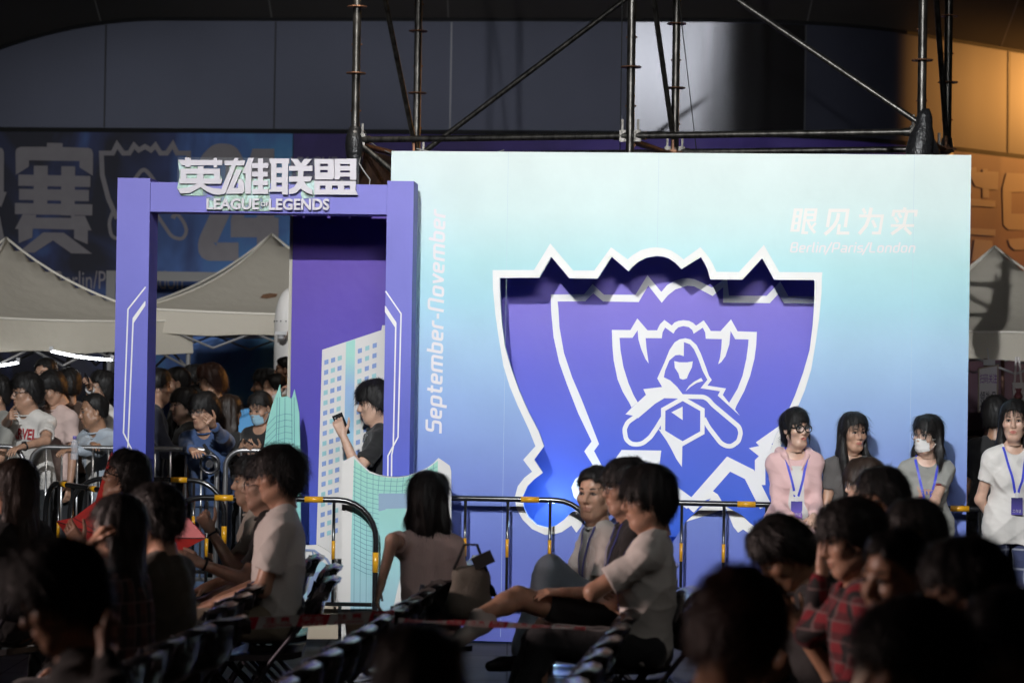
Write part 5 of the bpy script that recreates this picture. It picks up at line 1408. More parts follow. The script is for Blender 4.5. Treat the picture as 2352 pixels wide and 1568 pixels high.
def hair_cap(style):
    if style in _CAPS: return _CAPS[style]
    H = HAIR[style]; t, tp = H['t'], H['top']
    S = SDF((-.16, -.20, -.42 if H.get('tail') in ('long', 'front') else -.24), (.16, .17, .19), 0.0052)
    S.ell((0, -.014, .036), (.073 + t, .092 + t, .084 + t * .9), k=.01)
    S.ell((0, -.005, .062 + tp), (.066 + t * .8, .078 + t, .062 + t * .6), k=.03)
    S.ell((0, -.05, -.02), (.062 + t * .7, .05 + t, .07), k=.03)
    X, Y, Z = S.ax[0][:, None, None], S.ax[1][None, :, None], S.ax[2][None, None, :]
    ys, zs = zip(*H['line'])
    hl = np.interp(S.ax[1], ys, zs).astype(np.float32)[None, :, None]
    jag = .003 * np.sin(95 * X + 2) + .002 * np.sin(171 * X + 60 * Y) + .005 * np.sin(40 * X + 1)
    S.F = np.maximum(S.F, (hl + jag - Z) * .75)
    S.ell((0, .070, -.045), (.066, .070, .092), k=.006, sub=True) if style not in ('long', 'longfront', 'shoulder') else S.ell((0, .085, -.050), (.060, .080, .100), k=.006, sub=True)
    tail = H.get('tail')
    if tail in ('long', 'front'):
        for s in (-1, 1):
            S.cap((s * .074, -.02, .02), (s * .082, -.03, -.14), .024, .032, k=.02); S.cap((s * .082, -.03, -.14), (s * .075, -.055, -.36), .032, .020, k=.02)
            if tail == 'front': S.cap((s * .078, -.0, -.05), (s * .088, .035, -.18), .026, .030, k=.02); S.cap((s * .088, .035, -.18), (s * .09, .075, -.38), .030, .018, k=.02)
        S.ell((0, -.065, -.12), (.085, .040, .17), k=.03); S.ell((0, -.085, -.27), (.08, .028, .12), k=.03)
    if tail == 'bob':
        for s in (-1, 1):
            S.cap((s * .078, -.015, .02), (s * .092, -.01, -.10), .026, .034, k=.02); S.cap((s * .092, -.01, -.10), (s * .098, .0, -.17), .034, .022, k=.02)
        S.ell((0, -.06, -.08), (.095, .045, .11), k=.03)
    if tail == 'bun':
        S.ell((.0, -.115, -.06), (.036, .034, .036), k=.012)
        for s in (-1, 1): S.cap((s * .072, .035, .03), (s * .076, .040, -.075), .010, .005, k=.01)
    if tail == 'knot': S.ell((0, -.105, .02), (.034, .034, .036), k=.012)
    S.noise(.007, 38, seed=len(style), stretch=(1, 1, .6)).noise(.005, 110, seed=len(style) + 3, stretch=(1, 1, .22))
    P, Q = S.mesh(1)
    _CAPS[style] = (P, Q)
    return P, Q
def strands(P, Q, style, n, seed):
    H = HAIR[style]; r = np.random.default_rng(seed)
    A, B, C_ = P[Q[:, 0]], P[Q[:, 1]], P[Q[:, 2]]
    nrm = np.cross(B - A, C_ - A); nrm /= np.linalg.norm(nrm, axis=1)[:, None] + 1e-9
    cen = P[Q].mean(1)
    w = np.where(cen[:, 2] > -.10, 1.0, .7); w = w / w.sum()
    i = r.choice(len(Q), n, p=w); p, nn = cen[i], nrm[i]
    crown = np.array([.01, -.045, .13])
    rad = p - crown
    t = rad / (np.linalg.norm(rad, axis=1)[:, None] + 1e-6) * .8 + np.array([0, 0, -1.0]) * (.45 if H['lift'] > .2 else .9) + r.normal(size=(n, 3)) * (.45 if H['lift'] > .3 else .09)
    t -= nn * (t * nn).sum(1)[:, None]; t /= np.linalg.norm(t, axis=1)[:, None] + 1e-6
    L = H['L'] * r.uniform(.5, 1.25, n)[:, None]; lift = H['lift'] * r.uniform(.1, .8, n)[:, None]
    b = np.cross(t, nn); wd = r.uniform(.0006, .0017, n)[:, None]
    p0 = p - nn * .003; p1 = p0 + t * L * .5 + nn * (L * lift * .45 + .004); p2 = p0 + t * L + nn * (L * lift * .7 + .002) + np.array([0, 0, -1]) * L * .18
    V = np.stack([p0 - b * wd, p0 + b * wd, p1 - b * wd * .8, p1 + b * wd * .8, p2 - b * wd * .12, p2 + b * wd * .12], 1).reshape(-1, 3)
    k = np.arange(n)[:, None] * 6
    F = np.concatenate([k + np.array([[0, 1, 3, 2]]), k + np.array([[2, 3, 5, 4]])])
    return V, F

# ---- materials for people
def skin_mat(name, c):
    m = mat(name, c, 0.42, bump=0.12, bscale=150, var=0.16, vscale=22, spec=0.5)
    b = m.node_tree.nodes["Principled BSDF"]
    b.inputs["Subsurface Weight"].default_value = 0.12
    b.inputs["Subsurface Radius"].default_value = (0.012, 0.005, 0.003); b.inputs["Subsurface Scale"].default_value = 0.6
    return m
SKIN = {'a': skin_mat("skin_warm", (0.46, 0.27, 0.185)), 'b': skin_mat("skin_light", (0.55, 0.35, 0.26)), 'c': skin_mat("skin_tan", (0.36, 0.20, 0.125))}
LIP = {'m': mat("lip_tone", (0.36, 0.18, 0.13), 0.45), 'f': mat("lip_red", (0.42, 0.15, 0.12), 0.4)}
EYEW = mat("eye_white", (0.36, 0.33, 0.31), 0.25); IRIS = mat("eye_dark", (0.012, 0.008, 0.006), 0.12); LASH = mat("lash_dark", (0.015, 0.011, 0.010), 0.7)
HAIRM = {'k': mat("hair_black", (0.010, 0.009, 0.009), 0.50, spec=0.35, bump=0.3, bscale=140, stretch=(1, 1, .2)), 'b': mat("hair_dark_brown", (0.022, 0.013, 0.009), 0.48, spec=.4, bump=0.3, bscale=140, stretch=(1, 1, .2)), 'r': mat("hair_reddish", (0.045, 0.018, 0.012), 0.48, spec=.4, bump=0.3, bscale=140, stretch=(1, 1, .2))}
def cloth(name, c, rough=0.85, **k): return mat(name, c, rough, bump=k.pop('bump', 0.25), bscale=k.pop('bscale', 35), var=k.pop('var', 0.08), vscale=6, sheen=0.15, **k)
def check_mat(name, base, dark_, line, sc):
    m = bpy.data.materials.new(name); m.use_nodes = True
    nt = m.node_tree; b = nt.nodes["Principled BSDF"]; b.inputs["Roughness"].default_value = 0.85
    tc = nt.nodes.new("ShaderNodeTexCoord"); sp = nt.nodes.new("ShaderNodeSeparateXYZ"); nt.links.new(tc.outputs["Object"], sp.inputs[0])
    def stripe(ax, lo, mul):
        a = nt.nodes.new("ShaderNodeMath"); a.operation = 'MULTIPLY'; a.inputs[1].default_value = sc * mul; nt.links.new(ax, a.inputs[0])
        f = nt.nodes.new("ShaderNodeMath"); f.operation = 'FRACT'; nt.links.new(a.outputs[0], f.inputs[0])
        g_ = nt.nodes.new("ShaderNodeMath"); g_.operation = 'LESS_THAN'; g_.inputs[1].default_value = lo; nt.links.new(f.outputs[0], g_.inputs[0]); return g_.outputs[0]
    ad = nt.nodes.new("ShaderNodeMath"); ad.operation = 'ADD'; nt.links.new(sp.outputs[0], ad.inputs[0]); nt.links.new(sp.outputs[1], ad.inputs[1])
    h, v = ad.outputs[0], sp.outputs[2]
    def mixc(fac, a, c2):
        mx = nt.nodes.new("ShaderNodeMix"); mx.data_type = 'RGBA'
        nt.links.new(fac, mx.inputs[0])
        if hasattr(a, "is_linked"): nt.links.new(a, mx.inputs[6])
        else: mx.inputs[6].default_value = (*a, 1)
        mx.inputs[7].default_value = (*c2, 1); return mx.outputs[2]
    o = mixc(stripe(h, .5, 1), base, dark_)
    k2 = nt.nodes.new("ShaderNodeMath"); k2.operation = 'MULTIPLY'; k2.inputs[1].default_value = .6; nt.links.new(stripe(v, .5, 1), k2.inputs[0])
    o = mixc(k2.outputs[0], o, dark_)
    for ax in (h, v):
        k3 = nt.nodes.new("ShaderNodeMath"); k3.operation = 'MULTIPLY'; k3.inputs[1].default_value = .7; nt.links.new(stripe(ax, .10, 1), k3.inputs[0]); o = mixc(k3.outputs[0], o, line)
    nt.links.new(o, b.inputs["Base Color"]); return m
CL = {
 'white': cloth("tee_white", (0.62, 0.60, 0.57)), 'cream': cloth("tee_cream", (0.55, 0.50, 0.43)), 'black': cloth("tee_black", (0.012, 0.012, 0.013)), 'navy': cloth("jacket_navy", (0.012, 0.014, 0.028)),
 'pink': cloth("hoodie_pink", (0.66, 0.43, 0.42)), 'palepink': cloth("tee_pale_pink", (0.62, 0.47, 0.43)), 'blush': cloth("ribbed_blush", (0.60, 0.44, 0.40), stretch=(3, 3, .3), bscale=60, bump=.5),
 'char': cloth("tee_charcoal", (0.085, 0.078, 0.075)), 'grey': cloth("tee_grey", (0.26, 0.26, 0.24), var=.15), 'olive': cloth("tee_olive", (0.055, 0.045, 0.030)), 'denim': cloth("denim_blue", (0.055, 0.085, 0.15), var=.2, bscale=60), 'shirtblue': cloth("shirt_blue", (0.045, 0.085, 0.20)),
 'paleblue': cloth("shirt_pale_blue", (0.42, 0.48, 0.55)), 'brown': cloth("shirt_brown", (0.06, 0.035, 0.025)), 'beige': cloth("jacket_beige", (0.42, 0.35, 0.28)), 'jeansgrey': cloth("jeans_grey", (0.16, 0.20, 0.24), var=.25), 'jeansdark': cloth("jeans_dark", (0.016, 0.018, 0.022)), 'khaki': cloth("trousers_khaki", (0.26, 0.22, 0.16)),
 'red': check_mat("shirt_red_plaid", (0.17, 0.006, 0.014), (0.008, 0.006, 0.008), (0.16, 0.10, 0.10), 14), 'brownplaid': check_mat("shirt_brown_plaid", (0.10, 0.04, 0.035), (0.015, 0.01, 0.01), (0.18, 0.12, 0.11), 11), 'navyplaid': check_mat("trousers_navy_plaid", (0.035, 0.045, 0.11), (0.022, 0.028, 0.075), (0.34, 0.36, 0.42), 8),
}
SHOE = {'dark': mat("shoe_dark", (0.02, 0.02, 0.022), 0.5), 'white': mat("shoe_white", (0.50, 0.47, 0.44), 0.55, var=.1)}
GLM = {'k': mat("glasses_black", (0.010, 0.010, 0.011), 0.2), 's': mat("glasses_wire", (0.35, 0.34, 0.33), 0.25, 0.9)}
LENS = clear_mat("glasses_lens", (0.9, 0.95, 1.0), 0.06, 0.02)
LANY = mat("lanyard_blue", (0.045, 0.06, 0.55), 0.45); BADGE = grad_mat("badge_print", [(0, (0.02, 0.02, 0.05)), (0.35, (0.10, 0.05, 0.22)), (0.55, (0.45, 0.18, 0.55)), (0.75, (0.10, 0.08, 0.35)), (1, (0.03, 0.03, 0.10))], 0.6, 1.1, 0.3, 0.5)
MASKM = {'w': mat("mask_white", (0.70, 0.69, 0.67), 0.8, bump=.5, bscale=30, stretch=(.3, .3, 3)), 'b': mat("mask_blue", (0.35, 0.58, 0.72), 0.8, bump=.5, bscale=30, stretch=(.3, .3, 3))}

def _n(v): v = np.asarray(v, float); return v / (np.linalg.norm(v) + 1e-9)
U3 = np.array([0, 0, 1.0])
ARMS = {'hang': ((.06, .16, -1), (.18, .02, -1)), 'lap': ((.28, .12, -1), (.85, -.35, -.30)), 'fold': ((.30, .16, -.95), (.60, -.80, .10)), 'clasp': ((.10, .20, -1), (.62, -.62, -.42)),
        'rail': ((.42, .22, -.9), (.75, -.65, -.02)), 'chin': ((.62, .05, -.75), (.10, -.28, 1)), 'phone': ((.30, .10, -1), (.85, -.30, .42)), 'back': ((-.22, .22, -1), (-.25, -.50, -.7)), 'droop': ((.55, .15, -.75), (.35, .0, -1))}

PEOPLE = {}
_cut = {}
def person(key, label, px, py, d, a=180, ha=None, hp=0, hr=0, k=1.0, sex='m', pose='sit', lean=4, side=0, twist=0, arms=('lap', 'lap'), skin='a', hair=('short', 'k'), head=None, hs=1.05,
           shirt=('tee', 'white'), pants='jeansdark', shoes='dark', glasses=None, lanyard=False, badge=True, mask=None, legs=None, fat=1.0, q=1.0, nstr=700, shirt_print=None, inner=None, hem=.06, watch=None, neck=(.20, 0), curl=.35, open_mouth=False, chairlabel=None, hands=True, group="people watching from the chairs", widebrow=False, shorts=False, shrug=0):
    ha = a if ha is None else ha
    H = np.array(at(px, py, d)); fem = sex == 'f'
    f0 = np.array([math.cos(R(a)), math.sin(R(a)), 0]); l0 = np.array([-f0[1], f0[0], 0])
    S_ = _n(f0 * math.sin(R(lean)) + U3 * math.cos(R(lean)) + l0 * side)
    ca, sa = math.cos(R(twist)), math.sin(R(twist))
    F2, L2 = f0 * ca + l0 * sa, l0 * ca - f0 * sa
    hf = np.array([math.cos(R(ha)) * math.cos(R(hp)), math.sin(R(ha)) * math.cos(R(hp)), math.sin(R(hp))])
    hrt = np.array([math.sin(R(ha)), -math.cos(R(ha)), 0]); hup = np.cross(hrt, hf)
    cr, sr = math.cos(R(hr)), math.sin(R(hr)); hrt, hup = hrt * cr + hup * sr, hup * cr - hrt * sr
    HM = np.stack([hrt, hf, hup], 1)
    kk = k
    nv = _n(U3 * .95 + F2 * neck[0] + L2 * neck[1] + S_ * .3)
    P = H - nv * .150 * kk - S_ * .53 * kk
    if pose == 'stand': pass
    N = P + S_ * .53 * kk
    hsz = kk * hs * (.94 if fem else .98)
    shw = (.134 if fem else .172) * kk
    sk = SKIN[skin]
    TM = np.stack([L2, F2, S_], 1)          # torso axes: side, front, up
    sh = {s: N - S_ * (.092 - shrug) * kk + L2 * s * shw for s in (1, -1)}
    el, wr = {}, {}
    for s, spec in ((1, arms[0]), (-1, arms[1])):
        if isinstance(spec, str): spec = ARMS[spec]
        if spec[0] == 'ik':
            T = np.array(at(*spec[1])); v = T - sh[s]; dist = min(np.linalg.norm(v), .53 * kk); v = _n(v)
            pole = spec[2]; pw = _n(F2 * pole[0] + L2 * s * pole[1] + U3 * pole[2]); pw = _n(pw - v * (pw @ v))
            l1, l2 = .285 * kk, .25 * kk; c_ = (l1 * l1 + dist * dist - l2 * l2) / (2 * l1 * dist + 1e-9); c_ = max(-1, min(1, c_))
            el[s] = sh[s] + v * l1 * c_ + pw * l1 * math.sqrt(max(0, 1 - c_ * c_)); wr[s] = sh[s] + v * dist
        else:
            w = lambda t: _n(F2 * t[0] + L2 * s * t[1] + U3 * t[2])
            el[s] = sh[s] + w(spec[0]) * .285 * kk; wr[s] = el[s] + w(spec[1]) * .25 * kk
    hip = {s: P + l0 * s * .088 * kk - S_ * .0 for s in (1, -1)}
    kn, an, ft = {}, {}, {}
    for s in (1, -1):
        lg = (legs or {}).get(s) if isinstance(legs, dict) else None
        if lg is not None:
            kn[s], an[s] = np.array(at(*lg[0])), np.array(at(*lg[1])); ft[s] = _n(np.array(lg[2]) if len(lg) > 2 else f0)
        elif pose == 'stand':
            an[s] = np.array([hip[s][0], hip[s][1], .09]) + l0 * s * .02; kn[s] = (hip[s] + an[s]) / 2 + f0 * .015; ft[s] = _n(f0 + l0 * s * .25)
        else:
            kn[s] = hip[s] + _n(f0 + l0 * s * .16 - U3 * .02) * .43 * kk
            kn[s][2] = max(kn[s][2], .50 * kk)
            an[s] = np.array([kn[s][0], kn[s][1], .09]) + f0 * .05; ft[s] = f0
    origin = (float(P[0]), float(P[1]), 0.0)
    # ---- continuous body
    pts = [P, N, H] + list(sh.values()) + list(el.values()) + list(wr.values()) + list(kn.values()) + list(an.values()) + [an[1] + ft[1] * .2, an[-1] + ft[-1] * .2]
    lo, hi = np.min(pts, 0) - .16, np.max(pts, 0) + .16; hi[2] = N[2] + .14
    B = SDF(lo, hi, .0105 / q)
    fx = fat
    def torso(S, g, kf=.05):
        S.ell(P + S_ * .335 * kk + F2 * .004, ((.138 if fem else .156) * kk * fx + g, (.092 if fem else .106) * kk * fx + g, .17 * kk + g), TM, k=kf)
        S.ell(P + S_ * .18 * kk + F2 * .006 * fx, ((.122 if fem else .140) * kk * fx + g, (.092 if fem else .102) * kk * fx + g, .17 * kk + g), TM, k=kf)
        S.ell(P + S_ * .01 * kk, (.160 * kk * fx + g, .115 * kk * fx + g, .12 * kk + g), TM, k=kf)
        S.cap(sh[1] - L2 * .03, sh[-1] + L2 * .03, .050 * kk + g, .050 * kk + g, k=kf)
        for s in (1, -1): S.cap(N - S_ * .012 * kk + L2 * s * .03, sh[s] + S_ * .002, .036 * kk + g * .7, .042 * kk + g * .8, k=kf)
        if fem:
            for s in (1, -1): S.ell(P + S_ * .310 * kk + F2 * .074 * kk + L2 * s * .062 * kk, (.058 * kk + g * .6, .048 * kk + g * .6, .058 * kk + g * .6), TM, k=.04)
    torso(B, -.004)
    ar = .85 if fem else 1.0
    for s in (1, -1):
        B.cap(sh[s], el[s], .047 * kk * ar * fx, .040 * kk * ar * fx, k=.025); B.cap(el[s], wr[s], .041 * kk * ar * fx, .026 * kk * ar, k=.02)
        B.cap(hip[s], kn[s], .082 * kk * fx, .056 * kk, k=.03); B.cap(kn[s], an[s], .053 * kk, .036 * kk, k=.02)
        B.ell(kn[s] * .62 + an[s] * .38 - ft[s] * .018, (.048 * kk,) * 3, k=.04)
    B.cap(N - S_ * .04, H + HM @ np.array([0, -.024, -.085]) * hsz, (.053 if not fem else .043) * kk, (.050 if not fem else .038) * kk, k=.03)
    bm = PM()
    V, Q = B.mesh(1); bm.add(V, Q, sk)
    hk = head or ('f' if fem else 'm')
    if open_mouth: hk += 'o'
    for (V, Q, key_) in head_geo(hk):
        m = {'skin': sk, 'lip': LIP['f' if fem else 'm'], 'eyewhite': EYEW, 'iris': IRIS, 'lash': LASH, 'brow': LASH}[key_]
        bm.add(H + (V * hsz) @ HM.T, Q, m)
    hand_c = {}
    for s, spec in ((1, arms[0]), (-1, arms[1])):
        y = _n(wr[s] - el[s]); inw = -L2 * s
        pn = inw + F2 * -.2
        if isinstance(spec, tuple) and len(spec) > 3: pn = F2 * spec[3][0] + L2 * s * spec[3][1] + U3 * spec[3][2]
        elif spec in ('lap', 'rail', 'fold', 'clasp'): pn = -U3 - F2 * .3 if spec != 'fold' else -F2 - U3 * .2
        z = _n(pn - y * (pn @ y)); x = np.cross(y, z) * (1 if s == -1 else -1)
        hand_c[s] = (wr[s], x, y, z)
        if not hands: continue
        hk_ = kk * (.90 if fem else 1.0)
        hp_ = lambda q_: wr[s] + (x * q_[0] + y * q_[1] + z * q_[2]) * hk_
        Hs = SDF(wr[s] - .21, wr[s] + .21, .0048)
        Hs.cap(hp_((0, -.03, 0)), hp_((0, .012, 0)), .026 * hk_, .024 * hk_, k=.01)
        for fxx in (-.027, -.010, .009, .027): Hs.cap(hp_((fxx * .6, .012, 0)), hp_((fxx, .088, 0)), .0145 * hk_, .0115 * hk_, k=.012)
        cu = curl if not (isinstance(spec, tuple) and len(spec) > 4) else spec[4]
        for fi, (fxx, ln) in enumerate(((.029, .070), (.0100, .078), (-.0095, .073), (-.0285, .057))):
            p = np.array([fxx, .088, 0.]); an_ = .15 + cu * .6 + .06 * fi
            spread = fxx * 2.2
            for j, fr in enumerate((.45, .31, .24)):
                dv = np.array([spread * .25, math.cos(an_), math.sin(an_)]); p2 = p + dv * ln * fr
                Hs.cap(hp_(p), hp_(p2), (.0088 - .0009 * j) * hk_, (.0080 - .0009 * j) * hk_, k=.0035); p = p2; an_ += cu * 1.0
        p = np.array([.024, .022, .004])
        for dv, ln, r_ in (((.75, .62, .25), .038, .0125), ((.45, .82, .42), .034, .0100), ((.25, .85, .45), .026, .0085)):
            p2 = p + _n(dv) * ln; Hs.cap(hp_(p), hp_(p2), r_ * hk_, r_ * .9 * hk_, k=.006); p = p2
        V, Q = Hs.mesh(1); bm.add(V, Q, sk)
    me_o = bm.build("person", None, origin); me_o.location = origin
    tag(me_o, label, "person", group)
    # ---- hair
    if hair:
        st, hc = hair
        V, Q = hair_cap(st); sV, sF = strands(V, Q, st, int(nstr * 1.6), abs(hash(key)) % 9999 if False else sum(map(ord, key)) * 7)
        hm_ = PM(); W_ = lambda V: H + (V * hsz) @ HM.T
        if HAIR[st].get('tail') in ('long', 'front', 'bob'):
            def fall(V):      # long hair hangs down even when the head tilts
                Wd = W_(V); t = np.clip((-.04 - V[:, 2]) / .12, 0, 1)[:, None]
                straight = H + (V * hsz) @ np.stack([np.array([math.sin(R(ha)), -math.cos(R(ha)), 0]), np.array([math.cos(R(ha)), math.sin(R(ha)), 0]), U3], 1).T
                return Wd * (1 - t) + straight * t
            hm_.add(fall(V), Q, HAIRM[hc]).add(fall(sV), sF, HAIRM[hc])
        else:
            hm_.add(W_(V), Q, HAIRM[hc]).add(W_(sV), sF, HAIRM[hc])
        hm_.build("hair", me_o, origin)
    # ---- shirt
    sty, sc_ = shirt
    sc_m = CL[sc_]
    g = {'tee': .018, 'long': .018, 'hoodie': .026, 'jacket': .026, 'open': .022}[sty] * (.72 if fem else 1)
    pts = [P - S_ * .12, N] + list(sh.values()) + list(el.values()) + (list(wr.values()) if sty != 'tee' else [])
    lo, hi = np.min(pts, 0) - .17, np.max(pts, 0) + .15
    C = SDF(lo, hi, .0085 / q)
    torso(C, g)
    C2 = SDF(lo, hi, .0085 / q)
    for s in (1, -1):
        ax_ = _n(el[s] - sh[s])
        if sty == 'tee':
            Ls = (.70 if not fem else .56) * np.linalg.norm(el[s] - sh[s])
            S2lo = np.minimum(sh[s], el[s]) - .12; S2n = np.ceil((np.abs(sh[s] - el[s]) + .24) / C2.h).astype(int) + 1
            off = np.round((S2lo - C2.lo) / C2.h).astype(int)
            # resample onto the common grid by evaluating at shifted indices
            S3 = SDF(C2.lo + off * C2.h, C2.lo + off * C2.h + (S2n - 1) * C2.h, C2.h)
            S3.cap(sh[s], el[s] + ax_ * .02, .056 * kk * fx, (.074 if not fem else .062) * kk * fx, k=.01).noise(.006, 22, seed=s + 4, stretch=(1, 1, .7)).plane(sh[s] + ax_ * Ls, ax_, 0)
            S3.cap(sh[s] + ax_ * (Ls - .03), sh[s] + ax_ * (Ls + .1), .042 * kk * ar * fx, .050 * kk * fx, k=.006, sub=True)
            i0 = np.maximum(off, 0); j0 = i0 - off; nn_ = np.minimum(C2.n - i0, S3.n - j0)
            if (nn_ > 0).all():
                sl = tuple(slice(int(p_), int(p_ + m_)) for p_, m_ in zip(i0, nn_)); sj = tuple(slice(int(p_), int(p_ + m_)) for p_, m_ in zip(j0, nn_))
                C2.F[sl] = np.minimum(C2.F[sl], S3.F[sj])
        else:
            wd = (.058 if sty in ('long', 'open') else .063) * (.80 if fem else 1)
            C2.cap(sh[s], el[s], wd * kk * fx, wd * .92 * kk * fx, k=.03); C2.cap(el[s], wr[s] - _n(wr[s] - el[s]) * .05, wd * .90 * kk, wd * .70 * kk, k=.025)
    drop = hem * kk
    if pose == 'stand':
        C.cap(P + S_ * .08 * kk + L2 * .07, P - S_ * (drop + .05) + L2 * .07, .10 * kk * fx + g * .7, .10 * kk * fx + g, k=.05); C.cap(P + S_ * .08 * kk - L2 * .07, P - S_ * (drop + .05) - L2 * .07, .10 * kk * fx + g * .7, .10 * kk * fx + g, k=.05)
    C.noise(.0075, 16, seed=sum(map(ord, key)), stretch=(1, 1, .8)).noise(.004, 38, seed=5 + len(key), stretch=(1, 1, .5))
    C.plane(P - S_ * drop, -S_)
    t_ = np.clip(.5 + .5 * (C2.F - C.F) / .035, 0, 1); C.F = (C2.F * (1 - t_) + C.F * t_ - .035 * t_ * (1 - t_)).astype(np.float32)
    C.folds(.013, 9.0, sum(map(ord, key))).folds(.006, 21.0, 3 + sum(map(ord, key)))
    nk = N + S_ * .012 * kk + F2 * .012
    C.cap(nk - S_ * .02 - F2 * .0, nk + S_ * .3, .062 * kk if not fem else .066 * kk, .10, k=.012, sub=True)
    if fem: C.ell(nk + F2 * .045 - S_ * .02, (.062, .05, .05), TM, k=.01, sub=True)
    V, Q = C.mesh(1)
    pm = PM(); pm.add(V, Q, sc_m)
    if sty == 'hoodie':      # hood lying behind the neck, pocket line
        Hd = SDF(N - .25, N + .25, .009 / q)
        for s in (1, -1):
            Hd.cap(N - S_ * .03 + F2 * .05 + L2 * s * .075, N - S_ * .01 - F2 * .045 + L2 * s * .092, .016, .026, k=.04)
            Hd.cap(N - S_ * .01 - F2 * .045 + L2 * s * .092, N - F2 * .105 - S_ * .02, .026, .040, k=.04)
            Hd.cap(N - S_ * .03 + F2 * .05 + L2 * s * .075, N + F2 * .105 + L2 * s * .03 - S_ * .12, .016, .010, k=.03)
        Hd.noise(.006, 25, seed=3)
        V2, Q2 = Hd.mesh(1); pm.add(V2, Q2, sc_m)
    so = pm.build({'tee': 'tshirt', 'long': 'long_sleeved_top', 'hoodie': 'hooded_jacket', 'jacket': 'jacket', 'open': 'open_shirt'}[sty], me_o, origin)
    bv = BVHTree.FromPolygons([Vector(v) for v in V], [tuple(int(i) for i in q_) for q_ in Q])
    def on_front(pt, off, dirv=None):
        dv = F2 if dirv is None else dirv
        h = bv.ray_cast(Vector(pt + dv * .6), Vector(-dv))
        return (np.array(h[0]) if h[0] is not None else pt) + dv * off
    if inner:                # inner top showing between the open fronts
        m = MB(); vv = []
        for i in range(9):
            t = i / 8; c = N + S_ * (-.05 - .41 * t) * kk; wv = .030 + .030 * t
            for j in range(5): vv.append(on_front(c + L2 * wv * (j / 2 - 1), .004))
        m.add(vv, [(i * 5 + j, i * 5 + j + 1, i * 5 + j + 6, i * 5 + j + 5) for i in range(8) for j in range(4)])
        o_ = m.build("undershirt", CL[inner], me_o, smooth=True)
    # collar ring
    m = MB(); rr = .0615 * kk
    ring = [nk + L2 * rr * math.cos(t) * (1.05 if not fem else 1.15) + F2 * (rr * 1.0 * math.sin(t) + (.025 if fem and math.sin(t) > 0 else .004)) + S_ * (-.022 - .020 * math.sin(t)) for t in np.linspace(0, 2 * math.pi, 25)[:-1]]
    m.tube(ring, .0065, seg=8, closed=True)
    if not fem: m.build("collar", sc_m, me_o, smooth=True)
    # ---- trousers
    if pants:
        pts = [P] + list(kn.values()) + list(an.values())
        T_ = SDF(np.min(pts, 0) - .18, np.max(pts, 0) + .17, .011 / q)
        T_.ell(P + S_ * .0, (.150 * kk * fx, .108 * kk * fx, .105 * kk), TM, k=.03)
        for s in (1, -1):
            T_.cap(hip[s], kn[s], .090 * kk * fx, .072 * kk, k=.03)
            if not shorts: T_.cap(kn[s], an[s] + U3 * .02, .072 * kk, .062 * kk, k=.02)
        T_.noise(.008, 18, seed=sum(map(ord, key)) + 1).folds(.012, 11.0, len(label))
        if shorts:
            for s in (1, -1):
                ax_ = _n(kn[s] - hip[s])
                T_.cap(hip[s] + (kn[s] - hip[s]) * .93, kn[s] + ax_ * .2, .12, .12, k=.004, sub=True)
        V, Q = T_.mesh(1); PM().add(V, Q, CL[pants]).build("shorts" if shorts else "trousers", me_o, origin)
    for s in (1, -1):
        A = an[s]; Sh = SDF(A - .32, A + .32, .0085)
        u_ = _n(np.array(U3) - ft[s] * (ft[s] @ U3)) if abs(ft[s][2]) < .9 else f0
        Sh.cap(A - u_ * .04 - ft[s] * .035, A - u_ * .052 + ft[s] * .10, .040, .036, k=.03); Sh.cap(A - u_ * .05 + ft[s] * .10, A - u_ * .060 + ft[s] * .165, .038, .028, k=.03)
        Sh.cap(A, A - u_ * .04, .042, .044, k=.02)
        Sh.plane(A - u_ * .086, -u_)
        V, Q = Sh.mesh(1); PM().add(V, Q, SHOE[shoes]).build("shoe", me_o, origin)
    hw = lambda p: H + HM @ (np.array(p, float) * hsz)
    if glasses:
        gm, rw, rh, th = {'round': ('s', .026, .022, .0017), 'wire': ('s', .027, .019, .0017), 'black': ('k', .028, .021, .0032), 'thin': ('k', .027, .019, .0024)}[glasses]
        m = MB(); ln = MB()
        for s in (-1, 1):
            ring = [hw((s * .033 + rw * math.copysign(abs(math.cos(t)) ** .7, math.cos(t)), .101 - .35 * abs(s * .033 + rw * math.cos(t)) ** 1.0 * .25, .002 + rh * math.copysign(abs(math.sin(t)) ** .7, math.sin(t)))) for t in np.linspace(0, 2 * math.pi, 21)[:-1]]
            m.tube(ring, th, seg=6, closed=True)
            ln.add(ring, [tuple(range(20))])
            m.tube([hw((s * .060, .095, .008)), hw((s * .074, .05, .010)), hw((s * .083, -.01, .006)), hw((s * .082, -.03, -.012))], th * .9, seg=6)
        m.tube([hw((-.008, .100, .005)), hw((0, .104, .009)), hw((.008, .100, .005))], th, seg=6)
        g_o = m.build("glasses", GLM[gm], me_o, smooth=True); ln.build("lens", LENS, g_o)
    if mask:
        vv = []; nu, nv_ = 13, 9
        for j in range(nv_):
            for i in range(nu):
                u, v = i / (nu - 1) * 2 - 1, j / (nv_ - 1) * 2 - 1
                th = u * 1.05; z = -.060 + v * (.048 - .012 * abs(u)); rr = math.sqrt(max(.05, 1 - (v * .62) ** 2))
                bul = .016 * (1 - abs(u)) * (1 - v * v * .6) + .004 * math.sin(9 * v)
                vv.append(hw((math.sin(th) * .069 * (.92 + .08 * rr), .028 + math.cos(th) * (.062 + .010 * (v > 0) * v) * (.85 + .15 * rr) + bul, z)))
        m = MB(); m.add(vv, [(j * nu + i, j * nu + i + 1, (j + 1) * nu + i + 1, (j + 1) * nu + i) for j in range(nv_ - 1) for i in range(nu - 1)])
        mo = m.build("face_mask", MASKM[mask], me_o, smooth=True)
        m = MB()
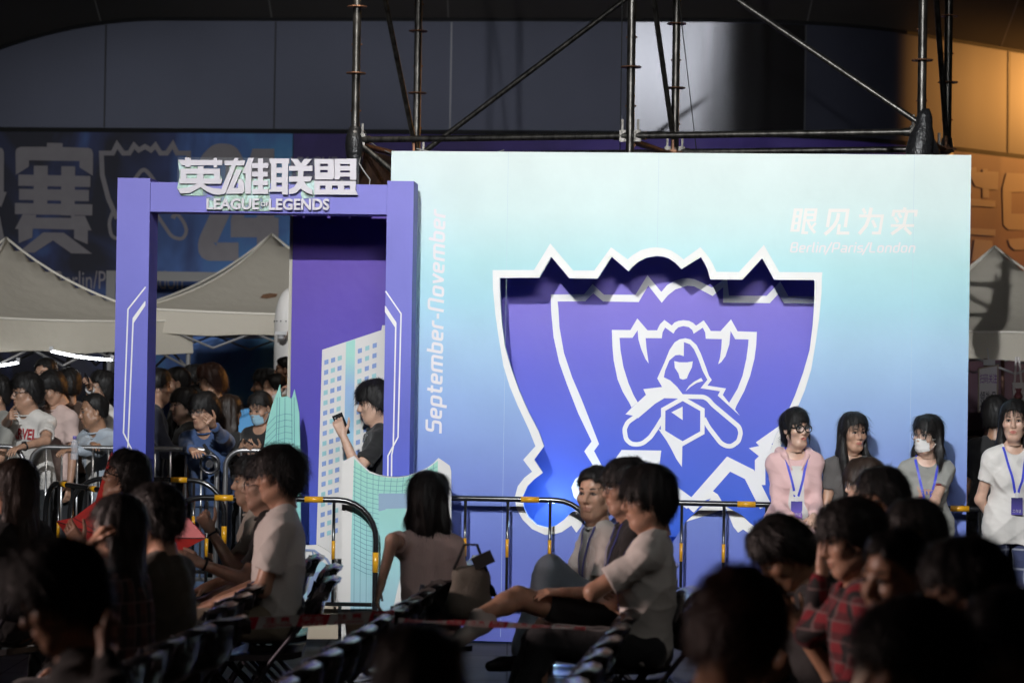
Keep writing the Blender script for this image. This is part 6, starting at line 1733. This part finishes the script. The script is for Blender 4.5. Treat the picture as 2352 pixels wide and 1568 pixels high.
        for s in (-1, 1):
            for z in (-.022, -.090): m.tube([hw((s * .064, .052, z)), hw((s * .076, .02, z * .55 - .01)), hw((s * .082, -.018, -.012))], .0016, seg=5)
        m.build("ear_loop", MASKM[mask], mo)
    if lanyard:
        bot = P + S_ * (.20 if lanyard is True else lanyard) * kk; L3 = []
        m = MB()
        for s in (1, -1):
            vv = []
            pth = [N + L2 * s * .062 * kk - F2 * .02 + S_ * .02] + [N + L2 * s * .068 * kk * (1 - t) + S_ * (-.02) + (bot - N) * t + L2 * s * .010 for t in np.linspace(0, 1, 12)]
            for i, p in enumerate(pth):
                o_ = on_front(p, .006) if i > 0 else p
                vv += [o_ - L2 * .008, o_ + L2 * .008]
            m.add(vv, [(2 * i, 2 * i + 1, 2 * i + 3, 2 * i + 2) for i in range(len(pth) - 1)])
        lo_ = m.build("lanyard", LANY, me_o, smooth=True)
        if badge:
            c = on_front(bot - S_ * .01, .012); fr = F2; rt = L2
            mt = Matrix((tuple(rt), tuple(fr), tuple(U3))).transposed()
            m = MB(); m.box(c - U3 * .022, (.018, .010, .035), rot=mt); m.build("clip", mat("clip_white", (0.6, 0.6, 0.62), 0.3), lo_)
            cc = c - U3 * .092
            m = MB(); m.box(cc, (.072, .006, .108), rot=mt); bo = m.build("badge", BADGE, lo_)
            vv, ff = text_geo("工作证", 1, 0.001, 0, .015); lo2, hi2 = vv.min(0), vv.max(0)
            m = MB(); m.add([cc + fr * .0045 + rt * ((p[0] - lo2[0]) / (hi2[0] - lo2[0]) - .5) * .056 + U3 * (-.042 + .022 * (p[1] - lo2[1]) / (hi2[1] - lo2[1])) for p in vv], ff); m.build("badge_lettering", mat("badge_white", (0.6, 0.6, 0.62), .5), lo_)
    if shirt_print:
        for (txt, u0, w_, v0, h_, pm_, sh_) in shirt_print:
            vv, ff = text_geo(txt, 1, 0, 0, .035); lo2, hi2 = vv.min(0), vv.max(0); m = MB()
            out = [on_front(P + S_ * (v0 + h_ * ((p[1] - lo2[1]) / (hi2[1] - lo2[1]) + sh_ * ((p[0] - lo2[0]) / (hi2[0] - lo2[0]) - .5))) * kk + L2 * (u0 + w_ * ((p[0] - lo2[0]) / (hi2[0] - lo2[0]) - .5)) * kk, .007) for p in vv]
            m.add(out, ff); m.build("shirt_print", pm_, me_o)
    if watch:
        for s in ((1,) if watch == 'l' else (-1,)):
            y = _n(wr[s] - el[s]); x = np.cross(y, U3); x = _n(x); z = np.cross(x, y)
            m = MB(); c = wr[s] - y * .02
            m.tube([c + x * .031 * math.cos(t) + z * .029 * math.sin(t) for t in np.linspace(0, 2 * math.pi, 17)[:-1]], .007, seg=6, closed=True)
            m.lathe(c + z * .030, [(.019, 0), (.019, .008), (.015, .010)], seg=14, axis=tuple(z)); m.build("wristwatch", mat("watch_black", (0.012, 0.012, 0.014), .3), me_o, smooth=True)
    PEOPLE[key] = dict(o=me_o, P=P, N=N, H=H, wr=wr, el=el, hand=hand_c, F=F2, L=L2, S=S_, k=kk, on_front=on_front, hw=hw, kn=kn)
    if pose == 'sit' and chairlabel:
        c = P + f0 * .03
        chair(float(c[0]), float(c[1]), a, chairlabel)
    return me_o

def phone(key, s, label, off=(.0, .10, .025), tilt=0.0):
    w, x, y, z = PEOPLE[key]['hand'][s]
    c = Vector(w + x * off[0] + y * off[1] + z * off[2])
    o = empty("phone", c, label, "phone")
    v, f2 = y, z
    rt = Vector(np.cross(v, f2)); mt = Matrix((tuple(rt), tuple(f2), tuple(v))).transposed()
    mb = MB(); mb.box(c, (.072, .009, .15), rot=mt); mb.build("phone_body", mat("phone_black", (0.01, 0.01, 0.012), 0.25), o)
    mb = MB(); mb.box(c + Vector(f2) * .0055, (.064, .001, .138), rot=mt); mb.build("phone_screen", mat("phone_glass", (0.02, 0.02, 0.03), 0.08), o)
    mb = MB()
    for i in range(3): mb.lathe(c - Vector(f2) * .0045 + Vector(v) * (.055 - .016 * i) + rt * .02, [(.006, 0), (.006, .002)], seg=10, axis=tuple(-np.array(f2)))
    mb.build("phone_camera", mat("lens_grey", (0.15, 0.15, 0.16), 0.2), o)
    return o
# ================================================================== the people
STAFF = "young women with lanyards standing by the board"
CROWD = "crowd behind the silver railings"
P_ = person
ik = lambda x, y, d, pole=(.3, .5, -1), pn=(-.3, -1, 0), cu=.35: ('ik', (x, y, d), pole, pn, cu)
# ---- standing by the board
P_('Wa', "woman in pink hooded jacket and black glasses, hair in a low bun, mouth open", 1828, 985, 15.62, a=-88, ha=-62, hp=2, k=.955, sex='f', pose='stand', arms=(ik(1868, 1186, 15.35, (-1, .30, -.5), (0, 0, -1)), ik(1822, 1192, 15.37, (-1, .30, -.5), (0, 0, -1))), skin='b', hair=('bun', 'k'), shirt=('hoodie', 'pink'), inner='white', glasses='black', lanyard=.245, open_mouth=True, group=STAFF, hem=.14, q=1.25, nstr=1500, hs=1.08, twist=0)
P_('Wb', "woman in charcoal tee with very long dark hair falling over her chest", 1960, 993, 15.68, a=-80, ha=-70, hp=-4, k=.945, sex='f', pose='stand', arms=('clasp', 'clasp'), skin='a', hair=('longfront', 'k'), shirt=('tee', 'char'), lanyard=.16, group=STAFF, hem=.12, q=1.25, nstr=1600, hs=1.08)
P_('Wc', "woman in grey tee wearing a white face mask and round wire glasses", 2130, 1000, 15.55, a=-96, ha=-136, hp=-3, k=.945, sex='f', pose='stand', arms=(ik(2120, 1192, 15.22, (-1, .30, -.5), (0, 0, -1)), ik(2098, 1180, 15.27, (-1, .30, -.5), (0, 0, -1))), skin='b', hair=('shoulder', 'k'), shirt=('tee', 'grey'), pants='jeansgrey', glasses='round', mask='w', lanyard=.22, group=STAFF, hem=.14, q=1.25, nstr=1500, hs=1.08)
P_('Wd', "woman in white tee and navy plaid trousers at the right edge, hands behind back", 2330, 968, 15.4, a=-86, ha=-106, hp=0, k=.985, sex='f', pose='stand', arms=('back', 'back'), skin='b', hair=('long', 'k'), shirt=('tee', 'white'), pants='navyplaid', lanyard=.24, group=STAFF, hem=.11, q=1.25, nstr=1500, hs=1.08)
P_('Mb', "man in black seen from behind, beside the right edge of the board", 2288, 957, 16.6, a=75, k=.96, pose='stand', arms=('hang', 'hang'), skin='c', shirt=('tee', 'black'), group=CROWD, q=.8)
P_('Kc', "dark-haired boy half hidden behind the right edge of the printed board", 2236, 1040, 17.4, a=200, k=.78, pose='stand', arms=('hang', 'hang'), skin='c', shirt=('tee', 'grey'), group=CROWD, q=.8)
P_('PM', "young man in black polo looking at his phone inside the purple gate", 860, 926, 16.42, a=192, ha=188, hp=-10, k=1.0, hs=1.12, pose='stand', arms=(ik(788, 1000, 16.15, (.1, .25, -1), (-.2, -.9, .2), .8), 'hang'), skin='b', hair=('fringe', 'k'), shirt=('tee', 'black'), group="people near the gate", q=1.2, nstr=1500)
phone('PM', 1, "black phone held up by the young man in the purple gate", off=(.01, .075, .035))
q = PEOPLE['PM']
mb = MB(); mb.tube([q['on_front'](q['N'] + q['L'] * .07 * math.cos(t) - q['S'] * (.055 + .06 * math.sin(t)), .006) for t in np.linspace(.1, 3.04, 15)], .0045, seg=6); mb.build("necklace", mat("silver_chain", (0.6, 0.6, 0.6), .25, .9), q['o'], smooth=True)
# ---- left seats
P_('S1', "young man in white T-shirt in profile, nearest of the trio before the gate", 640, 1094, 12.0, a=182, ha=184, hp=-2, k=1.05, lean=-3, arms=('lap', 'lap'), skin='a', hair=('fluffy', 'k'), shirt=('tee', 'white'), pants='khaki', q=1.3, nstr=2200, hs=1.0, chairlabel="occupied folding chair under the young man in white T-shirt", neck=(.24, 0))
P_('S2', "man in black tee with glasses leaning forward beyond the white T-shirt man", 606, 1116, 12.7, a=184, ha=184, hp=0, k=.99, lean=8, arms=(ik(462, 1293, 12.35, (.2, .3, -1), (-.2, -.7, -.6)), 'lap'), skin='b', hair=('short', 'k'), shirt=('tee', 'black'), glasses='wire', watch='l', chairlabel="occupied folding chair under the man in black tee with glasses")
P_('S3', "man in beige tee raising a fist with a dark wristband, furthest of the trio", 580, 1108, 13.3, a=184, ha=184, k=1.0, lean=6, arms=(ik(484, 1218, 13.0, (.1, .5, -1), (-.2, -.9, 0), 1.2), 'lap'), skin='a', hair=('short', 'k'), shirt=('tee', 'cream'), watch='l', chairlabel="occupied folding chair under the man in beige tee")
P_('G1', "man in black jacket and glasses looking up to the left before the red star", 288, 1100, 12.7, a=180, ha=176, hp=17, k=1.0, lean=3, arms=(ik(190, 1248, 12.45, (.2, .4, -1), (-.2, -.8, 0)), 'lap'), skin='a', hair=('short', 'k'), shirt=('jacket', 'black'), glasses='black', q=1.2, nstr=1500, hs=1.08, chairlabel="occupied folding chair under the man looking up")
P_('L1', "woman in dark coat with long hair, back turned, at the left edge", 36, 1122, 12.0, a=140, ha=150, k=1.0, sex='f', lean=2, skin='a', hair=('long', 'b'), shirt=('jacket', 'black'), nstr=1600, hs=1.12, chairlabel="occupied folding chair under the long-haired woman at the left edge")
P_('L2', "woman with long dark hair in brown plaid shirt, hand near her face", 270, 1218, 9.8, a=168, ha=165, hp=-4, k=.96, sex='f', lean=6, arms=(ik(212, 1250, 9.55, (.3, .3, -1), (-.4, -.4, .3), .9), 'lap'), hair=('long', 'k'), shirt=('long', 'brownplaid'), nstr=1600, hs=1.15, chairlabel="occupied folding chair under the woman in brown plaid shirt")
P_('M1', "man in olive tee with thick black hair, seen from behind his shoulder", 358, 1192, 10.2, a=160, ha=158, hp=-6, k=.98, lean=5, hair=('fluffy', 'k'), shirt=('tee', 'olive'), nstr=1300, chairlabel="occupied folding chair under the man in olive tee")
P_('N1', "blurred man in black with glasses resting chin on his watch hand, nearest at left", 140, 1378, 6.5, a=188, ha=192, hp=-20, k=1.0, lean=14, arms=(ik(246, 1512, 6.3, (.2, .6, -1), (-.6, -.3, .4), 1.0), 'lap'), skin='c', hair=('fluffy', 'k'), shirt=('jacket', 'black'), glasses='black', watch='l', nstr=1800, hs=1.08, chairlabel="occupied folding chair under the blurred man with the watch")
P_('N0', "blurred head of a dark-haired man at the bottom centre of the view", 958, 1592, 5.4, a=110, k=.95, hair=('fluffy', 'b'), shirt=('jacket', 'black'), nstr=1500, chairlabel="occupied folding chair under the man at the bottom centre")
# ---- middle
P_('W1', "woman in ribbed pale pink top seen from behind, turned towards the board", 986, 1148, 12.2, a=128, ha=62, hp=-3, k=.96, sex='f', twist=-42, lean=0, arms=(ik(874, 1346, 11.95, (-1, .15, -.1), (.2, -1, 0)), 'lap'), skin='b', hair=('shoulder', 'k'), shirt=('tee', 'blush'), shorts=True, q=1.3, nstr=2200, hs=1.14, hem=.10, chairlabel="occupied folding chair under the woman in pale pink top")
P_('C1', "young man in white T-shirt and blue lanyard, arms crossed, bowl-cut black hair", 1488, 1148, 10.9, a=184, ha=186, hp=-5, k=1.0, lean=-4, twist=-16, arms=(((.82, .12, -.58), (-.12, -.95, -.22), .3, (-.7, 0, -.4), .5), ((.75, .1, -.68), (-.05, -.95, .1), .3, (-.7, 0, -.4), .5)), skin='a', hair=('bowl', 'k'), shirt=('tee', 'white'), lanyard=.2, badge=False, legs={1: ((1245, 1478, 10.75), (1185, 1690, 10.6)), -1: ((1235, 1470, 11.1), (1165, 1660, 11.1))}, q=1.35, nstr=2600, hs=1.10, neck=(.28, 0), chairlabel="occupied folding chair under the crossed-arms man")
P_('C2', "man in black shirt and glasses with bare crossed knee, hand on it", 1438, 1122, 11.7, a=185, ha=190, hp=-2, k=1.0, lean=4, arms=(ik(1300, 1360, 11.35, (.2, .4, -1), (-.3, -.3, -1), .15), 'lap'), skin='a', hair=('fringe', 'k'), shirt=('tee', 'black'), lanyard=.2, badge=False, glasses='wire', pants='black', shorts=True, shoes='white', legs={1: ((1190, 1372, 11.35), (1098, 1416, 11.2), (-.85, -.1, -.45))}, q=1.2, nstr=1500, chairlabel="occupied folding chair under the man in black shirt with bare knee")
P_('C3', "man in white tee looking back at the camera, slicked hair, grey jeans", 1367, 1135, 12.4, a=196, ha=240, hp=-1, k=.98, lean=8, arms=('fold', 'fold'), skin='a', hair=('crop', 'k'), shirt=('tee', 'white'), lanyard=.2, badge=False, pants='jeansgrey', legs={1: ((1262, 1308, 12.15), (1200, 1500, 12.1)), -1: ((1275, 1330, 12.6), (1210, 1500, 12.6))}, q=1.35, nstr=1800, hs=1.10, chairlabel="occupied folding chair under the man looking back")
# ---- right seats
P_('R7', "girl with dark bowl haircut and wire glasses before the charcoal tee woman", 1985, 1112, 12.9, a=185, ha=187, hp=-4, k=.98, sex='f', skin='b', hair=('bowl', 'b'), shirt=('tee', 'char'), glasses='wire', nstr=1500, chairlabel="occupied folding chair under the girl with bowl haircut")
P_('R6', "man with short black hair and black-rimmed glasses below the masked woman", 2024, 1150, 10.9, a=186, ha=186, hp=-6, k=1.0, skin='c', hair=('short', 'k'), shirt=('tee', 'black'), glasses='black', nstr=1500, chairlabel="occupied folding chair under the man with black-rimmed glasses")
P_('R1', "man in black bending over his phone, head down, right of the barrier", 1800, 1272, 9.6, a=186, ha=190, hp=-42, k=1.0, lean=30, arms=(ik(1832, 1440, 9.3, (-.2, .5, -1), (-.2, -.8, .3)), 'lap'), skin='c', hair=('short', 'k'), shirt=('tee', 'black'), nstr=1500, hs=1.1, neck=(.5, 0), chairlabel="occupied folding chair under the man bending over his phone")
phone('R1', 1, "dim phone in the hands of the bending man")
P_('R2', "young man in red plaid shirt lifting one hand with a bead bracelet", 1955, 1240, 8.6, a=186, ha=188, hp=-12, k=.98, lean=8, arms=('lap', ik(1890, 1306, 9.0, (.3, .3, -1), (-.2, -1, 0), .7)), skin='a', hair=('fringe', 'k'), shirt=('open', 'red'), nstr=1500, hs=1.08, chairlabel="occupied folding chair under the man in red plaid shirt")
P_('R5', "dark-haired man in black behind the red plaid shirt man, only hair visible", 2096, 1240, 8.8, a=182, k=.98, skin='c', hair=('short', 'k'), shirt=('tee', 'black'), nstr=1200, chairlabel="occupied folding chair under the dark-haired man in black")
P_('R3', "blurred man in beige jacket in three-quarter view, tan face turned left", 2058, 1332, 6.9, a=196, ha=214, hp=-4, k=1.0, lean=6, skin='c', hair=('crop', 'k'), shirt=('jacket', 'beige'), nstr=1500, hs=1.08, chairlabel="occupied folding chair under the man in beige jacket")
P_('R4', "blurred black-haired man in black with pale ear, right of the beige jacket", 2216, 1372, 6.5, a=186, ha=178, hp=-6, k=1.0, skin='a', hair=('short', 'k'), shirt=('tee', 'black'), nstr=1500, hs=1.12, chairlabel="occupied folding chair under the blurred man with pale ear")
P_('R8', "large blurred head with bushy hair, face tilted down, nearest right of centre", 1692, 1472, 5.75, a=250, ha=-68, hp=-26, k=1.0, lean=10, skin='c', hair=('fluffy', 'r'), shirt=('tee', 'black'), nstr=2600, hs=1.14, chairlabel="occupied folding chair under the reddish-haired man")  # reddish hair colour stands in for the red LED light on it
P_('R9', "large blurred black-haired head at the bottom right, facing left", 2092, 1532, 5.4, a=176, ha=176, hp=-10, k=.95, skin='c', hair=('fluffy', 'k'), shirt=('jacket', 'black'), nstr=1800, hs=1.1, chairlabel="occupied folding chair under the black-haired man at the bottom right")
P_('R10', "blurred man with glinting wire glasses in the bottom right corner", 2318, 1500, 5.6, a=200, ha=206, hp=-8, k=.98, skin='c', hair=('short', 'k'), shirt=('jacket', 'black'), glasses='wire', nstr=1500, chairlabel="occupied folding chair under the man with glinting glasses")
# ---- crowd behind the silver railings
K = dict(group=CROWD, pose='stand', q=.95, nstr=700)
P_('K0', "man cut off by the left edge, next to the white printed tee", -10, 905, 18.9, a=-140, k=1.0, shirt=('tee', 'grey'), arms=('rail', 'rail'), **K)
P_('K1', "man in white tee with red print, hand at chin, leaning on the railing", 60, 902, 18.95, a=-112, ha=-150, hp=-4, k=1.02, lean=10, arms=(ik(52, 1026, 18.45, (0, 1, -.5), (0, 0, -1)), ik(22, 958, 18.5, (.2, .8, -1), (-.4, -.5, 0), 1.1)), skin='a', shirt=('tee', 'white'), glasses='thin', watch='l', shirt_print=[("MARVEL", .0, .26, .32, .085, mat("print_red", (0.32, 0.012, 0.02), .7), -.15)], group=CROWD, pose='stand', q=1.1, nstr=900, hs=1.1)
P_('K2', "man with glasses peering over the pink tee man's head", 104, 862, 20.3, a=-105, ha=-115, k=1.04, shirt=('tee', 'black'), glasses='thin', hair=('crop', 'k'), arms=('hang', 'hang'), **K)
P_('K3', "young man in pale pink tee looking down, behind the white printed tee", 119, 893, 19.6, a=-118, ha=-140, hp=-28, k=1.0, shirt=('tee', 'palepink'), arms=('hang', 'hang'), hair=('fringe', 'k'), **K)
P_('K6', "dark-haired man facing away behind the pink tee man", 158, 886, 20.3, a=120, k=1.0, shirt=('tee', 'brown'), arms=('hang', 'hang'), **K)
P_('K4', "balding man in pale blue open shirt, forearms folded on the silver railing", 214, 945, 18.95, a=-128, ha=-160, hp=-8, k=.98, lean=20, arms=(ik(168, 1034, 18.45, (.1, 1, -.5), (0, 0, -1)), ik(222, 1026, 18.42, (.1, 1, -.5), (0, 0, -1))), skin='c', hair=('recede', 'k'), shirt=('open', 'paleblue'), inner='white', head='mw', pants='cream', group=CROWD, pose='stand', q=1.1, nstr=500, hs=1.1)
P_('K5', "man with glasses holding a phone up high beside the left gate pillar", 233, 893, 19.6, a=-150, ha=-165, hp=10, k=1.0, arms=('hang', ik(203, 874, 19.2, (.5, .5, -1), (.8, -.3, 0), .6)), shirt=('tee', 'white'), glasses='wire', **K)
phone('K5', -1, "phone raised by the man with glasses behind the railing")
q = PEOPLE['K5']; w_, x_, y_, z_ = q['hand'][-1]
mb = MB(); mb.tube([Vector(w_ - y_ * .03 + x_ * .033 * math.cos(t) + z_ * .028 * math.sin(t)) for t in np.linspace(0, 2 * math.pi, 17)[:-1]], .011, seg=6, closed=True); mb.build("wristband", mat("band_white", (0.6, 0.6, 0.6), .5), q['o'], smooth=True)
P_('K7', "man in navy jacket turned away right beside the gate pillar", 362, 890, 19.2, a=10, ha=15, k=1.02, lean=6, shirt=('jacket', 'navy'), arms=('rail', 'rail'), **K)
P_('K8', "short-haired man in black in profile above the chubby-faced man", 406, 882, 20.1, a=190, k=1.02, shirt=('tee', 'black'), hair=('crop', 'k'), arms=('hang', 'hang'), **K)
P_('K9b', "man in dark top half hidden between two taller heads in the gate", 446, 878, 20.7, a=190, k=1.0, shirt=('tee', 'black'), arms=('hang', 'hang'), **K)
P_('K9', "tall man with reddish hair in brown tee looking left in the gate", 482, 880, 19.7, a=195, hp=-8, k=1.03, skin='c', hair=('short', 'r'), shirt=('tee', 'brown'), arms=('hang', 'hang'), hs=1.1, **K)
P_('K10', "chubby-faced man in black tee smiling slightly, looking left", 422, 932, 19.3, a=200, ha=205, k=.97, head='mw', skin='b', hair=('fringe', 'k'), shirt=('tee', 'black'), arms=('hang', 'hang'), fat=1.1, **K)
P_('K10b', "man with dark fringe and glasses looking down beside the chubby-faced man", 452, 925, 19.7, a=195, hp=-18, k=.97, hair=('fringe', 'k'), shirt=('tee', 'black'), glasses='thin', arms=('hang', 'hang'), **K)
P_('K11', "man in blue shirt and glasses resting cheek on his hand over the railing", 468, 945, 18.75, a=-108, ha=-132, hp=-8, k=.99, lean=16, arms=(ik(489, 976, 18.25, (.3, .9, -1), (-.5, -.6, .2), .9), ik(446, 1040, 18.22, (.1, 1, -.4), (0, -.3, -1))), skin='a', hair=('fringe', 'k'), shirt=('long', 'shirtblue'), pants='denim', glasses='wire', group=CROWD, pose='stand', q=1.1, nstr=900, hs=1.08)
P_('K12', "woman with long black hair facing away behind the blue shirt man", 528, 945, 19.3, a=50, k=.98, sex='f', hair=('long', 'b'), shirt=('tee', 'black'), arms=('hang', 'hang'), **K)
P_('K13', "woman with blue face mask and tied hair looking at her phone", 598, 938, 18.95, a=-116, ha=-124, hp=-20, k=.97, sex='f', hair=('tied', 'k'), mask='b', shirt=('tee', 'black'), arms=(ik(596, 1034, 18.55, (0, .8, -1), (-.3, -.5, 1), .5), ik(566, 1030, 18.55, (0, .8, -1), (-.3, -.5, 1), .5)), shirt_print=[("ARMA", .02, .20, .26, .075, mat("print_tan", (0.40, 0.25, 0.18), .7), -.1)], group=CROWD, pose='stand', q=1.1, nstr=900, hs=1.1)
phone('K13', -1, "phone in the hands of the masked woman behind the railing", off=(.02, .06, .03))
P_('K14', "man with receding hair carrying a child on his shoulders", 629, 898, 19.7, a=185, k=1.03, hair=('recede', 'k'), shirt=('tee', 'black'), arms=('hang', 'hang'), **K)
P_('K15', "dark-haired man behind the man with receding hair", 609, 888, 20.5, a=185, k=1.02, skin='c', shirt=('tee', 'brown'), arms=('hang', 'hang'), **K)
P_('K16', "small child in white riding on a man's shoulders by the domed pillar", 654, 850, 19.8, a=185, k=.62, hs=1.32, head='fc', hair=('crop', 'k'), shirt=('long', 'white'), arms=(ik(648, 896, 19.45, (.4, .6, -.4), (-.2, -.4, -1)), 'lap'), legs={1: ((642, 940, 19.5), (646, 985, 19.45)), -1: ((642, 940, 19.95), (646, 985, 19.9))}, group=CROWD, q=1.0, nstr=500)
bt = empty("water_bottle", at(171, 1030, 18.42), "water bottle with purple cap in the arms of the balding man", "bottle")
mb = MB(); c = at(171, 1034, 18.42); mb.lathe(c, [(.026, -.07), (.03, -.06), (.03, .0), (.026, .02), (.03, .04), (.022, .07), (.012, .085)], seg=14); mb.build("bottle_body", clear_mat("bottle_clear", (0.75, 0.8, 0.9), .35, .08), bt, smooth=True)
mb = MB(); mb.lathe(c + Vector((0, 0, .085)), [(.015, 0), (.015, .022), (.012, .025)], seg=14); mb.build("cap", mat("cap_purple", (0.20, 0.16, 0.50), .4), bt, smooth=True)
# dog print on the grey tee
q = PEOPLE['Wc']
def shirt_poly(q, polys, m, name="shirt_print", off=.006):
    mb = MB()
    for poly in polys:
        tri = tessellate_polygon([[Vector((a, b, 0)) for a, b in poly]])
        mb.add([q['on_front'](q['P'] + q['S'] * v * q['k'] + q['L'] * u * q['k'], off) for u, v in poly], tri)
    return mb.build(name, m, q['o'])
tan = mat("print_tan", (0.40, 0.25, 0.18), .7)
ov = lambda cx, cy, rx, ry, n=10: [(cx + rx * math.cos(t), cy + ry * math.sin(t)) for t in np.linspace(0, 2 * math.pi, n + 1)[:-1]]
shirt_poly(q, [ov(.0, .30, .065, .020), ov(.075, .335, .030, .018), [(-.062, .30), (-.072, .335), (-.064, .335), (-.05, .31)], ov(-.045, .275, .014, .016), ov(.045, .275, .014, .016)], tan)
shirt_poly(q, [[(x, .318), (x + .011, .318), (x + .014, .283), (x + .003, .283)] for x in (-.035, -.012, .011, .034)], mat("print_blue", (0.05, 0.08, 0.35), .7), off=.009)
shirt_poly(q, [ov(.072, .352, .020, .008), ov(-.045, .262, .014, .006), ov(.045, .262, .014, .006)], mat("print_dark_red", (0.12, .02, .02), .7), off=.009)

# ---- bag and empty chairs
bc = at(1080, 1345, 11.6)
bg = empty("canvas_bag", (bc.x, bc.y, bc.z - .12), "grey canvas bag hung on the chair backs beside the pink top woman", "bag")
Sg = SDF((bc.x - .2, bc.y - .2, bc.z - .25), (bc.x + .2, bc.y + .2, bc.z + .25), .009)
Sg.cap((bc.x - .045, bc.y, bc.z + .05), (bc.x + .045, bc.y, bc.z + .04), .035, .035, k=.03).cap((bc.x - .06, bc.y, bc.z - .10), (bc.x + .07, bc.y, bc.z - .11), .048, .045, k=.05).cap((bc.x - .05, bc.y, bc.z + .04), (bc.x - .06, bc.y, bc.z - .1), .04, .045, k=.04).cap((bc.x + .05, bc.y, bc.z + .04), (bc.x + .065, bc.y, bc.z - .1), .04, .045, k=.04).cap((bc.x, bc.y, bc.z + .04), (bc.x, bc.y, bc.z - .1), .04, .05, k=.04).noise(.012, 30, 3)
Vv, Qq = Sg.mesh(1); PM().add(Vv, Qq, mat("canvas_grey", (0.13, 0.12, 0.10), .9, bump=.3)).build("bag_body", bg, (bc.x, bc.y, bc.z - .12))
mb = MB(); mb.tube([Vector(bc) + Vector((-.08, -.02, .08)), Vector(bc) + Vector((-.03, -.03, .20)), Vector(bc) + Vector((.03, -.03, .20)), Vector(bc) + Vector((.08, -.02, .07))], .008, seg=6); mb.build("strap", dark, bg, smooth=True)
mb = MB(); mb.box(Vector(bc) + Vector((.06, -.05, .13)), (.10, .03, .06), rot=Matrix.Rotation(R(-25), 3, 'Y')); mb.build("flap", dark, bg)
ORD = ["nearest the camera", "second from the camera", "third from the camera", "fourth from the camera", "fifth from the camera", "sixth from the camera", "seventh from the camera", "eighth from the camera", "ninth from the camera", "tenth from the camera", "eleventh from the camera", "twelfth from the camera", "thirteenth from the camera", "fourteenth from the camera"]
for rn, (x0, y0), (x1, y1), n in (("left", (-1.62, 8.9), (-1.46, 12.9), 10), ("middle", (-1.06, 8.2), (-.47, 13.5), 14), ("right", (-.13, 7.8), (.58, 13.2), 13)):
    c_ = 0
    for i in range(n):
        t = i / (n - 1); x, y = x0 + (x1 - x0) * t, y0 + (y1 - y0) * t
        if any(math.hypot(x - a, y - b) < .30 for a, b in CHAIRS): continue
        chair(x, y, 173 + random.uniform(-5, 5), "empty black folding chair in the " + rn + " row, " + ORD[c_]); c_ += 1
